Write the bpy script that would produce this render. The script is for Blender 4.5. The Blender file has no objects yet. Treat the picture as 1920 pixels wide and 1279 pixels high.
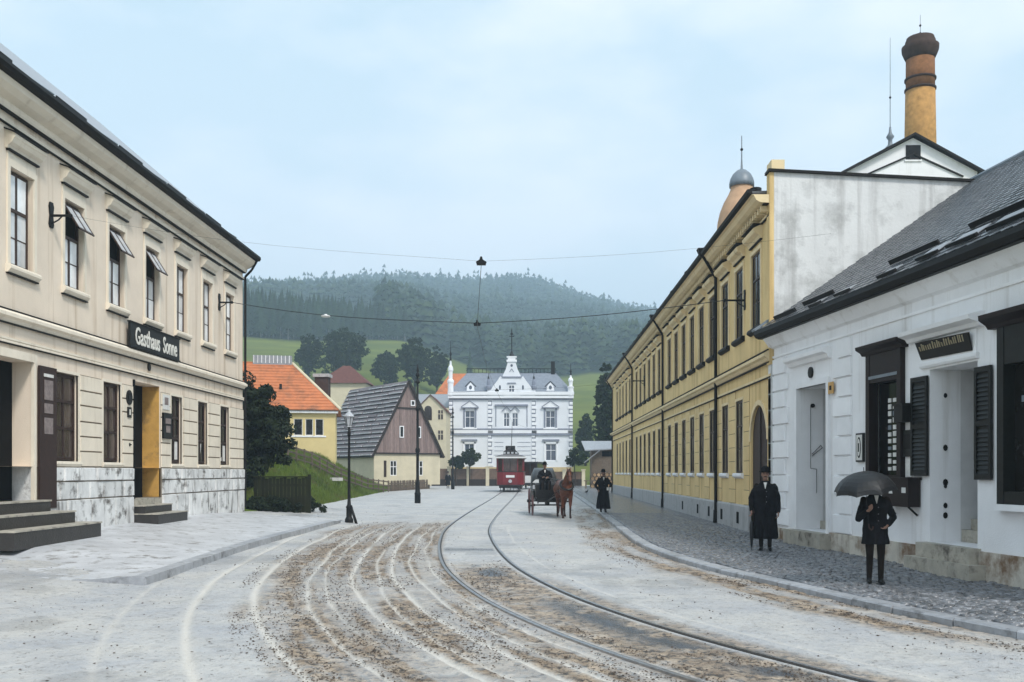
import bpy, bmesh, math, random
import numpy as np
from mathutils import Vector, Matrix, Quaternion
R = math.radians
random.seed(7); rng = np.random.default_rng(7)
sc = bpy.context.scene; col = sc.collection

# ------------------------------------------------------------------ camera
CH, FP, VX, HY = 1.8, 1800.0, 1005.0, 886.0      # eye height, focal length in photo pixels, vanishing point
cd = bpy.data.cameras.new('camera'); cam = bpy.data.objects.new('camera', cd); col.objects.link(cam)
cam.location = (0, 0, CH); cam.rotation_euler = (R(90), 0, 0)
cd.sensor_width = 36; cd.lens = FP / 1920 * 36
cd.shift_x = (960 - VX) / 1920; cd.shift_y = (HY - 639.5) / 1920
cd.clip_start = 0.1; cd.clip_end = 6000
sc.camera = cam
# ------------------------------------------------------------------ world: pale overcast sky
SUN_EL, SUN_AZ = 50, 146           # degrees; azimuth measured clockwise from +Y
w = bpy.data.worlds.new('World'); sc.world = w; w.use_nodes = True
nt = w.node_tree; N = nt.nodes; L = nt.links; N.clear()
out = N.new('ShaderNodeOutputWorld'); bg = N.new('ShaderNodeBackground'); bg.inputs['Strength'].default_value = 0.1
sky = N.new('ShaderNodeTexSky'); sky.sky_type = 'NISHITA'; sky.sun_disc = False
sky.sun_elevation = R(SUN_EL); sky.sun_rotation = R(SUN_AZ); sky.dust_density = 2.0; sky.air_density = 1.0
tc = N.new('ShaderNodeTexCoord')
mp = N.new('ShaderNodeMapping'); mp.inputs['Scale'].default_value = (1.0, 1.0, 2.4); mp.inputs['Location'].default_value = (0.35, 0.2, 0.1)
nz = N.new('ShaderNodeTexNoise'); nz.inputs['Scale'].default_value = 3.6; nz.inputs['Detail'].default_value = 7; nz.inputs['Roughness'].default_value = 0.52
rp = N.new('ShaderNodeValToRGB'); rp.color_ramp.elements[0].position = 0.42; rp.color_ramp.elements[1].position = 0.64
cl = N.new('ShaderNodeMixRGB'); cl.inputs[1].default_value = (3.65, 4.85, 5.45, 1); cl.inputs[2].default_value = (6.2, 6.55, 6.85, 1)
sep = N.new('ShaderNodeSeparateXYZ')
mr = N.new('ShaderNodeMapRange'); mr.inputs[1].default_value = 0.0; mr.inputs[2].default_value = 0.50; mr.inputs[3].default_value = 1.0; mr.inputs[4].default_value = 0.0
hz = N.new('ShaderNodeMixRGB'); hz.inputs[2].default_value = (6.05, 6.4, 6.8, 1)
mx = N.new('ShaderNodeMixRGB'); mx.inputs[0].default_value = 0.8
L.new(tc.outputs['Generated'], mp.inputs[0]); L.new(mp.outputs[0], nz.inputs['Vector']); L.new(nz.outputs[0], rp.inputs[0])
L.new(rp.outputs[0], cl.inputs[0]); L.new(tc.outputs['Generated'], sep.inputs[0]); L.new(sep.outputs[2], mr.inputs[0])
L.new(mr.outputs[0], hz.inputs[0]); L.new(cl.outputs[0], hz.inputs[1])
L.new(sky.outputs[0], mx.inputs[1]); L.new(hz.outputs[0], mx.inputs[2]); L.new(mx.outputs[0], bg.inputs[0]); L.new(bg.outputs[0], out.inputs[0])
# ------------------------------------------------------------------ sun (overcast: weak and wide)
ld = bpy.data.lights.new('sun', 'SUN'); ld.energy = 1.5; ld.angle = R(10); ld.color = (1.0, 0.96, 0.9)
sun = bpy.data.objects.new('sun', ld); col.objects.link(sun)
az, el = R(SUN_AZ), R(SUN_EL)
sd = Vector((math.sin(az) * math.cos(el), math.cos(az) * math.cos(el), math.sin(el)))
sun.rotation_euler = sd.to_track_quat('Z', 'Y').to_euler(); sun.location = (0, 0, 60)
# ------------------------------------------------------------------ exposure
sc.view_settings.view_transform = 'Standard'; sc.view_settings.look = 'None'
sc.view_settings.exposure = 1.0; sc.view_settings.gamma = 1.0; sc.view_settings.use_curve_mapping = False
sc.render.engine = 'CYCLES'; sc.cycles.use_denoising = True
sc.cycles.max_bounces = 6; sc.cycles.diffuse_bounces = 3; sc.cycles.glossy_bounces = 3; sc.cycles.volume_bounces = 1
sc.cycles.transparent_max_bounces = 4; sc.cycles.sample_clamp_indirect = 6

# ------------------------------------------------------------------ helpers
def P(u, v, Y): return Vector(((u - VX) / FP * Y, Y, CH + (HY - v) / FP * Y))   # photo pixel at distance Y
class MB:
    def __init__(s): s.v = []; s.f = []; s.m = []; s.cm = 0
    def add(s, vs, fs):
        b = len(s.v); s.v += [tuple(p) for p in vs]; s.f += [tuple(i + b for i in f) for f in fs]; s.m += [s.cm] * len(fs); return s
    def box(s, x0, x1, y0, y1, z0, z1):
        return s.add([(x0,y0,z0),(x1,y0,z0),(x1,y1,z0),(x0,y1,z0),(x0,y0,z1),(x1,y0,z1),(x1,y1,z1),(x0,y1,z1)],
                     [(0,3,2,1),(4,5,6,7),(0,1,5,4),(1,2,6,5),(2,3,7,6),(3,0,4,7)])
    def hexa(s, b, t):                                                   # 4 bottom points, 4 top points
        return s.add(list(b) + list(t), [(0,3,2,1),(4,5,6,7),(0,1,5,4),(1,2,6,5),(2,3,7,6),(3,0,4,7)])
    def poly(s, pts): return s.add(pts, [tuple(range(len(pts)))])
    def prism(s, pts, d):                                                # polygon pushed along vector d
        n = len(pts); d = Vector(d); q = [Vector(p) + d for p in pts]
        return s.add([Vector(p) for p in pts] + q, [tuple(range(n))[::-1], tuple(range(n, 2*n))] + [(i, (i+1) % n, n + (i+1) % n, n + i) for i in range(n)])
    def sweepx(s, prof, x0, x1): return s.prism([(x0, y, z) for y, z in prof], (x1 - x0, 0, 0))
    def sweepy(s, prof, y0, y1): return s.prism([(x, y0, z) for x, z in prof], (0, y1 - y0, 0))
    def tube(s, p0, p1, r0, r1=None, n=8, caps=True):
        r1 = r0 if r1 is None else r1; p0, p1 = Vector(p0), Vector(p1); d = (p1 - p0)
        if d.length < 1e-6: return s
        d.normalize(); a = d.orthogonal().normalized(); b = d.cross(a)
        vs = [p + (a * math.cos(2*math.pi*i/n) + b * math.sin(2*math.pi*i/n)) * r for p, r in ((p0, r0), (p1, r1)) for i in range(n)]
        fs = [(i, (i+1) % n, n + (i+1) % n, n + i) for i in range(n)]
        if caps: fs += [tuple(range(n))[::-1], tuple(range(n, 2*n))]
        return s.add(vs, fs)
    def path(s, pts, r, n=6):
        for a, b in zip(pts[:-1], pts[1:]): s.tube(a, b, r, r, n)
        return s
    def beam(s, p0, p1, w_, h_, up=(0, 0, 1)):
        p0, p1 = Vector(p0), Vector(p1); d = (p1 - p0).normalized(); a = d.cross(Vector(up))
        a = d.orthogonal() if a.length < 1e-4 else a
        a.normalize(); b = a.cross(d); a, b = a * w_ / 2, b * h_ / 2
        return s.hexa([p0 - a - b, p0 + a - b, p1 + a - b, p1 - a - b], [p0 - a + b, p0 + a + b, p1 + a + b, p1 - a + b])
    def lathe(s, prof, c=(0, 0), n=16, a0=0.0, caps=True):               # prof = [(radius, z)]
        vs = [(c[0] + r * math.cos(a0 + 2*math.pi*i/n), c[1] + r * math.sin(a0 + 2*math.pi*i/n), z) for r, z in prof for i in range(n)]
        fs = [(k*n + i, k*n + (i+1) % n, (k+1)*n + (i+1) % n, (k+1)*n + i) for k in range(len(prof) - 1) for i in range(n)]
        if caps: fs += [tuple(range(n))[::-1], tuple(range((len(prof)-1)*n, len(prof)*n))]
        return s.add(vs, fs)
    def ring(s, c, r, rt, axis=(1, 0, 0), n=24, m=6):                    # torus
        c = Vector(c); ax = Vector(axis).normalized(); a = ax.orthogonal().normalized(); b = ax.cross(a); vs = []
        for i in range(n):
            d = a * math.cos(2*math.pi*i/n) + b * math.sin(2*math.pi*i/n)
            for j in range(m): vs.append(c + d * (r + rt * math.cos(2*math.pi*j/m)) + ax * rt * math.sin(2*math.pi*j/m))
        return s.add(vs, [(i*m + j, ((i+1) % n)*m + j, ((i+1) % n)*m + (j+1) % m, i*m + (j+1) % m) for i in range(n) for j in range(m)])
    def capsule(s, p0, p1, r0, r1, n=12):
        p0, p1 = Vector(p0), Vector(p1); d = p1 - p0; ln = d.length
        d = d.normalized() if ln > 1e-6 else Vector((0, 0, 1)); a = d.orthogonal().normalized(); b = d.cross(a); rings = []
        for k in range(5): t = math.pi/2 * (1 - k/4); rings.append((p0 - d * r0 * math.sin(t), max(r0 * math.cos(t), 1e-4)))
        for k in range(5): t = math.pi/2 * k/4; rings.append((p1 + d * r1 * math.sin(t), max(r1 * math.cos(t), 1e-4)))
        vs = [c + (a * math.cos(2*math.pi*i/n) + b * math.sin(2*math.pi*i/n)) * r for c, r in rings for i in range(n)]
        fs = [(k*n + i, k*n + (i+1) % n, (k+1)*n + (i+1) % n, (k+1)*n + i) for k in range(len(rings)-1) for i in range(n)]
        return s.add(vs, fs + [tuple(range(n))[::-1], tuple(range((len(rings)-1)*n, len(rings)*n))])
    def ell(s, c, rx, ry, rz, n=14, m=8, rot=None):
        vs = []; c = Vector(c)
        for k in range(1, m):
            t = math.pi * k / m - math.pi/2
            for i in range(n):
                p = Vector((rx * math.cos(t) * math.cos(2*math.pi*i/n), ry * math.cos(t) * math.sin(2*math.pi*i/n), rz * math.sin(t)))
                vs.append(c + (rot @ p if rot else p))
        fs = [(k*n + i, k*n + (i+1) % n, (k+1)*n + (i+1) % n, (k+1)*n + i) for k in range(m-2) for i in range(n)]
        bt, tp = Vector((0, 0, -rz)), Vector((0, 0, rz)); b = len(vs); vs += [c + (rot @ bt if rot else bt), c + (rot @ tp if rot else tp)]
        fs += [(b, (i+1) % n, i) for i in range(n)] + [(b+1, (m-2)*n + i, (m-2)*n + (i+1) % n) for i in range(n)]
        return s.add(vs, fs)
    def loft(s, rings, n=18):                                            # rings = [(cx, cy, cz, rx, ry)]
        vs = [(cx + rx * math.cos(2*math.pi*i/n), cy + ry * math.sin(2*math.pi*i/n), cz) for cx, cy, cz, rx, ry in rings for i in range(n)]
        fs = [(k*n + i, k*n + (i+1) % n, (k+1)*n + (i+1) % n, (k+1)*n + i) for k in range(len(rings)-1) for i in range(n)]
        return s.add(vs, fs + [tuple(range(n))[::-1], tuple(range((len(rings)-1)*n, len(rings)*n))])
    def mesh(s, name, mats, smooth=False):
        me = bpy.data.meshes.new(name); me.from_pydata(s.v, [], s.f)
        for m_ in (mats if isinstance(mats, (list, tuple)) else [mats]): me.materials.append(m_)
        if isinstance(mats, (list, tuple)): me.polygons.foreach_set('material_index', s.m)
        if smooth: me.polygons.foreach_set('use_smooth', [True] * len(s.f))
        me.update(); return me
    def build(s, name, mats, parent=None, smooth=False, loc=None):
        return put(name, s.mesh(name, mats, smooth), parent, loc)
def put(name, me, parent=None, loc=None, rot=None):
    o = bpy.data.objects.new(name, me); col.objects.link(o)
    if parent: o.parent = parent
    if loc is not None: o.location = loc
    if rot is not None: o.rotation_euler = rot
    return o
def tag(o, label=None, cat=None, group=None, kind=None):
    if label: o['label'] = label
    if cat: o['category'] = cat
    if group: o['group'] = group
    if kind: o['kind'] = kind
    return o
def thing(name, label, cat, loc=(0, 0, 0), rz=0.0, group=None):
    o = bpy.data.objects.new(name, None); col.objects.link(o); o.location = loc; o.rotation_euler = (0, 0, rz); o.empty_display_size = 0.3
    return tag(o, label, cat, group)
def npmesh(name, V, Fc, mat_, smooth=False, attrs=None):
    V = np.asarray(V, dtype=np.float32); Fc = np.asarray(Fc, dtype=np.int32); k = Fc.shape[1]
    me = bpy.data.meshes.new(name); me.vertices.add(len(V)); me.vertices.foreach_set('co', V.ravel())
    me.loops.add(Fc.size); me.loops.foreach_set('vertex_index', Fc.ravel())
    me.polygons.add(len(Fc)); me.polygons.foreach_set('loop_start', np.arange(0, Fc.size, k, dtype=np.int32))
    if smooth: me.polygons.foreach_set('use_smooth', np.ones(len(Fc), dtype=bool))
    me.materials.append(mat_)
    for nm, arr in (attrs or {}).items():
        a = me.attributes.new(nm, 'FLOAT', 'POINT'); a.data.foreach_set('value', np.asarray(arr, dtype=np.float32))
    me.update(calc_edges=True); me.validate(); return me
def grid_faces(nr, nc):
    i = np.arange((nr-1) * (nc-1)); r, c = i // (nc-1), i % (nc-1); a = r * nc + c
    return np.stack([a, a + 1, a + nc + 1, a + nc], 1)
def sstep(a, b, x): t = np.clip((x - a) / (b - a), 0, 1); return t * t * (3 - 2 * t)
def vnoise(x, y, seed=0):                                                # smooth value noise on arrays
    r_ = np.random.default_rng(seed).random((256, 256)); xi, yi = np.floor(x).astype(int), np.floor(y).astype(int)
    fx, fy = x - xi, y - yi; fx, fy = fx*fx*(3-2*fx), fy*fy*(3-2*fy)
    g_ = lambda a, b: r_[a % 256, b % 256]
    return (g_(xi, yi)*(1-fx) + g_(xi+1, yi)*fx)*(1-fy) + (g_(xi, yi+1)*(1-fx) + g_(xi+1, yi+1)*fx)*fy
def fbm(x, y, seed=0, o=4): return sum(vnoise(x * 2**k, y * 2**k, seed + k) / 2**k for k in range(o)) / sum(1 / 2**k for k in range(o))

# ------------------------------------------------------------------ materials
def mat(name, c, rough=0.8, var=0.15, scale=3.0, bump=0.0, bscale=60.0, spec=0.3, metal=0.0, streak=None, rnd=0.0, c2=None, c2lo=0.5, c2hi=0.62, c2scale=1.2, obj=False, stretch=(1, 1, 1)):
    m = bpy.data.materials.new(name); m.use_nodes = True; nt = m.node_tree; N, L = nt.nodes, nt.links
    b = N['Principled BSDF']; b.inputs['Roughness'].default_value = rough; b.inputs['Metallic'].default_value = metal
    b.inputs['Specular IOR Level'].default_value = spec
    if obj: g = N.new('ShaderNodeTexCoord').outputs['Object']
    else: g = N.new('ShaderNodeNewGeometry').outputs['Position']
    if stretch != (1, 1, 1):
        mp = N.new('ShaderNodeMapping'); mp.inputs['Scale'].default_value = stretch; L.new(g, mp.inputs[0]); g = mp.outputs[0]
    n1 = N.new('ShaderNodeTexNoise'); n1.inputs['Scale'].default_value = scale; n1.inputs['Detail'].default_value = 6; n1.inputs['Roughness'].default_value = 0.6; L.new(g, n1.inputs['Vector'])
    cr = N.new('ShaderNodeValToRGB'); e = cr.color_ramp.elements
    e[0].position, e[1].position = 0.25, 0.75
    e[0].color = (*[max(0, x * (1 - var)) for x in c], 1); e[1].color = (*[min(1, x * (1 + var)) for x in c], 1)
    L.new(n1.outputs[0], cr.inputs[0]); cur = cr.outputs[0]
    def mix(fac, colr):
        nonlocal cur
        x = N.new('ShaderNodeMixRGB'); L.new(fac, x.inputs[0]); L.new(cur, x.inputs[1]); x.inputs[2].default_value = (*colr, 1); cur = x.outputs[0]
    def ramp(src, lo, hi, top=1.0):
        r_ = N.new('ShaderNodeMapRange'); r_.inputs[1].default_value = lo; r_.inputs[2].default_value = hi; r_.inputs[4].default_value = top; L.new(src, r_.inputs[0]); return r_.outputs[0]
    if c2:
        n2 = N.new('ShaderNodeTexNoise'); n2.inputs['Scale'].default_value = c2scale; n2.inputs['Detail'].default_value = 8; n2.inputs['Roughness'].default_value = 0.65; L.new(g, n2.inputs['Vector'])
        mix(ramp(n2.outputs[0], c2lo, c2hi), c2)
    if streak:                                                          # (colour, lo, hi, strength, stretch z): run-off stains
        mp2 = N.new('ShaderNodeMapping'); mp2.inputs['Scale'].default_value = (3.2, 3.2, streak[4]); L.new(g, mp2.inputs[0])
        n3 = N.new('ShaderNodeTexNoise'); n3.inputs['Scale'].default_value = 1.0; n3.inputs['Detail'].default_value = 7; n3.inputs['Roughness'].default_value = 0.6; L.new(mp2.outputs[0], n3.inputs['Vector'])
        mix(ramp(n3.outputs[0], streak[1], streak[2], streak[3]), streak[0])
    if rnd:
        oi = N.new('ShaderNodeObjectInfo'); r_ = N.new('ShaderNodeMapRange'); r_.inputs[3].default_value = 1 - rnd; r_.inputs[4].default_value = 1 + rnd; L.new(oi.outputs['Random'], r_.inputs[0])
        hs = N.new('ShaderNodeHueSaturation'); L.new(cur, hs.inputs['Color']); L.new(r_.outputs[0], hs.inputs['Value']); cur = hs.outputs[0]
    L.new(cur, b.inputs['Base Color'])
    if bump:
        n4 = N.new('ShaderNodeTexNoise'); n4.inputs['Scale'].default_value = bscale; n4.inputs['Detail'].default_value = 5; L.new(g, n4.inputs['Vector'])
        bp = N.new('ShaderNodeBump'); bp.inputs['Strength'].default_value = bump; bp.inputs['Distance'].default_value = 0.02; L.new(n4.outputs[0], bp.inputs['Height']); L.new(bp.outputs[0], b.inputs['Normal'])
    return m
M = {}
M['cream'] = mat('cream_stucco', (0.76, 0.65, 0.53), .9, .08, 1.2, .25, 50, .2, streak=((0.40, 0.28, 0.17), .52, .72, .75, .14))
M['cream_light'] = mat('cream_trim', (0.77, 0.69, 0.57), .85, .08, 2, .2, 60, .2, streak=((0.35, 0.26, 0.17), .56, .78, .5, .3))
M['cream_block'] = mat('cream_block', (0.74, 0.66, 0.54), .9, .08, 2, .25, 60, .2, rnd=.06, streak=((0.36, 0.27, 0.18), .55, .75, .6, .3))
M['plinth'] = mat('whitewashed_stone', (0.68, 0.68, 0.67), .75, .2, 2.5, .6, 22, .3, rnd=.10, c2=(0.13, 0.12, 0.11), c2lo=.53, c2hi=.66, c2scale=2.3, streak=((0.12, 0.11, 0.10), .54, .68, .8, .5))
M['plinth_grey'] = mat('grey_plinth', (0.42, 0.42, 0.42), .75, .2, 2.5, .5, 30, .3, c2=(0.14, 0.13, 0.12), c2lo=.55, c2hi=.75, c2scale=2.5, streak=((0.13, 0.12, 0.11), .55, .72, .6, .5))
M['joint'] = mat('dark_joint', (0.20, 0.16, 0.12), .95, .2, 8)
M['ochre'] = mat('ochre_reveal', (0.52, 0.30, 0.08), .85, .25, 2.5, .3, 30, .2, c2=(0.14, 0.10, 0.06), c2lo=.52, c2hi=.7, c2scale=1.6)
M['brown_wood'] = mat('dark_brown_paint', (0.030, 0.013, 0.009), .6, .3, 9, .2, 40, .4)
M['brown_frame'] = mat('brown_window_frame', (0.040, 0.021, 0.015), .5, .3, 12, .1, 60, .4)
M['black_wood'] = mat('black_door', (0.006, 0.0055, 0.0055), .8, .3, 6, .1, 40, .1)
M['pane_pale'] = mat('pale_glass', (0.70, 0.71, 0.72), .10, .4, 1.6, 0, 1, .6, rnd=.3, stretch=(1, 1, .5), c2=(0.34, 0.37, 0.40), c2lo=.58, c2hi=.74, c2scale=1.1)  # pale base colour holds both curtains and the sky's reflection
M['pane_dark'] = mat('dark_glass', (0.012, 0.011, 0.010), .12, .5, 2, 0, 1, .22, rnd=.7, c2=(0.10, 0.085, 0.08), c2lo=.55, c2hi=.7, c2scale=2.5)
M['pane_mid'] = mat('brownish_curtained_glass', (0.065, 0.048, 0.043), .10, .6, 2.4, 0, 1, .5, rnd=.5, stretch=(3, 3, .6))
M['slate_wet'] = mat('wet_slate', (0.11, 0.115, 0.125), .24, .5, 4, .4, 30, .6, rnd=.6)
M['slate_pale'] = mat('pale_wet_roof', (0.26, 0.27, 0.29), .4, .25, 5, .3, 30, .5, rnd=.15)
M['black_iron'] = mat('black_iron', (0.006, 0.006, 0.0065), .55, .3, 10, .1, 50, .25)
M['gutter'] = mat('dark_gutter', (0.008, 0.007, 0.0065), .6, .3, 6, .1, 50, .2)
M['yellow'] = mat('ochre_yellow_stucco', (0.74, 0.55, 0.27), .9, .10, 1.0, .25, 50, .2, streak=((0.38, 0.24, 0.09), .52, .72, .65, .2))
M['yellow_block'] = mat('ochre_yellow_block', (0.75, 0.56, 0.28), .9, .10, 1.5, .25, 50, .2, rnd=.05, streak=((0.42, 0.28, 0.11), .58, .78, .45, .3))
M['yellow_trim'] = mat('pale_yellow_trim', (0.77, 0.62, 0.38), .85, .10, 2, .2, 60, .2, streak=((0.25, 0.17, 0.08), .58, .76, .5, .3))
M['firewall'] = mat('weathered_white_plaster', (0.68, 0.68, 0.67), .9, .10, .8, .35, 12, .2, c2=(0.38, 0.38, 0.37), c2lo=.50, c2hi=.70, c2scale=1.1, streak=((0.26, 0.25, 0.24), .52, .74, .6, .16))
M['white'] = mat('white_plaster', (0.82, 0.82, 0.83), .85, .06, 1.5, .25, 40, .25, streak=((0.42, 0.39, 0.35), .54, .76, .55, .2))
M['white_block'] = mat('white_plaster_block', (0.84, 0.84, 0.85), .85, .06, 2, .2, 50, .25, rnd=.05)
M['white_stain'] = mat('stained_base_plaster', (0.56, 0.52, 0.45), .85, .2, 2, .4, 25, .25, c2=(0.20, 0.13, 0.08), c2lo=.46, c2hi=.64, c2scale=1.6, streak=((0.15, 0.10, 0.07), .52, .72, .6, .6))
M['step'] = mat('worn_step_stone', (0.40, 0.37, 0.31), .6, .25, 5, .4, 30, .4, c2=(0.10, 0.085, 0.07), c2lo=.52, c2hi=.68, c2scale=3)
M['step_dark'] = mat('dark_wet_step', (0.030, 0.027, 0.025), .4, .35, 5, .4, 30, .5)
M['shutter'] = mat('black_green_shutter', (0.009, 0.0095, 0.0085), .5, .3, 9, .1, 40, .25)
M['shop_brown'] = mat('shop_window_brown', (0.012, 0.006, 0.0055), .5, .35, 6, .1, 40, .25)
M['sign_black'] = mat('black_sign', (0.009, 0.008, 0.0075), .5, .3, 8, .05, 40, .25)
M['letter'] = mat('white_letter_paint', (0.72, 0.70, 0.64), .6, .1, 9)
M['gold'] = mat('dull_gold_paint', (0.32, 0.27, 0.17), .6, .3, 9)
M['paper'] = mat('white_paper', (0.66, 0.65, 0.62), .8, .15, 12)
M['paper_grey'] = mat('weathered_paper', (0.22, 0.18, 0.17), .8, .35, 9)
M['plaque_yellow'] = mat('ochre_enamel', (0.55, 0.33, 0.12), .5, .15, 12)
M['door_grey'] = mat('pale_grey_door_paint', (0.36, 0.37, 0.39), .55, .12, 3, .1, 30, .35, stretch=(4, 4, .6))
M['door_white'] = mat('flaking_white_door', (0.60, 0.60, 0.60), .6, .1, 3, .1, 30, .3, c2=(0.12, 0.11, 0.10), c2lo=.66, c2hi=.70, c2scale=4)
M['brick'] = mat('yellow_brick', (0.42, 0.23, 0.075), .85, .3, 3, .4, 30, .2)
M['brick_red'] = mat('sooty_red_brick', (0.22, 0.10, 0.042), .85, .3, 4, .4, 30, .2)
M['brick_dark'] = mat('sooty_brick_cap', (0.055, 0.032, 0.024), .85, .3, 4, .4, 30, .2)
M['turret'] = mat('terracotta_stucco', (0.50, 0.32, 0.20), .8, .15, 3, .2, 30, .2)
M['lead'] = mat('blue_grey_lead', (0.16, 0.19, 0.22), .45, .2, 4, .1, 30, .5)
M['tile_orange'] = mat('orange_roof_tile', (0.50, 0.17, 0.070), .75, .18, 2.2, .5, 14, .2, c2=(0.17, 0.085, 0.05), c2lo=.49, c2hi=.75, c2scale=1.0)
M['wall_yellow'] = mat('pale_yellow_wall', (0.66, 0.53, 0.26), .9, .08, 1.2, .2, 30, .2)
M['wall_cream'] = mat('cream_wall', (0.62, 0.55, 0.40), .9, .1, 1.5, .2, 30, .2)
M['board_roof'] = mat('silvered_roof_board', (0.15, 0.125, 0.13), .55, .35, 3, .3, 10, .35, rnd=.35, stretch=(1, 1, 3))
M['board_pale'] = mat('pale_board_edge', (0.62, 0.61, 0.62), .5, .25, 3, .2, 10, .35)  # pale strips along the lower edges of the roof courses
M['gable_wood'] = mat('grey_brown_boarding', (0.24, 0.175, 0.16), .8, .3, 4, .3, 10, .2, rnd=.18, stretch=(4, 4, .5))
M['dark_beam'] = mat('dark_timber', (0.030, 0.022, 0.018), .7, .3, 6, .2, 20, .2)
M['fence_green'] = mat('mossy_dark_board', (0.014, 0.016, 0.006), .8, .4, 3, .3, 20, .2, rnd=.25, stretch=(3, 3, .5))
M['fence_wood'] = mat('weathered_fence_wood', (0.13, 0.10, 0.075), .8, .3, 6, .3, 20, .2, rnd=.2)
M['villa_white'] = mat('villa_white_render', (0.74, 0.76, 0.80), .8, .05, 1, .1, 20, .25)
M['villa_trim'] = mat('villa_white_trim', (0.82, 0.83, 0.86), .8, .05, 2, .1, 20, .25, rnd=.04)
M['villa_groove'] = mat('villa_grey_moulding', (0.22, 0.24, 0.30), .8, .15, 2)
M['villa_roof'] = mat('blue_grey_slate_roof', (0.20, 0.22, 0.26), .5, .2, 3, .3, 6, .4)
M['villa_base'] = mat('sandstone_base', (0.55, 0.43, 0.25), .85, .2, 2, .2, 20, .2)
M['pane_blue'] = mat('bluish_glass', (0.07, 0.085, 0.12), .1, .4, 1.5, 0, 1, .6)
M['hedge_wall'] = mat('brown_garden_wall', (0.14, 0.095, 0.07), .85, .3, 3, .3, 12, .2)
M['tram_red'] = mat('dark_red_tram_paint', (0.150, 0.008, 0.014), .35, .25, 4, .05, 20, .5)
M['tram_dark'] = mat('sooty_tram_frame', (0.016, 0.012, 0.012), .5, .3, 6, .1, 20, .4)
M['tram_roof'] = mat('grey_tram_roof', (0.20, 0.20, 0.21), .5, .3, 4, .1, 20, .4)
M['tram_glass'] = mat('brown_tinted_tram_glass', (0.045, 0.020, 0.014), .08, .5, 2.5, 0, 1, .6)
M['lamp_glass'] = mat('milky_lamp_glass', (0.42, 0.44, 0.47), .15, .2, 8, 0, 1, .6)
M['carriage'] = mat('black_carriage_lacquer', (0.012, 0.010, 0.010), .3, .3, 6, .05, 20, .5)
M['leather'] = mat('black_leather_hood', (0.045, 0.05, 0.055), .4, .3, 6, .2, 20, .5)
M['wheel_red'] = mat('dull_red_wheel_paint', (0.14, 0.045, 0.040), .5, .3, 8, .1, 30, .3)
M['iron'] = mat('worn_iron', (0.10, 0.10, 0.11), .35, .3, 8, .1, 30, .5, metal=.6)
M['rail'] = mat('polished_rail', (0.34, 0.34, 0.35), .28, .3, 8, .1, 30, .5, metal=.85)
M['rail_groove'] = mat('dark_rail_groove', (0.025, 0.02, 0.017), .5, .3, 8)
M['horse'] = mat('chestnut_coat', (0.105, 0.030, 0.013), .45, .4, 6, .1, 60, .4)
M['horse_dark'] = mat('dark_mane', (0.030, 0.012, 0.008), .6, .3, 20, .3, 60, .3)
M['black_cloth'] = mat('black_wool', (0.010, 0.010, 0.012), .9, .4, 9, .4, 90, .1)
M['brown_cloth'] = mat('dark_brown_trousers', (0.016, 0.012, 0.010), .95, .4, 9, .4, 90, .1)
M['skin'] = mat('skin', (0.26, 0.15, 0.11), .55, .12, 20, .05, 90, .3)
M['hair'] = mat('dark_hair', (0.02, 0.014, 0.010), .7, .3, 30)
M['umbrella'] = mat('black_umbrella_silk', (0.008, 0.0085, 0.010), .5, .3, 8, .05, 90, .4)
M['kerb'] = mat('granite_kerb', (0.33, 0.34, 0.36), .4, .25, 7, .4, 50, .4, rnd=.15, c2=(0.10, 0.10, 0.10), c2lo=.55, c2hi=.7, c2scale=2.5)
M['sett'] = mat('dark_wet_sett', (0.15, 0.154, 0.165), .17, .55, 5, .4, 70, .6, rnd=.4)
M['stone_pale'] = mat('pale_stone', (0.50, 0.49, 0.46), .7, .25, 6, .5, 20, .3)
M['bark'] = mat('bark', (0.045, 0.032, 0.024), .9, .3, 6, .5, 20, .1)
M['bark_pale'] = mat('pale_bark', (0.16, 0.15, 0.14), .9, .3, 3, .3, 20, .1)
M['leaf_dark'] = mat('dark_leaves', (0.014, 0.025, 0.009), .7, .6, 1.2, 0, 1, .1, c2=(0.045, 0.065, 0.020), c2lo=.50, c2hi=.66, c2scale=.8)
M['leaf_near'] = mat('dark_lilac_leaves', (0.013, 0.021, 0.009), .6, .6, 2.2, 0, 1, .12)
M['leaf_mid'] = mat('green_leaves', (0.035, 0.060, 0.016), .6, .5, 1.2, 0, 1, .25)
M['needle'] = mat('spruce_needles', (0.018, 0.034, 0.017), .8, .55, .12, 0, 1, .15, rnd=.3)
M['grass'] = mat('lush_grass_blades', (0.105, 0.155, 0.020), .7, .5, .5, 0, 1, .2, c2=(0.13, 0.115, 0.040), c2lo=.52, c2hi=.66, c2scale=.7)
M['wood_pile'] = mat('cut_firewood', (0.36, 0.24, 0.14), .85, .4, 3, .3, 12, .2, rnd=.25)
M['wire'] = mat('overhead_wire', (0.03, 0.03, 0.032), .5, .1, 5)
M['porcelain'] = mat('white_porcelain', (0.7, 0.7, 0.7), .3, .05, 5)
M['mosscap'] = mat('red_brown_roof', (0.13, 0.055, 0.045), .8, .25, 3, .3, 10, .2)
M['bird'] = mat('dark_feathers', (0.02, 0.02, 0.025), .6, .3, 20)
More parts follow.
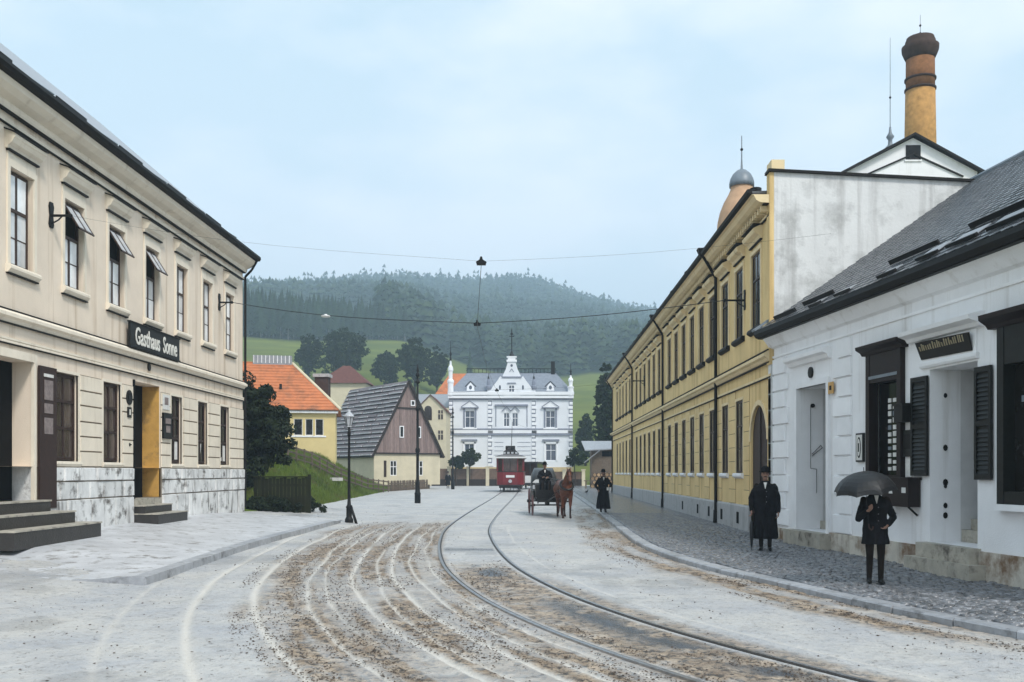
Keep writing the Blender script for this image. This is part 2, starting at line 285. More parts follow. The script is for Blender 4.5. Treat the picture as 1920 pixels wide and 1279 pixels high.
# ================================================================== THE SETTING
def gz(Y): Y = np.asarray(Y, dtype=float); return -.0085 * np.clip(24 - Y, 0, 30) + .0025 * np.clip(Y - 24, 0, 110)
def base_z(X, Y): return gz(Y) + .07 * np.clip(-6.5 - np.asarray(X, dtype=float), 0, 4.8) * (1 - sstep(38, 60, Y))
def catmull(pts, n=24):
    pts = [np.array(p, float) for p in pts]; pts = [2*pts[0]-pts[1]] + pts + [2*pts[-1]-pts[-2]]; o_ = []
    for i in range(1, len(pts) - 2):
        p0, p1, p2, p3 = pts[i-1:i+3]
        for k in range(n):
            t = k / n; o_.append(.5 * ((2*p1) + (-p0+p2)*t + (2*p0-5*p1+4*p2-p3)*t*t + (-p0+3*p1-3*p2+p3)*t**3))
    o_.append(pts[-2]); return np.array(o_)
TRACK = catmull([(5.2, 4.6), (3.25, 7.2), (1.8, 9.7), (.65, 12.2), (-.35, 15.3), (-1.2, 19.5), (-1.85, 25.5), (-2.2, 32), (-2.27, 44), (-2.2, 60), (-2.15, 84), (-1.75, 93), (-.3, 100), (3.5, 104.5), (10, 106)])
TAN = np.gradient(TRACK, axis=0); TAN /= np.linalg.norm(TAN, axis=1)[:, None]; NRM = np.stack([TAN[:, 1], -TAN[:, 0]], 1)   # to the right when walking away
def track_off(X, Y):                                                    # signed distance from the track's centre line, + to its right
    X = X.ravel(); Y = Y.ravel(); o_ = np.empty(len(X)); s_ = np.empty(len(X))
    for a in range(0, len(X), 20000):
        d = (X[a:a+20000, None] - TRACK[None, :, 0])**2 + (Y[a:a+20000, None] - TRACK[None, :, 1])**2; i = d.argmin(1)
        dx, dy = X[a:a+20000] - TRACK[i, 0], Y[a:a+20000] - TRACK[i, 1]
        o_[a:a+20000] = dx * NRM[i, 0] + dy * NRM[i, 1]; s_[a:a+20000] = i
    return o_, s_
KERB = catmull([(7.6, 6.4), (6.4, 9), (5.45, 11.2), (4.75, 13), (4.0, 15.6), (3.25, 18.2), (2.72, 21.2), (2.5, 25), (2.6, 35), (2.7, 45), (2.75, 60), (2.78, 76)], 16)
def kerb_x(Y): return np.interp(Y, KERB[:, 1], KERB[:, 0])
def facade_x(Y): return np.where(np.asarray(Y) > 24.8, 6.1, 6.14 + .136 * (24.8 - np.asarray(Y)))

def road_material():
    m = bpy.data.materials.new('muddy_wet_road'); m.use_nodes = True; nt = m.node_tree; N, L = nt.nodes, nt.links; b = N['Principled BSDF']
    g = N.new('ShaderNodeNewGeometry').outputs['Position']
    def at(n): a = N.new('ShaderNodeAttribute'); a.attribute_name = n; return a.outputs['Fac']
    def noise(s, d=6, r=.6, st=None):
        n = N.new('ShaderNodeTexNoise'); n.inputs['Scale'].default_value = s; n.inputs['Detail'].default_value = d; n.inputs['Roughness'].default_value = r
        if st: mp = N.new('ShaderNodeMapping'); mp.inputs['Scale'].default_value = st; L.new(g, mp.inputs[0]); L.new(mp.outputs[0], n.inputs['Vector'])
        else: L.new(g, n.inputs['Vector'])
        return n.outputs[0]
    def rng_(src, lo, hi, a=0., b_=1.):
        r = N.new('ShaderNodeMapRange'); r.inputs[1].default_value, r.inputs[2].default_value, r.inputs[3].default_value, r.inputs[4].default_value = lo, hi, a, b_; L.new(src, r.inputs[0]); return r.outputs[0]
    def mth(op, a, c):
        x = N.new('ShaderNodeMath'); x.operation = op
        for i, s in enumerate((a, c)):
            if isinstance(s, (int, float)): x.inputs[i].default_value = s
            else: L.new(s, x.inputs[i])
        return x.outputs[0]
    def mix(f, a, c):
        x = N.new('ShaderNodeMixRGB'); L.new(f, x.inputs[0])
        for i, s in ((1, a), (2, c)):
            if isinstance(s, tuple): x.inputs[i].default_value = (*s, 1)
            else: L.new(s, x.inputs[i])
        return x.outputs[0]
    pale = mix(rng_(noise(.7), .35, .65), (0.44, 0.455, 0.48), (0.58, 0.57, 0.545))
    pale = mix(rng_(noise(5.0, 8, .7), .52, .75, 0, .75), pale, (0.25, 0.25, 0.255))
    mudc = mix(rng_(noise(3.0, 7, .7), .35, .65), (0.15, 0.098, 0.058), (0.46, 0.36, 0.26))
    mudc = mix(rng_(noise(9.0, 7, .75), .50, .57), mudc, (0.040, 0.029, 0.020))
    mf = mth('MULTIPLY', at('mud'), rng_(noise(2.2, 7, .65), .12, .50))
    c = mix(mf, pale, mudc)
    dirt = mth('MULTIPLY', rng_(noise(13.0, 7, .78), .57, .63), .8)
    c = mix(dirt, c, (0.085, 0.070, 0.058))
    c = mix(at('rut'), c, (0.66, 0.62, 0.56))
    c = mix(at('wet'), c, (0.075, 0.080, 0.090))
    L.new(c, b.inputs['Base Color'])
    ro = mth('SUBTRACT', rng_(noise(1.3, 5), .35, .65, .42, .62), mth('MULTIPLY', at('wet'), .32))
    ro = mth('SUBTRACT', ro, mth('MULTIPLY', at('rut'), .12)); L.new(ro, b.inputs['Roughness']); b.inputs['Specular IOR Level'].default_value = .45
    bp = N.new('ShaderNodeBump'); bp.inputs['Strength'].default_value = .8; bp.inputs['Distance'].default_value = .035
    L.new(mth('ADD', noise(28.0, 5, .65), mth('MULTIPLY', noise(9.0, 4), .9)), bp.inputs['Height']); L.new(bp.outputs[0], b.inputs['Normal'])
    return m
# ---- road and square, one displaced sheet
ys = [5.0]
while ys[-1] < 124: ys.append(ys[-1] + max(.032, .0046 * ys[-1]))
ys = np.array(ys); nc = 580
xl = np.maximum(-.72 * ys - 4.5, np.interp(ys, [5, 37, 60, 90, 124], [-13, -13, -14.5, -20, -24])); xr = np.where(ys < 76, kerb_x(ys) + .12, np.interp(ys, [76, 90, 124], [2.9, 14, 20]))
t = np.linspace(0, 1, nc); X = xl[:, None] + (xr - xl)[:, None] * t[None, :]; Y = np.repeat(ys[:, None], nc, 1); sh = X.shape
off, sp = track_off(X, Y); off = off.reshape(sh)
n1 = fbm(X * 1.3, Y * 1.3, 3); n2 = fbm(X * 5, Y * 5, 11); n3 = fbm(X * .45, Y * .45, 21)
reach = sstep(5, 9, Y) * (1 - sstep(29, 37, Y + 6 * (n3 - .5)))
mudA = sstep(-4.6, -3.4, off + 1.2 * (n3 - .5)) * (1 - sstep(-.75, -.45, off)) * reach
mudB = (1 - sstep(.5, .66, np.abs(off))) * (1 - sstep(17.5, 21, Y)) * .95
dk = kerb_x(Y) - X
mudC = (1 - sstep(.7, 1.5, dk + 1.4 * (n3 - .5))) * sstep(9, 12, Y) * (1 - sstep(40, 62, Y))
mudD = sstep(.62, .72, off) * (1 - sstep(.9, 1.25, off)) * .8 * (1 - sstep(15, 19, Y))
strk = .52 + .6 * sstep(.36, .62, fbm(off * 4.5 + 40, Y * .30 + .6 * n3, 66, 5))  # brown streaks along the track; ridge shading put into the mud tone
mud = np.clip(np.maximum.reduce([mudA * strk, mudB, mudC * (.35 + .65 * sstep(.3, .6, fbm(dk * 3, Y * .4, 77))), mudD, .16 * np.ones(sh)]), 0, 1)
rut = np.zeros(sh); dz = np.zeros(sh)
mw = fbm(Y * .22, np.zeros(sh) + 3, 41, 3)
for k, (o0, wd, st) in enumerate([(-.98, .026, .8), (-1.30, .03, .9), (-1.74, .042, 1.0), (-2.06, .03, .8), (-2.48, .045, 1.1), (-2.80, .03, .8), (-3.22, .036, .9), (-3.85, .055, 1.1), (-4.75, .06, 1.0), (-5.6, .05, .5), (1.35, .04, .5)]):
    oo = o0 + .42 * (fbm(Y * .11 + 7.3 * k, np.zeros(sh) + k, 51 + k, 3) - .5) + .03 * (vnoise(Y * .6, np.zeros(sh) + k, 70 + k) - .5)
    gsh = np.exp(-((off - oo) / wd)**2) * (1 - sstep(27, 36, Y)) * sstep(.25, .45, vnoise(Y * .25 + k, np.zeros(sh) + 2 * k, 90 + k) + .25)
    rut = np.maximum(rut, gsh * st); dz -= .016 * gsh * st; dz += .010 * np.exp(-((np.abs(off - oo) - 2.1 * wd) / wd)**2) * st * (1 - sstep(27, 36, Y))
wet = np.zeros(sh)
wet = np.maximum(wet, np.exp(-((off - .22) / .25)**2) * sstep(.42, .55, n1) * sstep(8, 9.2, Y) * (1 - sstep(13.0, 15.0, Y)))
wet = np.maximum(wet, np.exp(-((off - .05) / .3)**2) * sstep(.45, .55, n1) * sstep(16, 17, Y) * (1 - sstep(18.5, 20, Y)))
wet = np.maximum(wet, .8 * np.exp(-((Y - 22.6) / .45)**2) * (1 - sstep(.55, .62, np.abs(off))))
wet = np.maximum(wet, .28 * sstep(.60, .70, fbm(X * .8 + 9, Y * .5, 33)) * (1 - mud))
near_rail = sstep(.06, .16, np.abs(np.abs(off) - .675))
dz += (mud * .038 * (n2 - .5) + .012 * (n1 - .5) + mud * .034 * (fbm(X * 11, Y * 11, 61, 3) - .5)) * near_rail
fade = 1 - sstep(45, 70, Y); Z = base_z(X, Y) + dz * fade - .004
rut *= near_rail
road = put('road', npmesh('road', np.stack([X, Y, Z], -1).reshape(-1, 3), grid_faces(*sh), road_material(), True, {'mud': mud.ravel(), 'rut': np.clip(rut, 0, 1).ravel() * .85, 'wet': np.clip(wet, 0, 1).ravel()}))
tag(road, kind='structure')
# ---- clods and pebbles lying on the mud
def scatter_stones(n, ylo, yhi, want, smin, smax, seed):
    r_ = np.random.default_rng(seed); Yc = np.exp(r_.uniform(np.log(ylo), np.log(yhi), n)); Xc = r_.uniform(-.62, .62, n) * Yc
    ok = (Xc < kerb_x(Yc) - .05) & (Xc > -11); Xc, Yc = Xc[ok], Yc[ok]; o_, _ = track_off(Xc, Yc); n_ = fbm(Xc * .45, Yc * .45, 21); q = fbm(o_ * 2.6, Yc * .55, 5)
    a = ((o_ > -4.3) & (o_ < -.8) & (Yc < 34)) | ((np.abs(o_) < .55) & (Yc < 20)) | ((kerb_x(Yc) - Xc < 1.2) & (Yc < 45))
    keep = (r_.random(len(Xc)) < np.where(a, want[0], want[1])) & (r_.random(len(Xc)) < sstep(.40, .62, q)) & (np.abs(np.abs(o_) - .675) > .1)
    Xc, Yc = Xc[keep], Yc[keep]; m_ = len(Xc); s_ = r_.uniform(smin, smax, m_)**1.0 * (.7 + .02 * Yc)
    oct_ = np.array([(1, 0, 0), (0, 1, 0), (-1, 0, 0), (0, -1, 0), (0, 0, 1.0), (0, 0, -.6)]); of = np.array([(0,1,4),(1,2,4),(2,3,4),(3,0,4),(1,0,5),(2,1,5),(3,2,5),(0,3,5)])
    jit = 1 + r_.uniform(-.35, .35, (m_, 6, 3)); ang = r_.uniform(0, 6.28, m_)
    V = oct_[None] * jit * s_[:, None, None] * np.array([1.3, .8, .55]); ca, sa = np.cos(ang)[:, None], np.sin(ang)[:, None]
    V = np.stack([V[..., 0]*ca - V[..., 1]*sa, V[..., 0]*sa + V[..., 1]*ca, V[..., 2]], -1) + np.stack([Xc, Yc, base_z(Xc, Yc) + .004], -1)[:, None]
    return V.reshape(-1, 3), (of[None] + 6 * np.arange(m_)[:, None, None]).reshape(-1, 3)
M['clod'] = mat('wet_mud_clod', (0.085, 0.060, 0.042), .55, .5, 6, .3, 40, .4)
V_, F_ = scatter_stones(90000, 7.5, 46, (1.0, .04), .004, .017, 3)
tag(put('mud_clods', npmesh('mud_clods', V_, F_, M['clod'])), 'small dark clods of mud and gravel strewn over the wet road', 'mud clods', kind='stuff')
# ---- tram track: two grooved rails
trk = thing('tram_track', 'curving pair of iron tram rails sunk in the muddy road', 'tram track', (0, 0, 0))
for sgn in (-1, 1):
    V_ = []; F_ = []
    for j, (a, b_, h_) in enumerate([(.0, .05, .016), (-.035, .0, .006)]):
        mb = MB(); pp = TRACK; o0, o1 = sgn * (.675 + a), sgn * (.675 + b_); vs = []
        for i in range(len(pp)):
            z_ = float(base_z(pp[i, 0], pp[i, 1])) + h_
            A, B = pp[i] + NRM[i] * o0, pp[i] + NRM[i] * o1; vs += [(A[0], A[1], z_), (B[0], B[1], z_), (B[0], B[1], z_ - .05), (A[0], A[1], z_ - .05)]
        mb.add(vs, [(4*i + e, 4*i + (e+1) % 4, 4*i + 4 + (e+1) % 4, 4*i + 4 + e) for i in range(len(pp)-1) for e in range(4)])
        if j == 0: rail = mb.build('rail', M['rail'], trk)
        else: mb.build('groove', M['rail_groove'], rail)
# ---- right-hand pavement: bedding sheet, kerb stones, wet setts
def sheet(name, ys_, fx0, fx1, fz, nx, m_):
    t = np.linspace(0, 1, nx); a, b_ = fx0(ys_), fx1(ys_); X = a[:, None] + (b_ - a)[:, None] * t; Y = np.repeat(ys_[:, None], nx, 1)
    return tag(put(name, npmesh(name, np.stack([X, Y, fz(X, Y)], -1).reshape(-1, 3), grid_faces(*X.shape), m_, True)), kind='structure')
def paving_material():
    m = mat('wet_paving', (0.15, 0.154, 0.163), .24, .3, 3, .5, 28, .5, c2=(0.20, 0.205, 0.215), c2lo=.45, c2hi=.6, c2scale=.8)
    nt = m.node_tree; N, L = nt.nodes, nt.links; b = N['Principled BSDF']; bp = [n for n in N if n.type == 'BUMP'][0]
    v = N.new('ShaderNodeTexVoronoi'); v.inputs['Scale'].default_value = 8.5; v.feature = 'DISTANCE_TO_EDGE'; g = [n for n in N if n.type == 'NEW_GEOMETRY'][0]; L.new(g.outputs['Position'], v.inputs['Vector'])
    r = N.new('ShaderNodeMapRange'); r.inputs[2].default_value = .12; L.new(v.outputs['Distance'], r.inputs[0]); L.new(r.outputs[0], bp.inputs['Height']); bp.inputs['Strength'].default_value = .5
    return m
pv_mat = paving_material()
yy = np.concatenate([np.arange(6.4, 40, .4), np.arange(40, 76.6, 1.0)])
pav = sheet('pavement', yy, lambda y: kerb_x(y) + .24, lambda y: facade_x(y) + .08, lambda X, Y: gz(Y) + .066 + .034 * sstep(27, 39.2, Y), 14, pv_mat)
far_pav = sheet('far_pavement', np.arange(76.4, 112, 2.0), lambda y: np.full_like(y, 3.0), lambda y: np.interp(y, [76, 80, 112], [6.2, 9, 13]), lambda X, Y: gz(Y) + .05, 5, pv_mat)
seg = np.concatenate([[0], np.cumsum(np.linalg.norm(np.diff(KERB, axis=0), axis=1))])
def kerb_pt(s): return np.array([np.interp(s, seg, KERB[:, 0]), np.interp(s, seg, KERB[:, 1])])
s = 0.3
while s < seg[-1] - 1:
    ln = random.uniform(.85, 1.25) * (1 if s < 45 else 3); a, b_ = kerb_pt(s + .012), kerb_pt(s + ln - .012); d = (b_ - a) / np.linalg.norm(b_ - a); n_ = np.array([d[1], -d[0]])
    za, zb = float(gz(a[1])), float(gz(b_[1])); dzr = random.uniform(-.008, .012); io = random.uniform(-.012, .012); c_ = .022
    pts_t = [(a + n_*(io + c_), za), (b_ + n_*(io + c_), zb), (b_ + n_*.25, zb), (a + n_*.25, za)]; pts_m = [(a + n_*io, za), (b_ + n_*io, zb), (b_ + n_*.25, zb), (a + n_*.25, za)]
    mb = MB(); mb.hexa([(p[0], p[1], z_ - .2) for p, z_ in pts_m], [(p[0], p[1], z_ + .092 + dzr - c_) for p, z_ in pts_m]); mb.hexa([(p[0], p[1], z_ + .092 + dzr - c_) for p, z_ in pts_m], [(p[0], p[1], z_ + .092 + dzr) for p, z_ in pts_t])
    mb.build('kerb_stone', M['kerb'], pav); s += ln
ca, sa = math.cos(R(38)), math.sin(R(38)); pts = []
for i in range(-330, 331):
    for j in range(-330, 331):
        px, py = (i + (.5 if j % 2 else 0)) * .130, j * .124
        x, y = 5 + px * ca - py * sa, 23 + px * sa + py * ca
        if 8 < y < 39.4: pts.append((x, y))
pts = np.array(pts); ok = (pts[:, 0] > kerb_x(pts[:, 1]) + .30) & (pts[:, 0] < facade_x(pts[:, 1]) + .02); pts = pts[ok]
vis = np.abs(pts[:, 0] / pts[:, 1] * FP + VX - 960) < 965; order = np.argsort(np.where(vis, pts[:, 1], 1e3)); pts = pts[order]
sv = np.array([(-1,-1,0),(1,-1,0),(1,1,0),(-1,1,0),(-1,-1,.75),(1,-1,.75),(1,1,.75),(-1,1,.75),(-.72,-.72,1),(.72,-.72,1),(.72,.72,1),(-.72,.72,1)]); sf = [(0,1,5,4),(1,2,6,5),(2,3,7,6),(3,0,4,7),(4,5,9,8),(5,6,10,9),(6,7,11,10),(7,4,8,11),(8,9,10,11)]
protos = []
for k in range(6):
    r_ = np.random.default_rng(k); v = sv * np.array([.058, .055, .055]); v[:, :2] *= 1 + r_.uniform(-.12, .06, (12, 2)); v[8:, 2] += r_.uniform(-.006, .004, 4)
    protos.append((v, npmesh('sett', v, sf, M['sett'])))
V_, F_ = [], []; sfa = np.array(sf)
for i, (x, y) in enumerate(pts):
    fl = 1 - .8 * float(sstep(18, 38, y)); z = float(gz(y)) + .052 + random.gauss(0, .007) * fl; a = R(38) + random.gauss(0, .07); v, me = protos[i % 6]
    if i < 300: put('sett', me, pav, (x, y, z), (random.gauss(0, .08), random.gauss(0, .08), a))
    else:
        c_, s_ = math.cos(a), math.sin(a); q = v.copy(); q[:, 2] += q[:, 0] * random.gauss(0, .09) * fl + q[:, 1] * random.gauss(0, .09) * fl
        V_.append(np.stack([q[:, 0]*c_ - q[:, 1]*s_ + x, q[:, 0]*s_ + q[:, 1]*c_ + y, q[:, 2] + z], -1)); F_.append(sfa + 12 * len(F_))
tag(put('setts', npmesh('setts', np.concatenate(V_), np.concatenate(F_), M['sett']), pav), kind='stuff')
# ---- left-hand pavement with its kerb
def left_off(X, Y): return (.125 * np.clip(1 - (-6.7 - X) / .8 * np.clip((19 - Y) / 3.0, 0, 1), 0, 1) - .006) * (1 - .92 * sstep(31.5, 35, Y)) - .02 * sstep(34.6, 35.4, Y)
LP = mat('pale_trodden_gravel', (0.49, 0.495, 0.51), .5, .2, 1.2, .6, 24, .4, c2=(0.22, 0.21, 0.20), c2lo=.54, c2hi=.66, c2scale=3.2)
kl = lambda y: np.interp(y, [15.9, 21.9, 35.6], [-6.45, -6.72, -6.82])
lpav = sheet('left_pavement', np.arange(15.92, 35.7, .15), lambda y: np.full_like(y, -11.05), lambda y: kl(y) - .22, lambda X, Y: base_z(X, Y) + left_off(X, Y) + .01 * (fbm(X, Y, 8) - .5), 32, LP)
for i in range(5):
    xa, xb2 = -6.5 - i * .24, -6.5 - (i + 1) * .24; q = [(xb2, 15.90), (xa, 15.90), (xa, 16.06), (xb2, 16.06)]; top = [float(base_z(x, y) + left_off(np.array(x), np.array(y))) + .012 for x, y in q]
    MB().hexa([(x, y, -.25) for x, y in q], [(x, y, top[k]) for k, (x, y) in enumerate(q)]).build('kerb_end_stone', M['kerb'], lpav)
y0 = 15.9
while y0 < 33.3:
    y1 = y0 + random.uniform(.9, 1.3); A, B = (float(kl(y0 + .01)), y0 + .01), (float(kl(y1 - .01)), y1 - .01); q = [(A[0] - .24, A[1]), (A[0], A[1]), (B[0], B[1]), (B[0] - .24, B[1])]
    top = [float(base_z(x, y) + left_off(np.array(x), np.array(y))) + .014 for x, y in q]
    MB().hexa([(x, y, -.2) for x, y in q], [(x - (.012 if i in (1, 2) else 0), y, top[i]) for i, (x, y) in enumerate(q)]).build('kerb_stone', M['kerb'], lpav); y0 = y1
# ---- flat ground sheet and the wooded hill behind the town
GR = mat('meadow_grass', (0.13, 0.17, 0.045), .85, .35, .04, .3, .6, .1, c2=(0.075, 0.115, 0.028), c2lo=.45, c2hi=.62, c2scale=.03)
mb = MB(); mb.poly([(-1800, -60, -.5), (1800, -60, -.5), (1800, 119, -.5), (-1800, 119, -.5)]); tag(mb.build('ground', GR), kind='structure')
HYN = np.log([112, 124, 160, 230, 350, 500, 750, 1200, 1700]); HU = [-2200, -700, -545, -250, -120, 0, 100, 300, 800, 2200]
HV = np.array([[889.5, 889.5, 889.5, 889.5, 889.5, 889.5, 889.5, 889.5, 889.5, 889.5],
    [907] * 10, [840, 815, 810, 815, 850, 862, 862, 862, 870, 880], [780, 700, 692, 705, 762, 785, 782, 790, 810, 860], [740, 632, 628, 650, 700, 722, 712, 730, 770, 840],
    [700, 600, 597, 610, 662, 680, 672, 690, 740, 820], [680, 582, 578, 585, 608, 624, 634, 655, 710, 800], [660, 575, 562, 546, 550, 552, 580, 622, 690, 780], [690, 600, 590, 575, 580, 585, 610, 650, 720, 800]], float)
RID_U = [-2200, -1100, -700, -545, -485, -405, -305, -215, -125, -45, 5, 95, 195, 400, 800, 2200]; RID_V = [700, 640, 582, 568, 562, 557, 547, 545, 552, 545, 553, 578, 600, 640, 700, 780]
def hill_z(X, Y):
    X = np.asarray(X, float); Y = np.asarray(Y, float); u = X / Y * FP; l = np.log(np.clip(Y, 112, 1700)); rows = np.stack([np.interp(u, HU, HV[k]) for k in range(9)], 0); rows[7] = np.interp(u, RID_U, RID_V)
    k = np.clip(np.searchsorted(HYN, l) - 1, 0, 7); f = (l - HYN[k]) / (HYN[k+1] - HYN[k]); ii = np.indices(l.shape)
    v = rows[(k, *ii)] * (1 - f) + rows[(k+1, *ii)] * f
    z = CH + (HY - v) / FP * Y; z = np.where(Y < 124, -.55 + (z + .55) * sstep(112, 124, Y), z)
    return z + (fbm(X * .012, Y * .012, 5) - .5) * 14 * sstep(250, 600, Y)
hy = np.exp(np.linspace(np.log(112), np.log(1700), 130)); hu = np.linspace(-1, 1, 181); hu = np.sign(hu) * np.abs(hu)**1.6 * 2000 / FP
Xh = hy[:, None] * hu[None]; Yh = np.repeat(hy[:, None], 181, 1)
def front(u): return np.interp(u, [-900, -545, -440, -360, -260, -150, 0, 200, 700], [340, 345, 350, 372, 395, 400, 385, 400, 420])     # where the wood begins
fo = sstep(-8, 12, Yh - front(Xh / Yh * FP))
HM = mat('hill_meadow', (0.125, 0.145, 0.024), .9, .35, .05, .3, .6, .1, c2=(0.075, 0.10, 0.016), c2lo=.45, c2hi=.62, c2scale=.03)
nt = HM.node_tree; a_ = nt.nodes.new('ShaderNodeAttribute'); a_.attribute_name = 'wood'; x_ = nt.nodes.new('ShaderNodeMixRGB'); b_ = nt.nodes['Principled BSDF']; src = b_.inputs['Base Color'].links[0].from_socket
nt.links.new(a_.outputs['Fac'], x_.inputs[0]); nt.links.new(src, x_.inputs[1]); x_.inputs[2].default_value = (0.012, 0.020, 0.010, 1); nt.links.new(x_.outputs[0], b_.inputs['Base Color'])
tag(put('hill', npmesh('hill', np.stack([Xh, Yh, hill_z(Xh, Yh)], -1).reshape(-1, 3), grid_faces(*Xh.shape), HM, True, {'wood': fo.ravel()})), kind='structure')
# ---- grass bank beside the inn
def bank_edge(Y): return np.interp(Y, [35.5, 37.5, 39.5, 48, 58, 87, 116], [-10.9, -10.3, -9.4, -10.6, -11.8, -13.2, -14])
def bank_h(Y): return np.interp(Y, [35, 40, 48, 60, 75, 92, 116], [.3, .8, 2.0, 3.2, 2.9, 1.2, .4])
def bank_z(X, Y): d = bank_edge(Y) - X; return base_z(np.maximum(X, -11.3), Y) + .03 + bank_h(Y) * sstep(0, 4.5, d) - .12 * (1 - sstep(0, .35, d)) + .10 * sstep(0, 1, d) * (fbm(X * .8, Y * .8, 17) - .5)
by = np.arange(35.6, 116, .6); bt = np.linspace(0, 1, 60)**1.7; Xb = bank_edge(by)[:, None] - 40 * bt[None]; Yb = np.repeat(by[:, None], 60, 1)
BM = mat('lush_turf', (0.085, 0.125, 0.018), .85, .45, .8, .5, 20, .15, c2=(0.018, 0.030, 0.007), c2lo=.42, c2hi=.56, c2scale=.55)
tag(put('grass_bank', npmesh('grass_bank', np.stack([Xb, Yb, bank_z(Xb, Yb)], -1).reshape(-1, 3), grid_faces(*Xb.shape), BM, True)), kind='structure')
n = 60000; Yg = 37.5 + 54 * rng.random(n)**1.5; Xg = bank_edge(Yg) - .05 - 6.5 * rng.random(n)**1.2; hg = rng.uniform(.06, .32, n) * (.6 + fbm(Xg, Yg, 3)); ag = rng.uniform(0, 3.14, n); lx, ly = rng.normal(0, .07, n), rng.normal(0, .07, n); zg = bank_z(Xg, Yg); wg = rng.uniform(.012, .03, n)
V_ = np.stack([np.stack([Xg - wg*np.cos(ag), Yg - wg*np.sin(ag), zg - .02], -1), np.stack([Xg + wg*np.cos(ag), Yg + wg*np.sin(ag), zg - .02], -1), np.stack([Xg + lx, Yg + ly, zg + hg], -1)], 1)
tag(put('grass', npmesh('grass', V_.reshape(-1, 3), np.arange(3 * n).reshape(-1, 3), M['grass'])), 'tufts of bright green grass on the bank beside the inn', 'grass', kind='stuff')

# ================================================================== VEGETATION
def conifer_arrays(seed, h=18.0, r=3.0, tiers=11, seg=9, z0=.10):
    r_ = np.random.default_rng(seed); V = []; F = []
    for k in range(tiers):
        f = k / (tiers - 1); zt = h * (z0 + (1 - z0) * (f * .93 + .07)); rr = r * (1 - f)**.85 * r_.uniform(.85, 1.12) + .12; zb = zt - h * .075 - rr * .42; b = len(V); V.append((r_.normal(0, .05), r_.normal(0, .05), zt + h * .035)); a0 = r_.uniform(0, 6.28)
        for i in range(2 * seg):
            q = rr * (r_.uniform(.78, 1.2) if i % 2 == 0 else r_.uniform(.42, .6)); a = a0 + math.pi * i / seg; V.append((q * math.cos(a), q * math.sin(a), zb + (0 if i % 2 == 0 else .28 * rr) + r_.normal(0, .05 * rr)))
        F += [(b, b + 1 + i, b + 1 + (i + 1) % (2 * seg)) for i in range(2 * seg)]
    return np.array(V), np.array(F)
# far forest: one mass
nF = 16000; Yf = np.sqrt(rng.uniform(400**2, 1290**2, nF)); uf = rng.uniform(-700, 760, nF); Xf = uf / FP * Yf; ok = (Yf > front(uf) + 14) & ((uf > -300) | (Yf > 620)); Xf, Yf = Xf[ok], Yf[ok]; zf = hill_z(Xf, Yf); cp = [conifer_arrays(60 + k, 1.0, .145, 6, 4, .05) for k in range(5)]
V_, F_ = [], []; nb = 0
for k in range(5):
    idx = np.arange(k, len(Xf), 5); v, f = cp[k]; hh = rng.uniform(9, 23, len(idx)) * np.where((rng.random(len(idx)) < .08) & (Yf[idx] > 800), 1.3, 1); ww = rng.uniform(.9, 1.3, len(idx)) * 17; a = rng.uniform(0, 6.28, len(idx)); ca, sa = np.cos(a)[:, None], np.sin(a)[:, None]
    q = np.stack([(v[None, :, 0]*ca - v[None, :, 1]*sa) * ww[:, None] + Xf[idx][:, None], (v[None, :, 0]*sa + v[None, :, 1]*ca) * ww[:, None] + Yf[idx][:, None], v[None, :, 2] * hh[:, None] + zf[idx][:, None] - .5], -1)
    V_.append(q.reshape(-1, 3)); F_.append((f[None] + (nb + len(v) * np.arange(len(idx)))[:, None, None]).reshape(-1, 3)); nb += q.shape[0] * q.shape[1]
NF = mat('far_spruce_needles', (0.022, 0.038, 0.022), .9, .6, .06, 0, 1, .1, c2=(0.050, 0.072, 0.032), c2lo=.50, c2hi=.60, c2scale=.022)
tag(put('forest', npmesh('forest', np.concatenate(V_), np.concatenate(F_), NF)), 'hazy spruce forest covering the hill behind the white villa', 'forest', kind='stuff')
# spruces at the edge of the meadow, one by one
cm = []
for k in range(5):
    v, f = conifer_arrays(80 + k, 18.5, 3.0 + .25 * (k % 3), 12, 8, .16 if k < 3 else .30); tm = MB().tube((0, 0, -1.5), (0, 0, 13), .26, .08, 6)
    cm.append((npmesh('spruce_crown', v, f, M['needle']), tm.mesh('spruce_trunk', M['bark_pale'])))
cnt = 0; tries = 0; placed = []
while cnt < 190 and tries < 9000:
    tries += 1; u = random.uniform(-575, -245); fr = float(front(u)); dep = np.interp(u, [-575, -480, -400, -330, -245], [95, 70, 52, 40, 20]); Yt = fr + 3 + dep * random.random()**1.3; Xt = u / FP * Yt
    if any((Xt - a)**2 + (Yt - b_)**2 < 3.4**2 for a, b_ in placed): continue
    placed.append((Xt, Yt)); zt = float(hill_z(Xt, Yt)); k = random.randrange(5); s_ = random.uniform(.78, 1.12) * float(np.interp(u, [-575, -470, -380, -245], [.92, .90, .86, .86]))
    tr = thing('spruce_tree', 'dark spruce in the stand along the upper edge of the green meadow', 'spruce', (Xt, Yt, zt), random.uniform(0, 6.28), 'spruces along the meadow edge'); tr.scale = (s_ * random.uniform(.9, 1.15), s_ * random.uniform(.9, 1.15), s_)
    put('crown', cm[k][0], tr); put('trunk', cm[k][1], tr); cnt += 1
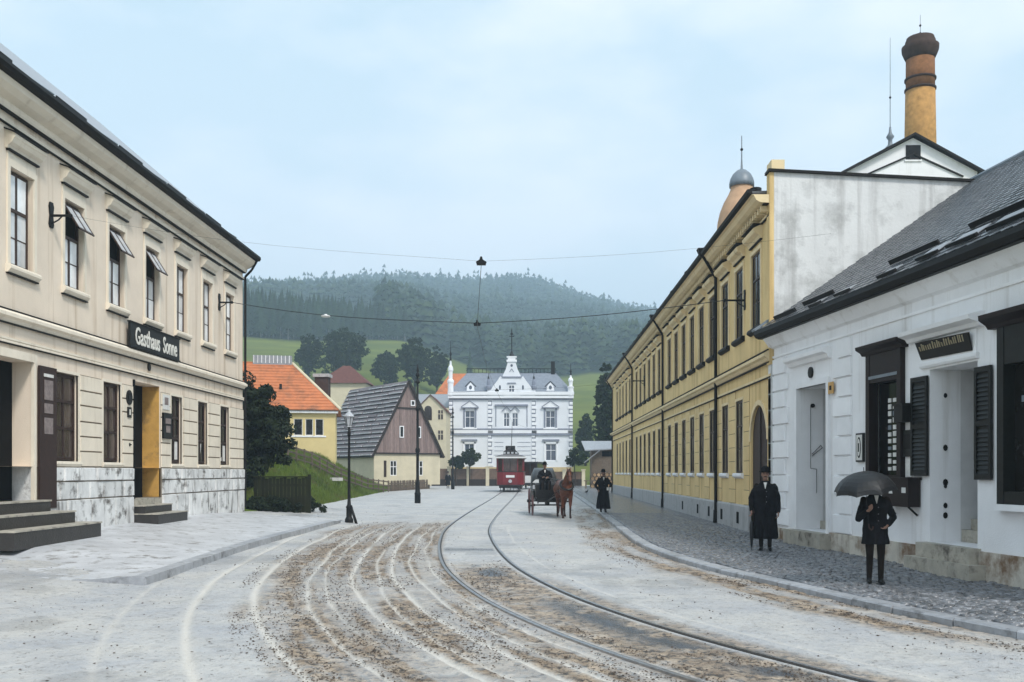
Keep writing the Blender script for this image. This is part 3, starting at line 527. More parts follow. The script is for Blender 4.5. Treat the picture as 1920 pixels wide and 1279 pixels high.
def leaf_crown(ells, ncl, nleaf, ls, seed, clr):
    """ells: [(cx,cy,cz,rx,ry,rz)]; leaf quads on the shells of many small clumps spread through the crown"""
    r_ = np.random.default_rng(seed); vol = np.array([e[3]*e[4]*e[5] for e in ells]); pick = r_.choice(len(ells), ncl, p=vol / vol.sum()); E_ = np.array(ells)[pick]
    d = r_.normal(size=(ncl, 3)); d /= np.linalg.norm(d, axis=1)[:, None]; rad = r_.uniform(.25, 1.0, ncl)**.45; C = E_[:, :3] + d * rad[:, None] * E_[:, 3:]
    k = r_.integers(0, ncl, nleaf); q = r_.normal(size=(nleaf, 3)); q /= np.linalg.norm(q, axis=1)[:, None]; cr = clr * r_.uniform(.6, 1.25, ncl)[k]; Pn = C[k] + q * (cr * r_.uniform(.35, 1.0, nleaf)**.6)[:, None] * np.array([1, 1, .75])
    nn = q + r_.normal(0, .6, (nleaf, 3)); nn[:, 2] += .35; nn /= np.linalg.norm(nn, axis=1)[:, None]; ax = np.cross(nn, r_.normal(size=(nleaf, 3))); ax /= np.linalg.norm(ax, axis=1)[:, None]; bx_ = np.cross(nn, ax); s_ = (ls * r_.uniform(.6, 1.35, nleaf))[:, None]
    V = np.stack([Pn - ax*s_, Pn + bx_*s_*.6, Pn + ax*s_, Pn - bx_*s_*.6], 1).reshape(-1, 3)
    return V, np.arange(4 * nleaf).reshape(-1, 4)
def leafy_tree(name, label, loc, ells, trunk_h, trunk_r, ncl, nleaf, ls, clr, seed, m_, group=None, cat='tree', stem='trunk'):
    tr = thing(name, label, cat, loc, 0, group); r_ = random.Random(seed); mb = MB(); tx = (r_.uniform(-.2, .2), r_.uniform(-.2, .2), trunk_h)
    mb.tube((0, 0, -.4), tx, trunk_r * 1.25, trunk_r * .75, 9)
    for e in ells:
        for _ in range(3): mb.tube(tx, (e[0] + r_.uniform(-.5, .5) * e[3], e[1] + r_.uniform(-.5, .5) * e[4], e[2] + r_.uniform(-.3, .5) * e[5]), trunk_r * .5, trunk_r * .12, 6)
    mb.build(stem, M['bark'], tr)
    V, F = leaf_crown(ells, ncl, nleaf, ls, seed, clr); put('crown', npmesh('crown', V, F, m_), tr); return tr
def tree_px(u0, u1, vt, vb, Y, name, label, seed, m_, group=None, lobes=5, nleaf=9000, ls=.30, zb=None):
    """broad tree whose crown spans photo columns u0..u1 and rows vt..vb at distance Y"""
    k = Y / FP; cx = ((u0 + u1) / 2 - VX) * k; rx = (u1 - u0) / 2 * k; zt, zl = CH + (HY - vt) * k, CH + (HY - vb) * k; zg = float(hill_z(cx, Y)) if zb is None else zb; r_ = random.Random(seed); hc = (zt - zl) / 2; ells = [(0, 0, (zt + zl) / 2 - zg, rx * .72, rx * .72, hc * .95)]
    for i in range(lobes):
        a = 6.28 * i / lobes + r_.uniform(-.4, .4); ells.append((rx * .5 * math.cos(a), rx * .5 * math.sin(a), (zt + zl) / 2 - zg + r_.uniform(-.45, .35) * hc, rx * r_.uniform(.38, .55), rx * r_.uniform(.38, .55), hc * r_.uniform(.4, .55)))
    return leafy_tree(name, label, (cx, Y, zg), ells, max(.8, (zl - zg) + hc * .5), max(.18, rx * .06), int(110 + 45 * lobes), nleaf, ls * .85, rx * .15, seed, m_, group)
tree_px(552, 606, 622, 705, 218, 'broadleaf_tree', 'slim dark broadleaf tree behind the orange tiled roof', 1, M['leaf_dark'], nleaf=8000, lobes=4)
tree_px(598, 696, 612, 716, 214, 'broadleaf_tree', 'wide round dark tree above the dark chimney stack', 2, M['leaf_dark'], nleaf=14000, lobes=7)
tree_px(696, 752, 658, 722, 208, 'broadleaf_tree', 'low rounded dark tree above the ridge of the timber house', 3, M['leaf_dark'], nleaf=8000, lobes=4)
tree_px(744, 812, 628, 728, 212, 'broadleaf_tree', 'tall dark tree standing between the timber house and the villa', 4, M['leaf_dark'], nleaf=12000, lobes=6)
tree_px(796, 842, 648, 728, 222, 'broadleaf_tree', 'dark tree just beside the villa corner pinnacle', 5, M['leaf_dark'], nleaf=8000, lobes=4)
tree_px(1112, 1160, 662, 880, 118, 'broadleaf_tree', 'tall dark tree rising beyond the far end of the yellow building', 6, M['leaf_dark'], nleaf=12000, lobes=7, zb=.2)
tree_px(1078, 1118, 775, 870, 150, 'leafy_bush', 'dark green thicket on the slope right of the villa', 8, M['leaf_dark'], nleaf=7000, lobes=4)
v, f = conifer_arrays(91, 12.5, 2.6, 12, 8, .08); Pc = P(881, 700, 330); zc = float(hill_z(Pc.x, 330)); tr = thing('spruce_tree', 'single small dark spruce behind the villa roof', 'spruce', (Pc.x, 330, zc)); hh = (CH + (HY - 655) * 330 / FP - zc) / 12.5; tr.scale = (hh, hh, hh)
put('crown', npmesh('spruce_crown', v, f, M['needle']), tr); MB().tube((0, 0, -1), (0, 0, 9), .22, .06, 6).build('trunk', M['bark'], tr)
# big lilac-like tree beside the inn
leafy_tree('broadleaf_tree', 'dense near-black tree leaning over the board fence beside the inn', (-12.9, 42.0, .9), [(0, 0, 3.1, 1.9, 1.9, 2.0), (-.9, -.3, 4.0, 1.5, 1.4, 1.3), (.95, -.3, 2.9, 1.2, 1.3, 1.6), (.7, -.6, 1.6, 1.6, 1.3, 1.2), (-1.8, -.2, 2.4, 1.5, 1.5, 1.9), (.2, .2, 4.1, .9, 1.0, .9), (-1.6, -.8, 1.0, 1.5, 1.0, .9), (.8, -.6, .7, 1.5, 1.0, .8), (1.6, .1, 2.2, .7, .8, 1.0)], 1.6, .16, 230, 34000, .095, .42, 12, M['leaf_near'])
for i, (u, v_, Y_, w_) in enumerate([(880, 857, 112.5, 1.25), (1080, 858, 112.8, 1.3), (856, 866, 112.4, .8)]):
    p = P(u, v_, Y_); leafy_tree('clipped_bush', ['round clipped bush on a stem below the villa left window', 'dark clipped bush at the right corner of the villa', 'small dark bush beside the villa left corner'][i], (p.x, Y_, .25), [(0, 0, p.z - .25, w_, w_, w_ * .8), (.2, 0, p.z - .5, w_ * .8, w_ * .8, w_ * .6)], max(.5, p.z - 1.2), .07, 50, 4500, .10, .3, 30 + i, M['leaf_dark'], cat='bush', stem='stem')
for i, (x, y, w_) in enumerate([(-11.3, 37.5, .9), (-10.2, 37.9, 1.0), (-9.5, 39.3, .9)]):
    leafy_tree('low_bush', ['low dark weeds at the foot of the inn corner', 'low dark weeds under the middle of the board fence', 'low dark weeds by the end post of the board fence'][i], (x, y - .5, .35), [(0, 0, .15, w_, .5, .30), (.3, .1, .1, w_ * .8, .4, .36), (-.4, .0, .1, w_ * .6, .4, .42)], .2, .02, 60, 6000, .045, .17, 40 + i, M['leaf_near'], cat='weeds', stem='stem')
# ================================================================== BUILDING HELPERS (local frame: x along the front, y into the building, z up)
def wall_open(mb, x0, x1, z0, z1, ops, y=0.0, rev=.22, jamb=None):
    """front face at y with rectangular openings (x0,x1,z0,z1[,reveal]) and their reveals"""
    xs = sorted({x0, x1, *[o[0] for o in ops], *[o[1] for o in ops]}); zs = sorted({z0, z1, *[o[2] for o in ops], *[o[3] for o in ops]})
    xs = [x for x in xs if x0 <= x <= x1]; zs = [z for z in zs if z0 <= z <= z1]
    for a, b in zip(xs[:-1], xs[1:]):
        for c, d in zip(zs[:-1], zs[1:]):
            mx_, mz_ = (a + b) / 2, (c + d) / 2
            if not any(o[0] < mx_ < o[1] and o[2] < mz_ < o[3] for o in ops): mb.poly([(a, y, c), (b, y, c), (b, y, d), (a, y, d)])
    for o in ops:
        a, b, c, d = o[:4]; r = y + (o[4] if len(o) > 4 else rev)
        mb.poly([(a, y, c), (a, r, c), (a, r, d), (a, y, d)]); mb.poly([(b, y, c), (b, y, d), (b, r, d), (b, r, c)])
        mb.poly([(a, y, d), (a, r, d), (b, r, d), (b, y, d)]); mb.poly([(a, y, c), (b, y, c), (b, r, c), (a, r, c)])
_wc = {}
def window(parent, x0, x1, z0, z1, fm, pm, cols=2, rows=((0, .6, 2), (.6, 1, 1)), y=.14, fr=.06, bar=.03, tr=.07, name='window', open_top=None):
    """frame mesh with sash bars; every pane a child of its own. rows: (from, to, panes high) sashes, fractions of the height"""
    w_, h_ = x1 - x0, z1 - z0; key = (round(w_, 2), round(h_, 2), fm.name, cols, rows, fr, open_top is not None)
    cells = []
    if key not in _wc:
        mb = MB(); mb.box(0, fr, 0, .08, 0, h_); mb.box(w_ - fr, w_, 0, .08, 0, h_); mb.box(fr, w_ - fr, .001, .079, h_ - fr, h_); mb.box(fr, w_ - fr, .001, .079, 0, fr)
        for k, (a, b, n) in enumerate(rows):
            za, zb = fr + (h_ - 2*fr) * a, fr + (h_ - 2*fr) * b
            if k > 0: mb.box(fr, w_ - fr, -.012, .07, za - tr/2, za + tr/2); za += tr/2
            if k < len(rows) - 1: zb -= tr/2
            is_open = open_top is not None and k == len(rows) - 1
            for c in range(1, cols):
                xc = fr + (w_ - 2*fr) * c / cols
                if not is_open: mb.box(xc - tr/2, xc + tr/2, .004, .066, za, zb)
            for q in range(1, n): mb.box(fr, w_ - fr, .016, .05, za + (zb - za)*q/n - bar/2, za + (zb - za)*q/n + bar/2)
            for c in range(cols):
                xa, xb = fr + (w_ - 2*fr)*c/cols + (tr/2 if c else 0), fr + (w_ - 2*fr)*(c+1)/cols - (tr/2 if c < cols-1 else 0)
                for q in range(n):
                    zc, zd = za + (zb - za)*q/n + (bar/2 if q else 0), za + (zb - za)*(q+1)/n - (bar/2 if q < n-1 else 0); cells.append((xa, xb, zc, zd, is_open))
        pms = {}
        for xa, xb, zc, zd, _ in cells:
            kk = (round(xb - xa, 3), round(zd - zc, 3))
            if kk not in pms: pms[kk] = MB().box(0, xb - xa, 0, .012, 0, zd - zc).mesh('pane', pm)
        _wc[key] = (mb.mesh('window_frame', fm), cells, pms)
    me, cells, pms = _wc[key]; o = put(name, me, parent, (x0, y, z0))
    for xa, xb, zc, zd, is_open in cells:
        kk = (round(xb - xa, 3), round(zd - zc, 3)); m_ = pms[kk]
        if m_.materials[0] != pm:
            m_ = MB().box(0, xb - xa, 0, .012, 0, zd - zc).mesh('pane', pm); pms[kk] = m_
        if not is_open: put('pane', m_, o, (xa, .02, zc), (random.gauss(0, .006), 0, random.gauss(0, .008)))
    if open_top is not None:                                            # top sash swung outwards, hinged along its upper edge
        a, b, _ = rows[-1]; za, zb = fr + (h_ - 2*fr)*a + tr/2, h_ - fr; hh = zb - za; ww = w_ - 2*fr; ang = open_top; mb = MB()
        mb.box(0, ww, -.03, .0, -hh, -hh + .05); mb.box(0, ww, -.03, 0, -.05, 0); mb.box(0, .05, -.03, 0, -hh, 0); mb.box(ww - .05, ww, -.03, 0, -hh, 0); mb.box(ww/2 - .03, ww/2 + .03, -.029, -.001, -hh + .05, -.05)
        s = mb.build('open_sash', fm, o, loc=(fr, -.02, zb)); s.rotation_euler = (-ang, 0, 0)
        for xa in (.05, ww/2 + .03): put('pane', MB().box(0, ww/2 - .08, 0, .01, 0, hh - .1).mesh('pane', M['pane_sky']), o).matrix_local = Matrix.Translation((fr, -.02, zb)) @ Matrix.Rotation(-ang, 4, 'X') @ Matrix.Translation((xa, -.02, -hh + .05))
        MB().box(fr, w_ - fr, .06, .075, za, zb).build('dark_room', M['black_wood'], o)
    return o
M['pane_sky'] = mat('sky_toned_glass', (0.55, 0.57, 0.60), .08, .1, 2, 0, 1, .7)  # sky reflection put into the pale base colour
def text_mesh(s, size, m_, ext=.01, xs=1.0):
    cu = bpy.data.curves.new('lettering', 'FONT'); cu.body = s; cu.size = size; cu.extrude = ext; cu.align_x = 'CENTER'; cu.align_y = 'CENTER'; cu.resolution_u = 3; cu.offset = .012 * size
    o = bpy.data.objects.new('lettering', cu); col.objects.link(o); dg = bpy.context.evaluated_depsgraph_get(); me = bpy.data.meshes.new_from_object(o.evaluated_get(dg)); bpy.data.objects.remove(o); bpy.data.curves.remove(cu)
    co = np.empty(len(me.vertices) * 3, np.float32); me.vertices.foreach_get('co', co); co = co.reshape(-1, 3); co[:, 0] *= xs; me.vertices.foreach_set('co', co.ravel()); me.materials.clear(); me.materials.append(m_); me.update(); return me
def quad_roof(mb, pts, th=.06):
    """thick roof slab from 4 corner points"""
    p = [Vector(q) for q in pts]; n = (p[1] - p[0]).cross(p[3] - p[0]).normalized() * th
    if n.z < 0: n = -n
    return mb.hexa(p, [q + n for q in p])

# ================================================================== THE INN (left): front at X=-11, local x = Y - 15
inn = thing('inn_building', 'long two-storey cream stucco inn with brown windows and whitewashed stone plinth', 'inn', (-11, 15, 0), R(90))
LX = lambda Y: Y - 15.0
IL = 21.0
up = [LX(20.04 + 2.32 * i) for i in range(-2, 7)]
gw = [(16.2, 17.25), (21.93, 23.05), (24.38, 25.40), (28.92, 29.80), (31.2, 32.08), (33.42, 34.35)]
ops_up = [(a, a + .96, 6.14, 8.2) for a in up]
ops_g = [(LX(a), LX(b), 2.06, 4.12) for a, b in gw] + [(LX(26.2), LX(28.05), 1.08, 4.31, .5), (LX(19.5), LX(20.98), 1.2, 4.2, .45)]
mb = MB(); wall_open(mb, 0, IL, 1.93, 9.6, ops_up + [(a, b, max(c, 1.93), d, *e) for a, b, c, d, *e in ops_g], rev=.24)
mb.poly([(IL, 0, .1), (IL, 11, .1), (IL, 11, 9.6), (IL, 0, 9.6)]); mb.poly([(0, 0, .1), (0, 0, 9.6), (0, 11, 9.6), (0, 11, .1)]); mb.poly([(0, 11, .1), (0, 11, 9.6), (IL, 11, 9.6), (IL, 11, .1)])
mb.poly([(IL, 0, 9.6), (IL, 11, 9.6), (IL, 5.5, 14.6)]); mb.poly([(0, 0, 9.6), (0, 5.5, 14.6), (0, 11, 9.6)])
mb.build('wall', M['cream'], inn)
# rendered blocks of the ground floor, each one proud of a dark joint
jz = [1.935, 2.31, 2.67, 3.03, 3.42, 3.78, 4.16]
piers = [(15.02, 16.1), (17.35, 19.35), (23.13, 24.28), (25.5, 26.14), (28.12, 28.84), (29.88, 31.12), (32.16, 33.34), (34.43, 36.0), (21.84, 21.86)]
MB().box(LX(21.9), IL, -.004, .0, 1.935, 4.162).build('joint_bed', M['joint'], inn) if False else None
for a, b in piers:
    if b - a < .1: continue
    jb = MB().box(LX(a), LX(b), -.010, -.002, 1.94, 4.16).build('joint_backing', M['joint'], inn)
    for k in range(6):
        n_ = 1; c = .035
        for q in range(n_): MB().hexa([(LX(a), -.003, jz[k] + .014), (LX(b), -.003, jz[k] + .014), (LX(b), -.003, jz[k+1] - .014), (LX(a), -.003, jz[k+1] - .014)][::-1], [(LX(a) + .006, -c, jz[k] + .022), (LX(b) - .006, -c, jz[k] + .022), (LX(b) - .006, -c, jz[k+1] - .022), (LX(a) + .006, -c, jz[k+1] - .022)][::-1]).build('facing_block', M['cream_block'], inn)
# mouldings
for nm, prof in (('cornice', [(0.0, 9.05), (-.05, 9.05), (-.05, 9.12), (0, 9.12)]), ('cornice', [(0, 9.30), (-.10, 9.30), (-.13, 9.38), (-.13, 9.44), (-.30, 9.52), (-.42, 9.62), (-.45, 9.74), (0, 9.74)]), ('string_course', [(0, 4.92), (-.06, 4.92), (-.10, 4.99), (-.17, 5.03), (-.17, 5.10), (-.05, 5.18), (0, 5.18)]), ('string_course', [(0, 4.50), (-.045, 4.50), (-.045, 4.535), (-.03, 4.55), (-.05, 4.57), (-.05, 4.61), (0, 4.62)])):
    MB().sweepx(prof, -.02, IL + (.14 if prof[0][1] > 9 else .05)).build(nm, M['cream_light'], inn)
for z_, d_ in ((5.182, .075), (4.895, .075), (9.27, .12), (9.02, .06), (4.47, .055)): MB().box(-.02, IL + .04, -d_, 0, z_, z_ + .022).build('flashing_and_shade', M['gutter'], inn)  # metal covers above; dark strips beneath stand in for the mouldings' shadow lines
MB().sweepx([(-.40, 9.745), (-.58, 9.77), (-.62, 9.85), (-.60, 9.93), (-.38, 9.93)], -.1, IL + .25).build('gutter', M['gutter'], inn)
rf = MB(); quad_roof(rf, [(-.1, -.42, 9.88), (IL + .2, -.42, 9.88), (IL + .2, 5.5, 14.95), (-.1, 5.5, 14.95)], .07); quad_roof(rf, [(-.1, 11.4, 9.88), (-.1, 5.5, 14.95), (IL + .2, 5.5, 14.95), (IL + .2, 11.4, 9.88)], .07); roof = rf.build('roof', M['slate_pale'], inn)
rs = 5.07 / 5.92                                                         # slope: z per y
for k in range(34):                                                     # slate courses seen along the eave
    x0 = -.1 + k * .62
    if x0 + .6 > IL + .2: break
    for r_ in range(3):
        y0, y1 = -.42 + r_ * .30, -.42 + (r_ + 1) * .30 + .03; zz = lambda y, e: 9.965 + (y + .42) * rs + e
        MB().hexa([(x0 + .31*(r_ % 2), y0, zz(y0, .02)), (x0 + .6 + .31*(r_ % 2), y0, zz(y0, .02)), (x0 + .6 + .31*(r_ % 2), y1, zz(y1, .002)), (x0 + .31*(r_ % 2), y1, zz(y1, .002))], [(x0 + .31*(r_ % 2), y0, zz(y0, .045)), (x0 + .6 + .31*(r_ % 2), y0, zz(y0, .045)), (x0 + .6 + .31*(r_ % 2), y1, zz(y1, .015)), (x0 + .31*(r_ % 2), y1, zz(y1, .015))]).build('slate', M['slate_pale'], roof)
for k in range(6):                                                      # snow boards lying on brackets along the eave
    x0 = .6 + k * 3.4; MB().box(x0, x0 + 1.5, .18, .21, 10.47, 10.60).build('snow_guard', M['black_iron'], roof); MB().path([(x0 + 1.5, .2, 10.5), (x0 + 3.3, .2, 10.58)], .018).build('guard_rail', M['lead'], roof)
dp = MB().path([(IL + .1, -.52, 9.78), (IL + .06, -.32, 9.40), (IL + .06, -.08, 9.15), (IL + .06, -.08, .5)], .045, 8).build('downpipe', M['gutter'], inn)
# windows: first floor
for i, a in enumerate(up):
    b = a + .96; wnd = window(inn, a + .03, b - .03, 6.17, 8.17, M['brown_frame'], M['pane_pale'], y=.10, open_top=R(32) if i in (3, 4, 5) else None)
    MB().sweepx([(0, 8.54), (-.05, 8.54), (-.07, 8.60), (-.15, 8.66), (-.19, 8.74), (-.22, 8.77), (-.22, 8.83), (-.10, 8.90), (0, 8.92)], a - .16, b + .16).build('window_hood', M['cream_light'], inn); MB().hexa([(a - .20, -.25, 8.832), (b + .20, -.25, 8.832), (b + .20, .0, 8.922), (a - .20, .0, 8.922)], [(a - .20, -.25, 8.86), (b + .20, -.25, 8.86), (b + .20, .0, 8.95), (a - .20, .0, 8.95)]).box(a - .12, b + .12, -.085, 0, 8.50, 8.538).build('hood_flashing_and_shade', M['gutter'], inn)  # dark cover on top; strip below the hood stands in for its shadow
    fr_ = MB(); fr_.box(a - .10, a, -.035, 0, 6.14, 8.32); fr_.box(b, b + .10, -.035, 0, 6.14, 8.32); fr_.box(a, b, -.035, 0, 8.2, 8.32); fr_.box(a - .08, b + .08, -.02, 0, 8.32, 8.54); fr_.build('window_surround', M['cream_light'], inn)
    MB().sweepx([(.1, 6.14), (-.10, 6.14), (-.12, 6.10), (-.12, 6.05), (-.05, 5.97), (0, 5.97)], a - .14, b + .14).build('window_sill', M['cream_light'], inn); MB().box(a - .12, b + .12, -.07, 0, 5.94, 5.968).build('sill_shade_strip', M['gutter'], inn)  # dark strip added under the sill as its shadow line
# ground-floor windows
for i, (a, b) in enumerate(gw):
    a, b = LX(a), LX(b); window(inn, a + .02, b - .02, 2.09, 4.10, M['brown_wood'], M['pane_mid'] if i < 3 else M['pane_dark'], y=.07, fr=.08, rows=((0, .36, 1), (.36, .70, 1), (.70, 1, 1)))
    MB().sweepx([(.06, 2.06), (-.07, 2.06), (-.08, 2.0), (-.04, 1.94), (0, 1.94)], a - .08, b + .08).build('window_sill', M['cream_light'], inn)
    fr_ = MB(); fr_.box(a - .07, a, -.02, .04, 2.06, 4.19); fr_.box(b, b + .07, -.02, .04, 2.06, 4.19); fr_.box(a, b, -.02, .04, 4.12, 4.19); fr_.build('window_surround', M['cream_light'], inn)
    if i >= 3: MB().box(a + .12, b - .12, .09, .098, 2.2, 2.75).build('half_curtain', M['paper'], inn)
# inn door: deep ochre reveal, dark leaf, steps
a, b = LX(26.2), LX(28.05)
MB().box(b - .012, b - .001, .012, .5, 1.09, 4.30).build('door_reveal', M['ochre'], inn)
MB().box(a + .001, a + .012, .012, .5, 1.09, 4.30).build('door_reveal', M['ochre'], inn)
dr = MB(); dr.box(a, b, .50, .55, 1.08, 4.31); dr.build('door', M['black_wood'], inn); MB().box(a + .95, a + 1.0, .46, .499, 1.1, 4.0).build('door_edge', M['brown_wood'], inn)
MB().box(a - .02, a + .05, -.045, .12, 1.08, 4.34).build('door_post', M['black_wood'], inn)
MB().box(a, b, -.06, .5, .90, 1.075).build('door_threshold', M['step'], inn)
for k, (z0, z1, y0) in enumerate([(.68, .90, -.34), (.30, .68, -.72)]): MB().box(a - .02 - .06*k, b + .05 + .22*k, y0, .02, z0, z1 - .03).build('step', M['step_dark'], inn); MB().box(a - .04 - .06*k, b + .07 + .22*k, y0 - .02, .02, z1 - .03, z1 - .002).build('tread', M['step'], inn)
# tap-room door with steps and open brown leaf carrying notices
a, b = LX(19.5), LX(20.98)
MB().box(a, b, .45, .5, 1.2, 4.2).build('door', M['black_wood'], inn); MB().box(b, b + .02, .0, .45, .9, 1.93).build('door_jamb', M['plinth'], inn)
MB().box(b - .02, b + .07, -.05, .03, .98, 4.2).build('door_post', M['cream_light'], inn)
MB().box(a - .1, b + .1, -.05, .02, 4.2, 4.38).build('door_lintel', M['cream_light'], inn)
lf = MB().box(LX(21.12), LX(21.86), -.09, -.04, 1.0, 4.16).build('door_leaf', M['brown_wood'], inn)
for z0, z1 in ((3.42, 3.86), (3.12, 3.34), (2.66, 3.02)): MB().box(LX(21.30), LX(21.68), -.098, -.091, z0, z1).build('notice', M['paper_grey'], lf)
MB().box(LX(21.28), LX(21.70), -.10, -.091, 3.93, 4.0).build('notice', M['paper'], lf)
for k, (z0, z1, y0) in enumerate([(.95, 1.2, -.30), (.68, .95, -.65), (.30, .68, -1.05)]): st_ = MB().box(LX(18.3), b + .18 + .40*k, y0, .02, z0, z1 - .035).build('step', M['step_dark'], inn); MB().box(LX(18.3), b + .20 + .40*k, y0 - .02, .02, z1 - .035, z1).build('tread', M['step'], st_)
# plinth of whitewashed stones
pz = [.25, 1.16, 1.59, 1.93]
MB().box(LX(15), LX(19.5), -.03, .0, .2, 1.925).box(LX(20.98), LX(26.14), -.03, .0, .2, 1.925).build('plinth_bed', M['joint'], inn); MB().box(LX(28.11), IL, -.03, .0, .2, 1.925).build('plinth_bed', M['joint'], inn)
for s0, s1 in ((LX(15), LX(18.25)), (LX(21.6), LX(26.12)), (LX(28.13), IL + .02)):
    for k in range(3):
        x = s0; first = True
        while x < s1 - .05:
            ln = random.uniform(.65, 1.35) * (.6 if first and k % 2 else 1); x1 = min(x + ln, s1); x1 = s1 if s1 - x1 < .35 else x1; d = random.uniform(.055, .095); g_ = .012; first = False
            MB().hexa([(x + g_, -.028, pz[k] + g_), (x1 - g_, -.028, pz[k] + g_), (x1 - g_, -.028, pz[k+1] - g_), (x + g_, -.028, pz[k+1] - g_)][::-1], [(x + g_ + .02, -d, pz[k] + g_ + .015), (x1 - g_ - .02, -d + random.uniform(-.01, .01), pz[k] + g_ + .015), (x1 - g_ - .02, -d, pz[k+1] - g_ - .015), (x + g_ + .02, -d + random.uniform(-.01, .01), pz[k+1] - g_ - .015)][::-1]).build('plinth_stone', M['plinth'], inn); x = x1
# small fittings on the front
def wall_thing(parent_loc, rz, name, label, cat, x, z): o = thing(name, label, cat, (0, 0, 0), rz); m_ = Matrix.Translation(parent_loc) @ Matrix.Rotation(rz, 4, 'Z'); o.location = m_ @ Vector((x, 0, z)); return o
def inn_sign(name, label, cat, Y, z): return wall_thing((-11, 15, 0), R(90), name, label, cat, LX(Y), z)
sg = inn_sign('sign_board', 'long black inn sign with white Gothic lettering above the inn door', 'sign', 27.42, 5.52)
MB().box(-1.77, 1.77, -.16, -.10, -.32, .31).build('board', M['sign_black'], sg); fr_ = MB(); fr_.box(-1.8, 1.8, -.18, -.09, .31, .35); fr_.box(-1.8, 1.8, -.18, -.09, -.36, -.32); fr_.build('board_frame', M['gutter'], sg)
for s, sz, dx in (('Gasthaus', .66, -.60), ('Sonne', .66, 1.02)): put('lettering', text_mesh(s, sz, M['letter'], .008, .70 if s == 'Gasthaus' else .66), sg, (dx, -.165, -.03), (R(90), 0, 0))
MB().tube((-1.5, 0, .2), (-1.5, -.1, .2), .02).tube((1.5, 0, .2), (1.5, -.1, .2), .02).build('fixing', M['black_iron'], sg)
s_ = inn_sign('oval_sign', 'dark oval tin sign beside the inn door', 'sign', 25.86, 3.82); pr = [(.19 * math.cos(6.283*i/20), -.06, .20 * math.sin(6.283*i/20)) for i in range(20)]; MB().prism(pr, (0, .03, 0)).build('plate', M['sign_black'], s_); MB().box(-.10, .10, -.07, -.061, -.10, .10).build('plate_mark', M['gutter'], s_)
s_ = inn_sign('number_plate', 'small dark house plate with a white mark under the oval sign', 'sign', 25.86, 3.42); MB().box(-.12, .12, -.06, -.036, -.14, .14).build('plate', M['sign_black'], s_); MB().box(-.03, .05, -.066, -.061, -.07, .08).build('plate_mark', M['letter'], s_)
s_ = inn_sign('notice_sheet', 'pale paper notice on the wall right of the inn door', 'notice', 28.45, 3.90); MB().box(-.26, .26, -.05, -.036, -.24, .20).build('sheet', M['paper'], s_); MB().box(-.14, .14, -.056, -.051, -.10, .12).build('print', M['paper_grey'], s_)
s_ = inn_sign('notice_board', 'dark framed notice board below the pale paper notice', 'notice board', 28.45, 3.20); MB().box(-.32, .32, -.10, -.036, -.40, .36).build('board', M['sign_black'], s_); MB().box(-.20, .20, -.106, -.101, .04, .20).box(-.16, .16, -.106, -.101, -.22, -.02).build('print', M['paper_grey'], s_)
s_ = inn_sign('wall_medallion', 'tiny dark round medallion above the inn door', 'medallion', 27.25, 4.79); MB().prism([(.09 * math.cos(.6283*i), -.04, .11 * math.sin(.6283*i)) for i in range(10)], (0, .04, 0)).build('disc', M['sign_black'], s_)
s_ = inn_sign('door_bell', 'small dark bell pull left of the inn door', 'bell', 25.9, 2.55); MB().prism([(.04 * math.cos(.6283*i), -.05, .05 * math.sin(.6283*i)) for i in range(10)], (0, .02, 0)).build('plate', M['black_iron'], s_); MB().tube((0, -.05, 0), (0, -.09, 0), .015).build('knob', M['black_iron'], s_)

# ================================================================== THE YELLOW BUILDING (right): front at X=6.1, local x = 76.5 - Y
YE, YN = 76.5, 24.84; YLn = YE - YN
yb = thing('yellow_building', 'very long two-storey ochre yellow building with dentil cornice and many tall windows', 'building', (6.1, YE, 0), R(-90))
KX = lambda Y: YE - Y
wy = [26.54, 28.72, 30.88] + [33.15 + 2.12 * i for i in range(6)] + [47.35 + 2.12 * i for i in range(6)] + [62.2 + 2.42 * i for i in range(5)]
ops = [(KX(y) - .56, KX(y) + .56, 5.80, 7.88) for y in wy] + [(KX(y) - .5, KX(y) + .5, 1.78, 3.95) for y in wy[1:]] + [(KX(27.25), KX(25.3), .85, 3.65, .55)]
mb = MB(); wall_open(mb, 0, YLn, .85, 9.0, ops, rev=.22); mb.poly([(0, 0, 0), (0, 0, 9), (0, 10, 9), (0, 10, 0)]); mb.poly([(0, 10, 0), (0, 10, 9), (YLn, 10, 9), (YLn, 10, 0)])
xa, xb_, zc = KX(27.25), KX(25.3), 3.65; xm, rr = (xa + xb_) / 2, (xb_ - xa) / 2; zs = zc - rr                      # spandrels of the arched gateway
for sgn in (-1, 1):
    arc = [(xm + sgn * rr * math.cos(math.pi/2 * k/10), -.0, zs + rr * math.sin(math.pi/2 * k/10)) for k in range(11)]; mb.prism([(xm + sgn * rr, 0, zc)] + arc, (0, .54, 0))
mb.build('wall', M['yellow'], yb)
MB().box(xa, xb_, .06, .10, .1, zc).build('gate', M['brown_wood'], yb); MB().box(xm - .03, xm + .03, .03, .059, .1, zc).build('gate_rib', M['dark_beam'], yb)
ar = MB()
for k in range(12):
    t0, t1 = math.pi * k / 12, math.pi * (k + 1) / 12; ar.hexa([(xm + q * math.cos(t), -.03, zs + q * math.sin(t)) for q, t in ((rr, t0), (rr + .14, t0), (rr + .14, t1), (rr, t1))], [(xm + q * math.cos(t), .0, zs + q * math.sin(t)) for q, t in ((rr, t0), (rr + .14, t0), (rr + .14, t1), (rr, t1))])
ar.build('gate_arch', M['yellow_trim'], yb)
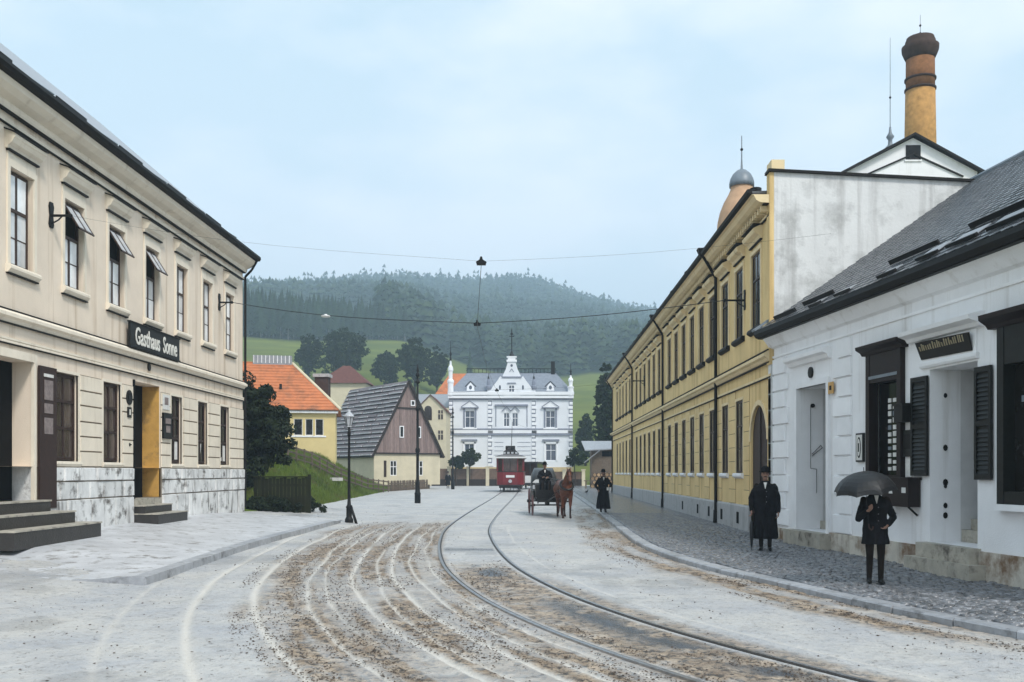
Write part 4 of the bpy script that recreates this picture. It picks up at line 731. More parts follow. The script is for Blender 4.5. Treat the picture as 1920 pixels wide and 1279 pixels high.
# ground-floor courses near the street corner: facing blocks between the openings
gx = sorted([(KX(y) - .58, KX(y) + .58) for y in wy[1:9]] + [(xa - .16, xb_ + .16)]); edges = [KX(46.3)] + [e for p in gx for e in p] + [YLn - .02]
for a, b in zip(edges[0::2], edges[1::2]):
    if b - a < .12: continue
    MB().box(a, b, -.008, -.002, .86, 4.26).build('joint_backing', M['joint'], yb)
    for k in range(8): z0 = .86 + k * .425; MB().hexa([(a, -.004, z0 + .006), (b, -.004, z0 + .006), (b, -.004, z0 + .419), (a, -.004, z0 + .419)][::-1], [(a + .004, -.020, z0 + .012), (b - .004, -.020, z0 + .012), (b - .004, -.020, z0 + .413), (a + .004, -.020, z0 + .413)][::-1]).build('facing_block', M['yellow_block'], yb)
for nm, prof, m_ in (('plinth', [(0, -.1), (-.07, -.1), (-.07, .80), (-.04, .85), (0, .85)], 'plinth_grey'), ('string_course', [(0, 4.68), (-.08, 4.70), (-.13, 4.78), (-.20, 4.82), (-.20, 4.90), (-.05, 4.98), (0, 4.98)], 'yellow_trim'), ('string_course', [(0, 4.30), (-.05, 4.30), (-.05, 4.36), (0, 4.37)], 'yellow_trim'), ('architrave', [(0, 8.50), (-.06, 8.50), (-.06, 8.56), (0, 8.57)], 'yellow_trim'), ('cornice', [(0, 8.78), (-.30, 8.80), (-.40, 8.86), (-.46, 8.98), (-.52, 9.0), (0, 9.0)], 'yellow_trim')):
    if nm == 'plinth':
        for p0, p1 in ((0, xa), (xb_, YLn)): MB().sweepx(prof, p0, p1).build(nm, M[m_], yb)
    else: MB().sweepx(prof, -.1, YLn - .003).build(nm, M[m_], yb)
for z_, d_ in ((4.985, .10), (4.655, .09), (4.27, .06), (8.47, .065), (8.765, .2)): MB().box(0, YLn - .05, -d_, 0, z_, z_ + .022).build('flashing_and_shade', M['gutter'], yb)  # dark strips: flashing on top, painted-in shadow lines below the mouldings
dme = MB().box(0, .13, -.22, 0, 0, .16).mesh('dentil', M['yellow_trim']); k = 0
while KX(45) + k * .30 < YLn - .2: put('dentil', dme, yb, (KX(45) + k * .30, -.01, 8.62)); k += 1
md = MB(); k = 0
while k * .30 < KX(45) - .2: md.box(k * .30, k * .30 + .13, -.23, -.01, 8.62, 8.78); k += 1
tag(md.build('dentils', M['yellow_trim'], yb), kind='stuff')
MB().sweepx([(-.50, 9.003), (-.62, 9.03), (-.64, 9.12), (-.52, 9.14)], -.15, YLn + .02).build('gutter', M['gutter'], yb)
rf = MB().hexa([(-.15, -.55, 9.10), (YLn - .28, -.55, 9.10), (YLn - .28, 10, 9.10), (-.15, 10, 9.10)], [(-.15, -.55, 9.16), (YLn - .28, -.55, 9.16), (YLn - .28, 4, 9.30), (-.15, 4, 9.30)]).build('roof', M['slate_wet'], yb)
for Y_ in (36.2, 40.1, 44.8, 48.0, 50.5, 52.9, 55.2, 57.4, 60, 63, 66): MB().box(KX(Y_) - .05, KX(Y_) + .05, -.5, -.2, 9.15, 9.36).box(KX(Y_) - .2, KX(Y_) + .2, -.48, -.44, 9.28, 9.37).build('snow_guard', M['black_iron'], rf)
fw = MB(); fw.hexa([(YLn - .30, -.02, 0), (YLn, -.02, 0), (YLn, 12, 0), (YLn - .30, 12, 0)], [(YLn - .30, -.02, 9.58), (YLn, -.02, 9.58), (YLn, 12, 8.95), (YLn - .30, 12, 8.95)]); fwo = fw.build('firewall', M['firewall'], yb)
MB().hexa([(YLn - .36, -.1, 9.582), (YLn + .08, -.1, 9.582), (YLn + .08, 12, 8.952), (YLn - .36, 12, 8.952)], [(YLn - .36, -.1, 9.65), (YLn + .08, -.1, 9.65), (YLn + .08, 12, 9.02), (YLn - .36, 12, 9.02)]).build('coping', M['gutter'], fwo)
MB().hexa([(YLn - .30, -.06, 4.6), (YLn + .012, -.06, 4.6), (YLn + .012, .055, 4.6), (YLn - .30, .055, 4.6)], [(YLn - .30, -.06, 9.57), (YLn + .012, -.06, 9.57), (YLn + .012, .055, 9.57), (YLn - .30, .055, 9.57)]).build('corner_strip', M['yellow'], yb)
MB().box(YLn - .62, YLn - .1, .02, .36, 9.3, 9.93).build('chimney', M['yellow_trim'], yb); ch = MB().lathe([(.11, 0), (.11, .3), (.16, .32), (.16, .42), (.1, .44)], n=10); ch.build('chimney_pot', M['black_iron'], yb, loc=(YLn - 1.6, -.05, 9.2))
for y in (32.05, 45.5, 60.0, 75.6):
    x = KX(y); MB().path([(x, -.56, 9.08), (x, -.36, 8.75), (x, -.10, 8.3), (x, -.10, .55)], .055, 8).tube((x, -.10, .55), (x, -.12, .1), .075, .075, 8).build('downpipe', M['gutter'], yb); MB().hexa([(x - .10, -.62, 8.98), (x + .10, -.62, 8.98), (x + .10, -.45, 8.98), (x - .10, -.45, 8.98)], [(x - .18, -.72, 9.26), (x + .18, -.72, 9.26), (x + .18, -.42, 9.26), (x - .18, -.42, 9.26)]).build('rainwater_hopper', M['black_iron'], yb)
for i, y in enumerate(wy):
    x = KX(y); window(yb, x - .54, x + .54, 5.82, 7.86, M['brown_frame'], M['pane_dark'], y=.012, fr=.05, tr=.05, rows=((0, .66, 2), (.66, 1, 1)))
    fr_ = MB(); fr_.box(x - .66, x - .56, -.04, 0, 5.80, 8.0); fr_.box(x + .56, x + .66, -.04, 0, 5.80, 8.0); fr_.box(x - .56, x + .56, -.04, 0, 7.88, 8.0); fr_.build('window_surround', M['yellow_trim'], yb)
    MB().sweepx([(0, 8.12), (-.05, 8.12), (-.10, 8.20), (-.22, 8.27), (-.25, 8.34), (-.25, 8.38), (-.08, 8.46), (0, 8.47)], x - .72, x + .72).build('window_hood', M['yellow_trim'], yb); MB().box(x - .74, x + .74, -.27, 0, 8.475, 8.50).box(x - .68, x + .68, -.07, 0, 8.085, 8.118).build('hood_flashing_and_shade', M['gutter'], yb)  # upper strip covers the hood, lower one paints in its shadow
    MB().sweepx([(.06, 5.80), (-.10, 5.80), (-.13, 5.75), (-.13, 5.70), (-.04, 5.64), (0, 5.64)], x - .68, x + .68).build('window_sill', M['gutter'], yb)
    if i: window(yb, x - .48, x + .48, 1.80, 3.93, M['brown_frame'], M['pane_dark'], y=.012, fr=.05, tr=.05, rows=((0, .66, 2), (.66, 1, 1))); MB().sweepx([(.06, 1.78), (-.09, 1.78), (-.11, 1.73), (-.11, 1.68), (-.03, 1.62), (0, 1.62)], x - .60, x + .60).build('window_sill', M['white'], yb)
    if i: fr_ = MB(); fr_.box(x - .57, x - .50, -.025, .02, 1.78, 4.03); fr_.box(x + .50, x + .57, -.025, .02, 1.78, 4.03); fr_.box(x - .5, x + .5, -.025, .02, 3.95, 4.03); fr_.build('window_surround', M['yellow_trim'], yb)
for y in (28.7, 31.2, 33.5, 35.8, 39.5): MB().box(KX(y) - .16, KX(y) + .16, -.078, -.071, .28, .62).build('cellar_vent', M['black_wood'], yb)
# bottle-shaped turret on the roof
tu = MB().lathe([(1.02, 8.9), (1.02, 11.3), (.97, 11.8), (.88, 12.2), (.72, 12.6), (.55, 12.9), (.46, 13.1), (.43, 13.3)], n=20); tu.build('turret', M['turret'], yb, True, loc=(KX(38.5), 2.15, 0)); tu = MB().lathe([(.50, 13.25), (.50, 13.4), (.46, 13.55), (.36, 13.75), (.2, 13.9), (.05, 13.97), (.03, 14.3), (.02, 15.3)], n=16); tu.build('turret_cap', M['lead'], yb, True, loc=(KX(38.5), 2.15, 0)); MB().ell((0, 0, 0), .06, .06, .06).build('finial_ball', M['gutter'], yb, True, loc=(KX(38.5), 2.15, 14.75))

# ================================================================== THE WHITE SHOP HOUSE (right foreground)
wa = math.atan2(-.9909, .1348)
wh = thing('white_shop_house', 'low white plastered shop house with dark slate roof and shuttered doorway', 'house', (6.14, 24.8, 0), wa)
WL = 13.5; D1 = (1.58, 3.22, .43, 3.82, .62); W1 = (5.22, 6.56, 1.60, 4.30); D2 = (7.45, 8.92, .54, 3.66, .60); W3 = (9.64, 11.2, 1.34, 4.16)
mb = MB(); wall_open(mb, 0.02, WL, .40, 5.30, [(D1[0], D1[1], D1[2], D1[3], D1[4]), W1, (D2[0], D2[1], D2[2], D2[3], D2[4]), W3], rev=.2); mb.poly([(.02, 0, -.2), (.02, 10.4, -.2), (.02, 10.4, 5.3), (.02, 0, 5.3)]); mb.poly([(WL, 0, -.2), (WL, 0, 5.3), (WL, 10.4, 5.3), (WL, 10.4, -.2)]); mb.poly([(.02, 10.4, -.2), (WL, 10.4, -.2), (WL, 10.4, 5.3), (.02, 10.4, 5.3)])
mb.poly([(.02, 0, 5.3), (.02, 5.2, 9.3), (.02, 10.4, 5.3)]); mb.poly([(WL, 0, 5.3), (WL, 10.4, 5.3), (WL, 5.2, 9.3)]); mb.build('wall', M['white'], wh)
MB().box(-.002, D1[0] - .14, -.045, 0, -.3, .40).box(D1[1] + .14, D2[0] - .1, -.045, 0, -.3, .46).box(D2[1] + .1, WL, -.045, 0, -.3, .50).build('stained_base', M['white_stain'], wh)
MB().sweepx([(0, 4.74), (-.03, 4.74), (-.04, 4.79), (0, 4.80)], -.0, WL).build('string_course', M['white_block'], wh)
MB().sweepx([(0, 4.98), (-.08, 5.02), (-.20, 5.18), (-.26, 5.25), (0, 5.25)], -.1, WL).build('eave_moulding', M['white'], wh)
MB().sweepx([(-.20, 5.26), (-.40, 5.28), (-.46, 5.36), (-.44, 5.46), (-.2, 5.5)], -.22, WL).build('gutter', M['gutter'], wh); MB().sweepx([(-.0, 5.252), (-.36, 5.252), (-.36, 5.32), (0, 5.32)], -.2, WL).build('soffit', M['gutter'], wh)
RS = 3.95 / 5.62
rz = lambda y: 5.42 + (y + .42) * RS
rf = MB(); rf.hexa([(-.2, -.42, rz(-.42) - .10), (WL, -.42, rz(-.42) - .10), (WL, 5.2, rz(5.2) - .10), (-.2, 5.2, rz(5.2) - .10)], [(-.2, -.42, rz(-.42)), (WL, -.42, rz(-.42)), (WL, 5.2, rz(5.2)), (-.2, 5.2, rz(5.2))]); rf.hexa([(-.2, 5.2, rz(5.2) - .1), (WL, 5.2, rz(5.2) - .1), (WL, 10.8, 5.3), (-.2, 10.8, 5.3)], [(-.2, 5.2, rz(5.2)), (WL, 5.2, rz(5.2)), (WL, 10.8, 5.4), (-.2, 10.8, 5.4)]); wroof = rf.build('roof', M['gutter'], wh)
# diamond slates: 300 nearest as pieces, the rest as one part
sl = []; pw, ph = .30, .20; nrow = int(6.8 / ph)
nl = math.hypot(1, RS); ey, ez = 1 / nl, RS / nl
for r_ in range(nrow):
    for c in range(int(WL / pw)):
        x = -.18 + c * pw + (pw / 2 if r_ % 2 else 0); d = .04 + r_ * ph
        if d > 6.75 or x + pw > WL: continue
        sl.append((x + pw / 2, d))
def slate_geo(x, d, jit):
    w2, h_ = .145, .33; pts = [(0, -.0), (w2, .10), (w2, h_), (-w2, h_), (-w2, .10)]; lift = lambda q: .035 - .028 * q / h_
    bt = []; tp = []
    for a, q in pts: y = -.42 + (d + q) * ey; bt.append((a + x, y - ez * lift(q), 5.42 + (d + q) * ez + ey * lift(q) + jit)); tp.append((a + x, y - ez * (lift(q) + .012), 5.42 + (d + q) * ez + ey * (lift(q) + .012) + jit))
    return bt + tp, [(0,1,2,3,4)[::-1], (5,6,7,8,9), (0,1,6,5), (1,2,7,6), (2,3,8,7), (3,4,9,8), (4,0,5,9)]
vis_s = [q for q in sl if q[0] < 10.4]; vis_s.sort(key=lambda q: -q[0] + .6 * q[1]); sel = set(vis_s[:300]); vs, fs = slate_geo(0, 0, 0); sm = bpy.data.meshes.new('slate'); sm.from_pydata(vs, [], fs); sm.materials.append(M['slate_wet']); rest = MB()
for q in sl:
    if q in sel: put('slate', sm, wroof, (q[0], q[1] * ey, q[1] * ez + random.uniform(0, .006)))
    else: rest.add(*slate_geo(q[0], q[1], random.uniform(0, .006)))
tag(rest.build('slates', M['slate_wet'], wroof), kind='stuff')
MB().beam((-.24, -.46, rz(-.42) + .06), (-.24, 5.2, rz(5.2) + .08), .22, .05).build('verge_flashing', M['lead'], wroof); MB().tube((-.2, 5.2, rz(5.2) + .05), (WL, 5.2, rz(5.2) + .05), .07).build('ridge_cap', M['lead'], wroof)
def on_roof(x0, x1, d0, d1, h0, h1, nm, m_):
    A = [(x, -.42 + d * ey - ez * h, 5.42 + d * ez + ey * h) for h in (h0, h1) for x, d in ((x0, d0), (x1, d0), (x1, d1), (x0, d1))]; return MB().hexa(A[:4], A[4:]).build(nm, M[m_], wroof)
for x0, x1, d0 in ((2.0, 3.6, .50), (5.4, 7.2, .95), (8.0, 10.6, 1.10), (.6, 1.9, .30)): on_roof(x0, x1, d0, d0 + .04, .05, .15, 'snow_board', 'black_iron')
for x0, x1, d0, d1 in ((7.3, 7.9, .35, .75), (8.2, 9.0, .40, .80), (9.3, 10.3, .45, .85), (6.0, 6.6, .25, .5), (4.2, 4.8, .2, .45), (3.0, 3.5, .15, .4), (8.6, 9.6, 1.25, 1.5)): on_roof(x0, x1, d0, d1, .06, .075, 'patch_sheet', 'slate_pale'); on_roof(x0 + .1, x1 + .2, d0 - .08, d0 - .03, .06, .12, 'patch_batten', 'black_iron')
on_roof(7.4, 7.75, 5.3, 6.0, .05, .16, 'roof_hatch', 'slate_pale')
# rusticated corner blocks either side of door one
for x0, x1 in ((.03, 1.0), (3.55, 4.4)):
    for k in range(10):
        z0 = .46 + k * .425; xx0, xx1 = (x0, x1) if k % 2 == 0 else ((x0, x1 - .18) if x0 < 1 else (x0 + .22, x1))
        MB().hexa([(xx0, -.002, z0 + .012), (xx1, -.002, z0 + .012), (xx1, -.002, z0 + .415), (xx0, -.002, z0 + .415)][::-1], [(xx0 + .012, -.05, z0 + .026), (xx1 - .012, -.05, z0 + .026), (xx1 - .012, -.05, z0 + .401), (xx0 + .012, -.05, z0 + .401)][::-1]).build('corner_block', M['white_block'], wh)
# door one: open passage with steps and wall conduit
a, b = D1[0], D1[1]
MB().box(a - .13, a - .001, -.06, .08, .42, 3.95).box(b + .001, b + .13, -.06, .08, .42, 3.95).box(a - .0, b + .0, -.06, .08, 3.82, 3.95).build('door_surround', M['white_block'], wh)
MB().sweepx([(0, 4.36), (-.08, 4.38), (-.12, 4.46), (-.22, 4.50), (-.24, 4.58), (-.05, 4.64), (0, 4.64)], a - .45, b + .18).build('door_hood', M['white_block'], wh)
ps = MB(); ps.poly([(a, .62, .43), (a, 2.6, .43), (a, 2.6, 3.82), (a, .62, 3.82)]); ps.poly([(b, .62, .43), (b, .62, 3.82), (b, 2.6, 3.82), (b, 2.6, .43)]); ps.poly([(a, 2.6, .43), (b, 2.6, .43), (b, 2.6, 3.82), (a, 2.6, 3.82)]); ps.poly([(a, .62, 3.82), (a, 2.6, 3.82), (b, 2.6, 3.82), (b, .62, 3.82)]); ps.poly([(a, .62, .43), (b, .62, .43), (b, 2.6, .43), (a, 2.6, .43)]); ps.build('passage', M['door_white'], wh)
for k in range(3): MB().box(a + .0, b, .55 + .30 * k, 2.58, .435 + .2 * k, .63 + .2 * k).build('step', M['step'], wh)
MB().box(a - .22, b + .22, -.30, .62, -.1, .428).build('door_step', M['step'], wh)
MB().path([(a + .02, .30, 3.4), (a + .02, .30, 1.9), (a + .02, .45, 1.88), (a + .02, .45, 1.3)], .006).path([(a + .02, .33, 2.2), (a + .02, .60, 2.40), (a + .02, .56, 2.46), (a + .02, .33, 2.24)], .007).tube((a + .0, .35, 3.42), (a + .05, .35, 3.42), .05).build('wall_conduit', M['black_iron'], wh)
# shop window one: brown case with stacked display cards
a, b = W1[0], W1[1]
cs = MB(); cs.box(a - .03, a + .12, -.10, .1, 1.55, 4.18); cs.box(b - .12, b + .03, -.10, .1, 1.55, 4.18); cs.box(a + .12, b - .12, -.09, .1, 3.60, 4.18); cs.box(a + .12, b - .12, -.09, .1, 1.55, 1.75); cs.build('shop_window_case', M['shop_brown'], wh)
MB().sweepx([(0, 4.18), (-.12, 4.18), (-.16, 4.24), (-.26, 4.30), (-.27, 4.36), (0, 4.38)], a - .15, b + .15).build('shop_window_hood', M['shop_brown'], wh); MB().box(a + .1, b - .1, -.105, -.091, 3.68, 3.74).build('case_moulding', M['lead'], wh)
gl = MB().box(a + .12, b - .12, .12, .14, 1.75, 3.6).build('shop_glass', M['pane_dark'], wh)
for c in range(3):
    for r_ in range(11): x = a + .52 + c * .19; z = 1.84 + r_ * .135; MB().box(x, x + .12, .10, .112, z, z + random.uniform(.06, .10)).build('display_card', M['paper'] if random.random() < .75 else M['lead'], wh)
MB().box(a - .05, b + .05, -.14, .1, 1.46, 1.55).build('shop_window_sill', M['white_block'], wh)
# door two with its hood, sign panel, louvred shutters, grey leaf
a, b = D2[0], D2[1]
MB().sweepx([(0, 4.20), (-.10, 4.22), (-.14, 4.28), (-.28, 4.33), (-.30, 4.40), (-.05, 4.46), (0, 4.46)], a - .62, b + .2).build('door_hood', M['white_block'], wh)
MB().box(a - .28, b + .0, -.035, 0, 3.72, 4.2).build('sign_panel', M['white_block'], wh); MB().sweepx([(0, 3.70), (-.05, 3.70), (-.07, 3.74), (-.07, 3.79), (0, 3.80)], a - .25, b + .05).build('panel_moulding', M['white_block'], wh)
ps = MB(); ps.poly([(a, .6, .54), (a, 1.6, .54), (a, 1.6, 3.66), (a, .6, 3.66)]); ps.poly([(b, .6, .54), (b, .6, 3.66), (b, 1.6, 3.66), (b, 1.6, .54)]); ps.poly([(a, 1.6, .54), (b, 1.6, .54), (b, 1.6, 3.66), (a, 1.6, 3.66)]); ps.poly([(a, .6, 3.66), (a, 1.6, 3.66), (b, 1.6, 3.66), (b, .6, 3.66)]); ps.build('passage', M['door_white'], wh)
MB().box(a + .0, b, .62, 1.58, .50, .76).box(a, b, .80, 1.58, .76, .95).build('step', M['step'], wh); MB().box(a - .3, b + .3, -.34, .62, -.2, .28).box(a - .1, b + .1, -.22, .62, .28, .538).build('door_step', M['step'], wh)
lf = MB().box(a + .62, b - .02, .84, .89, .96, 3.60); lf.box(a + .74, b - .14, .825, .84, 1.15, 2.1).box(a + .74, b - .14, .825, .84, 2.25, 3.45); lfo = lf.build('door_leaf', M['door_grey'], wh); MB().box(a + .56, a + .62, .80, .90, .96, 3.62).build('door_edge', M['white_block'], lfo); MB().box(a + .55, a + .66, .74, .80, 2.15, 2.24).tube((a + .60, .70, 2.2), (a + .60, .80, 2.2), .03).build('door_lock', M['black_iron'], lfo); MB().tube((a + .92, .80, 1.35), (a + .92, .80, 2.3), .012).tube((a + .70, .80, 1.36), (a + .92, .80, 1.36), .012).build('door_bar', M['lead'], lfo)
for nm_z in ((3.2, .035), (2.25, .045), (1.62, .05), (1.2, .04), (1.02, .045), (1.55, .03)): MB().prism([(a + .004, .30 + nm_z[1] * math.cos(k * .785), nm_z[0] + nm_z[1] * 1.3 * math.sin(k * .785)) for k in range(8)], (.01, 0, 0)).build('plaster_scar', M['gutter'], wh)
def shutter(x0, x1, z0, z1):
    fr_ = MB(); fr_.box(x0, x0 + .06, -.075, -.03, z0, z1); fr_.box(x1 - .06, x1, -.075, -.03, z0, z1); fr_.box(x0 + .06, x1 - .06, -.074, -.031, z0, z0 + .09); fr_.box(x0 + .06, x1 - .06, -.074, -.031, z1 - .09, z1); fr_.box(x0 + .06, x1 - .06, -.074, -.031, (z0+z1)/2 - .04, (z0+z1)/2 + .04); fr_.box(x0 + .06, x1 - .06, -.04, -.032, z0 + .09, z1 - .09); s = fr_.build('shutter', M['shutter'], wh); me = MB().hexa([(x0 + .06, -.068, 0), (x1 - .06, -.068, 0), (x1 - .06, -.045, .05), (x0 + .06, -.045, .05)], [(x0 + .06, -.060, .012), (x1 - .06, -.060, .012), (x1 - .06, -.042, .06), (x0 + .06, -.042, .06)]).mesh('slat', M['shutter']); n = int((z1 - z0 - .2) / .075)
    for k in range(n):
        z = z0 + .10 + k * .075
        if abs(z + .03 - (z0+z1)/2) > .07: put('slat', me, s, (0, 0, z))
shutter(6.90, 7.46, 1.74, 3.56); shutter(8.93, 9.38, 1.68, 3.54)
# shop window two, only its dark case in view
a, b = W3[0], W3[1]; cs = MB(); cs.box(a - .05, a + .12, -.10, .1, 1.30, 4.1); cs.box(b - .12, b + .05, -.10, .1, 1.30, 4.1); cs.box(a + .12, b - .12, -.09, .1, 3.5, 4.1); cs.box(a + .12, b - .12, -.09, .1, 1.30, 1.5); cs.build('shop_window_case', M['shutter'], wh); MB().sweepx([(0, 4.1), (-.12, 4.1), (-.16, 4.16), (-.28, 4.24), (-.29, 4.32), (0, 4.34)], a - .26, b + .2).build('shop_window_hood', M['shop_brown'], wh); MB().box(a + .12, b - .12, .1, .12, 1.5, 3.5).build('shop_glass', M['pane_dark'], wh); MB().box(a - .08, b + .08, -.16, .1, 1.20, 1.298).build('shop_window_sill', M['white_block'], wh); MB().box(a + .3, a + .55, .09, .099, 2.9, 3.0).build('display_card', M['lead'], wh)
# signs on the shop front
def shop_sign(name, label, cat, x, z): return wall_thing((6.14, 24.8, 0), wa, name, label, cat, x, z)
s_ = shop_sign('shop_sign', 'dark shop sign with faded gilt lettering over the shuttered doorway', 'sign', 8.02, 4.01); MB().hexa([(-.76, -.06, -.15), (.82, -.06, -.17), (.82, -.036, -.17), (-.76, -.036, -.15)], [(-.84, -.14, .17), (.84, -.14, .13), (.84, -.11, .13), (-.84, -.11, .17)]).build('board', M['sign_black'], s_)
mk = MB(); x = -.70
while x < .7: h_ = random.uniform(.07, .13); mk.hexa([(x, -.112, .0), (x + .028, -.112, .0), (x + .028, -.10, .0), (x, -.10, .0)], [(x, -.145, h_), (x + .028, -.145, h_), (x + .028, -.13, h_), (x, -.13, h_)]); x += random.uniform(.055, .085)
tag(mk.build('faded_lettering', M['gold'], s_), kind='stuff')
s_ = shop_sign('house_number', 'small dark round house number over the first white doorway', 'sign', 2.34, 4.14); MB().prism([(.11 * math.cos(.5236*i), -.05, .13 * math.sin(.5236*i)) for i in range(12)], (0, .05, 0)).build('disc', M['sign_black'], s_)
s_ = shop_sign('enamel_plaque', 'small square ochre plaque beside the first white doorway', 'sign', 3.50, 3.68); MB().box(-.12, .12, -.075, -.05, -.13, .13).build('plate', M['plaque_yellow'], s_); MB().box(-.05, .05, -.08, -.076, -.05, .05).build('plate_mark', M['gutter'], s_)
s_ = shop_sign('framed_sign', 'narrow upright black-framed sign with white oval on the white wall', 'sign', 4.82, 2.32); MB().box(-.16, .16, -.05, 0, -.30, .30).build('board', M['sign_black'], s_); MB().box(-.125, .125, -.056, -.0505, -.265, .265).build('white_ground', M['paper'], s_); MB().prism([(.085 * math.cos(.3142*i), -.062, .22 * math.sin(.3142*i)) for i in range(20)], (0, .005, 0)).build('dark_oval', M['sign_black'], s_); MB().prism([(.06 * math.cos(.3142*i), -.067, .18 * math.sin(.3142*i)) for i in range(20)], (0, .004, 0)).build('white_oval', M['paper'], s_); MB().box(-.025, .025, -.071, -.068, -.09, .09).build('oval_mark', M['sign_black'], s_)
s_ = shop_sign('projecting_box', 'small dark box projecting from the wall between shop window and shutter', 'wall box', 6.72, 2.91); MB().box(-.16, .16, -.22, 0, -.16, .15).box(-.18, .18, -.24, 0, .15, .19).build('box', M['sign_black'], s_)
s_ = shop_sign('notice_board', 'dark framed notice board on the wall beside the left shutter', 'notice board', 6.74, 2.36); MB().box(-.19, .19, -.05, 0, -.26, .24).build('board', M['shutter'], s_); MB().box(-.12, .12, -.056, -.051, -.12, .16).build('print', M['gutter'], s_)
s_ = shop_sign('paper_notice', 'plain white paper notice under the dark notice board', 'notice', 6.76, 1.9); MB().box(-.12, .12, -.02, 0, -.18, .16).box(-.10, .10, -.024, -.02, .10, .12).build('sheet', M['paper'], s_)
s_ = shop_sign('vending_case', 'dark red-brown wall case with white labels below the shop window', 'wall case', 6.66, 1.40); MB().box(-.48, .50, -.26, -.02, -.24, .26).box(-.52, .54, -.29, -.01, .26, .31).build('case', M['shop_brown'], s_); MB().box(.28, .42, -.27, -.261, .02, .12).build('label_plate', M['paper'], s_); MB().prism([(-.20, -.27, .0), (-.06, -.27, .0), (-.13, -.27, .16)], (0, .008, 0)).build('label_plate', M['paper'], s_); MB().beam((-.4, -.2, -.24), (-.4, -.02, -.40), .03, .03).beam((.4, -.2, -.24), (.4, -.02, -.40), .03, .03).build('bracket', M['black_iron'], s_)
# ================================================================== BREWERY GABLE AND CHIMNEY behind the shop house
by_ = 47.0; k_ = by_ / FP
bx0, bx1, bxm = (1578 - VX) * k_, (1842 - VX) * k_, (1712 - VX) * k_; bza, bze = CH + (HY - 254) * k_, CH + (HY - 322) * k_
br = thing('brewery_building', 'tall white building with low gable and small dark attic window behind the slate roof', 'building', (bxm, by_, 0), 0)
hw0, hw1 = bxm - bx0, bx1 - bxm
wl = MB(); wl.prism([(-hw0 + .25, 0, -.4), (hw1 - .25, 0, -.4), (hw1 - .25, 0, bze), (0, 0, bza - .12), (-hw0 + .25, 0, bze)], (0, 14, 0)); wl.build('wall', M['white'], br)
for a, b in (((-hw0 - .1, bze - .14), (0, bza)), ((0, bza), (hw1 + .1, bze - .14))): MB().hexa([(a[0], -.3, a[1] - .06), (b[0], -.3, b[1] - .06), (b[0], 14.3, b[1] - .06), (a[0], 14.3, a[1] - .06)], [(a[0], -.3, a[1] + .06), (b[0], -.3, b[1] + .06), (b[0], 14.3, b[1] + .06), (a[0], 14.3, a[1] + .06)]).build('roof_slope', M['gutter'], br)
for sg_, hw in ((-1, hw0), (1, hw1)): MB().beam((sg_ * hw * .72, -.04, bze + .10 - .35), (0, -.04, bza - .92), .07, .07).build('gable_moulding', M['gutter'], br)
wv = CH + (HY - 300) * k_; MB().box(-.36, .36, -.03, .0, wv, wv + .72).build('attic_window', M['pane_dark'], br); MB().box(-.42, .42, -.06, .0, wv - .08, wv - .002).build('window_sill', M['white'], br)
fx = (1686 - VX) * k_ - bxm; fz = CH + (HY - 262) * k_; MB().lathe([(.22, 0), (.30, .25), (.12, .45), (.10, .7), (.2, .85), (.08, 1.05), (.05, 1.35)], n=10).build('finial', M['lead'], br, True, loc=(fx, 1.2, fz - .3)); MB().tube((fx, 1.2, fz + .8), (fx, 1.2, CH + (HY - 50) * k_), .022, .010, 6).build('lightning_rod', M['lead'], br); MB().ell((fx, 1.2, CH + (HY - 165) * k_), .06, .06, .06).build('rod_ball', M['gutter'], br, True)
cy = 66.0; kc = cy / FP; ccx = (1725.5 - VX) * kc; Zc = lambda v: CH + (HY - v) * kc
chim = thing('factory_chimney', 'tall round yellow brick factory chimney with sooty flared top', 'chimney', (ccx, cy, 0))
r0 = 27.5 * kc; MB().lathe([(r0 * 1.35, -.4), (r0 * 1.02, Zc(262)), (r0 * .965, Zc(172))], n=28).build('shaft', M['brick'], chim, True)
MB().lathe([(r0 * .945, Zc(172)), (r0 * .93, Zc(112))], n=28).build('upper_shaft', M['brick_red'], chim, True)
for v in (168, 149): MB().lathe([(r0 * .93, Zc(v + 3)), (r0 * 1.03, Zc(v + 2)), (r0 * 1.03, Zc(v - 1)), (r0 * .93, Zc(v - 2))], n=28).build('iron_band', M['brick_dark'], chim, True)
MB().lathe([(r0 * .93, Zc(113)), (r0 * 1.05, Zc(106)), (r0 * 1.19, Zc(96)), (r0 * 1.21, Zc(88)), (r0 * 1.0, Zc(86)), (r0 * .98, Zc(78)), (r0 * .93, Zc(76)), (r0 * .90, Zc(72)), (r0 * .7, Zc(72))], n=28).build('flared_cap', M['brick_dark'], chim, True)
MB().tube((0, 0, Zc(73)), (0, 0, Zc(28)), .02, .012, 6).build('lightning_rod', M['black_iron'], chim); MB().ell((0, 0, Zc(48)), .08, .08, .08).build('rod_ball', M['black_iron'], chim, True); MB().path([(-.35, 0, Zc(73)), (0, 0, Zc(60)), (.35, 0, Zc(73))], .02).build('rod_stay', M['black_iron'], chim)

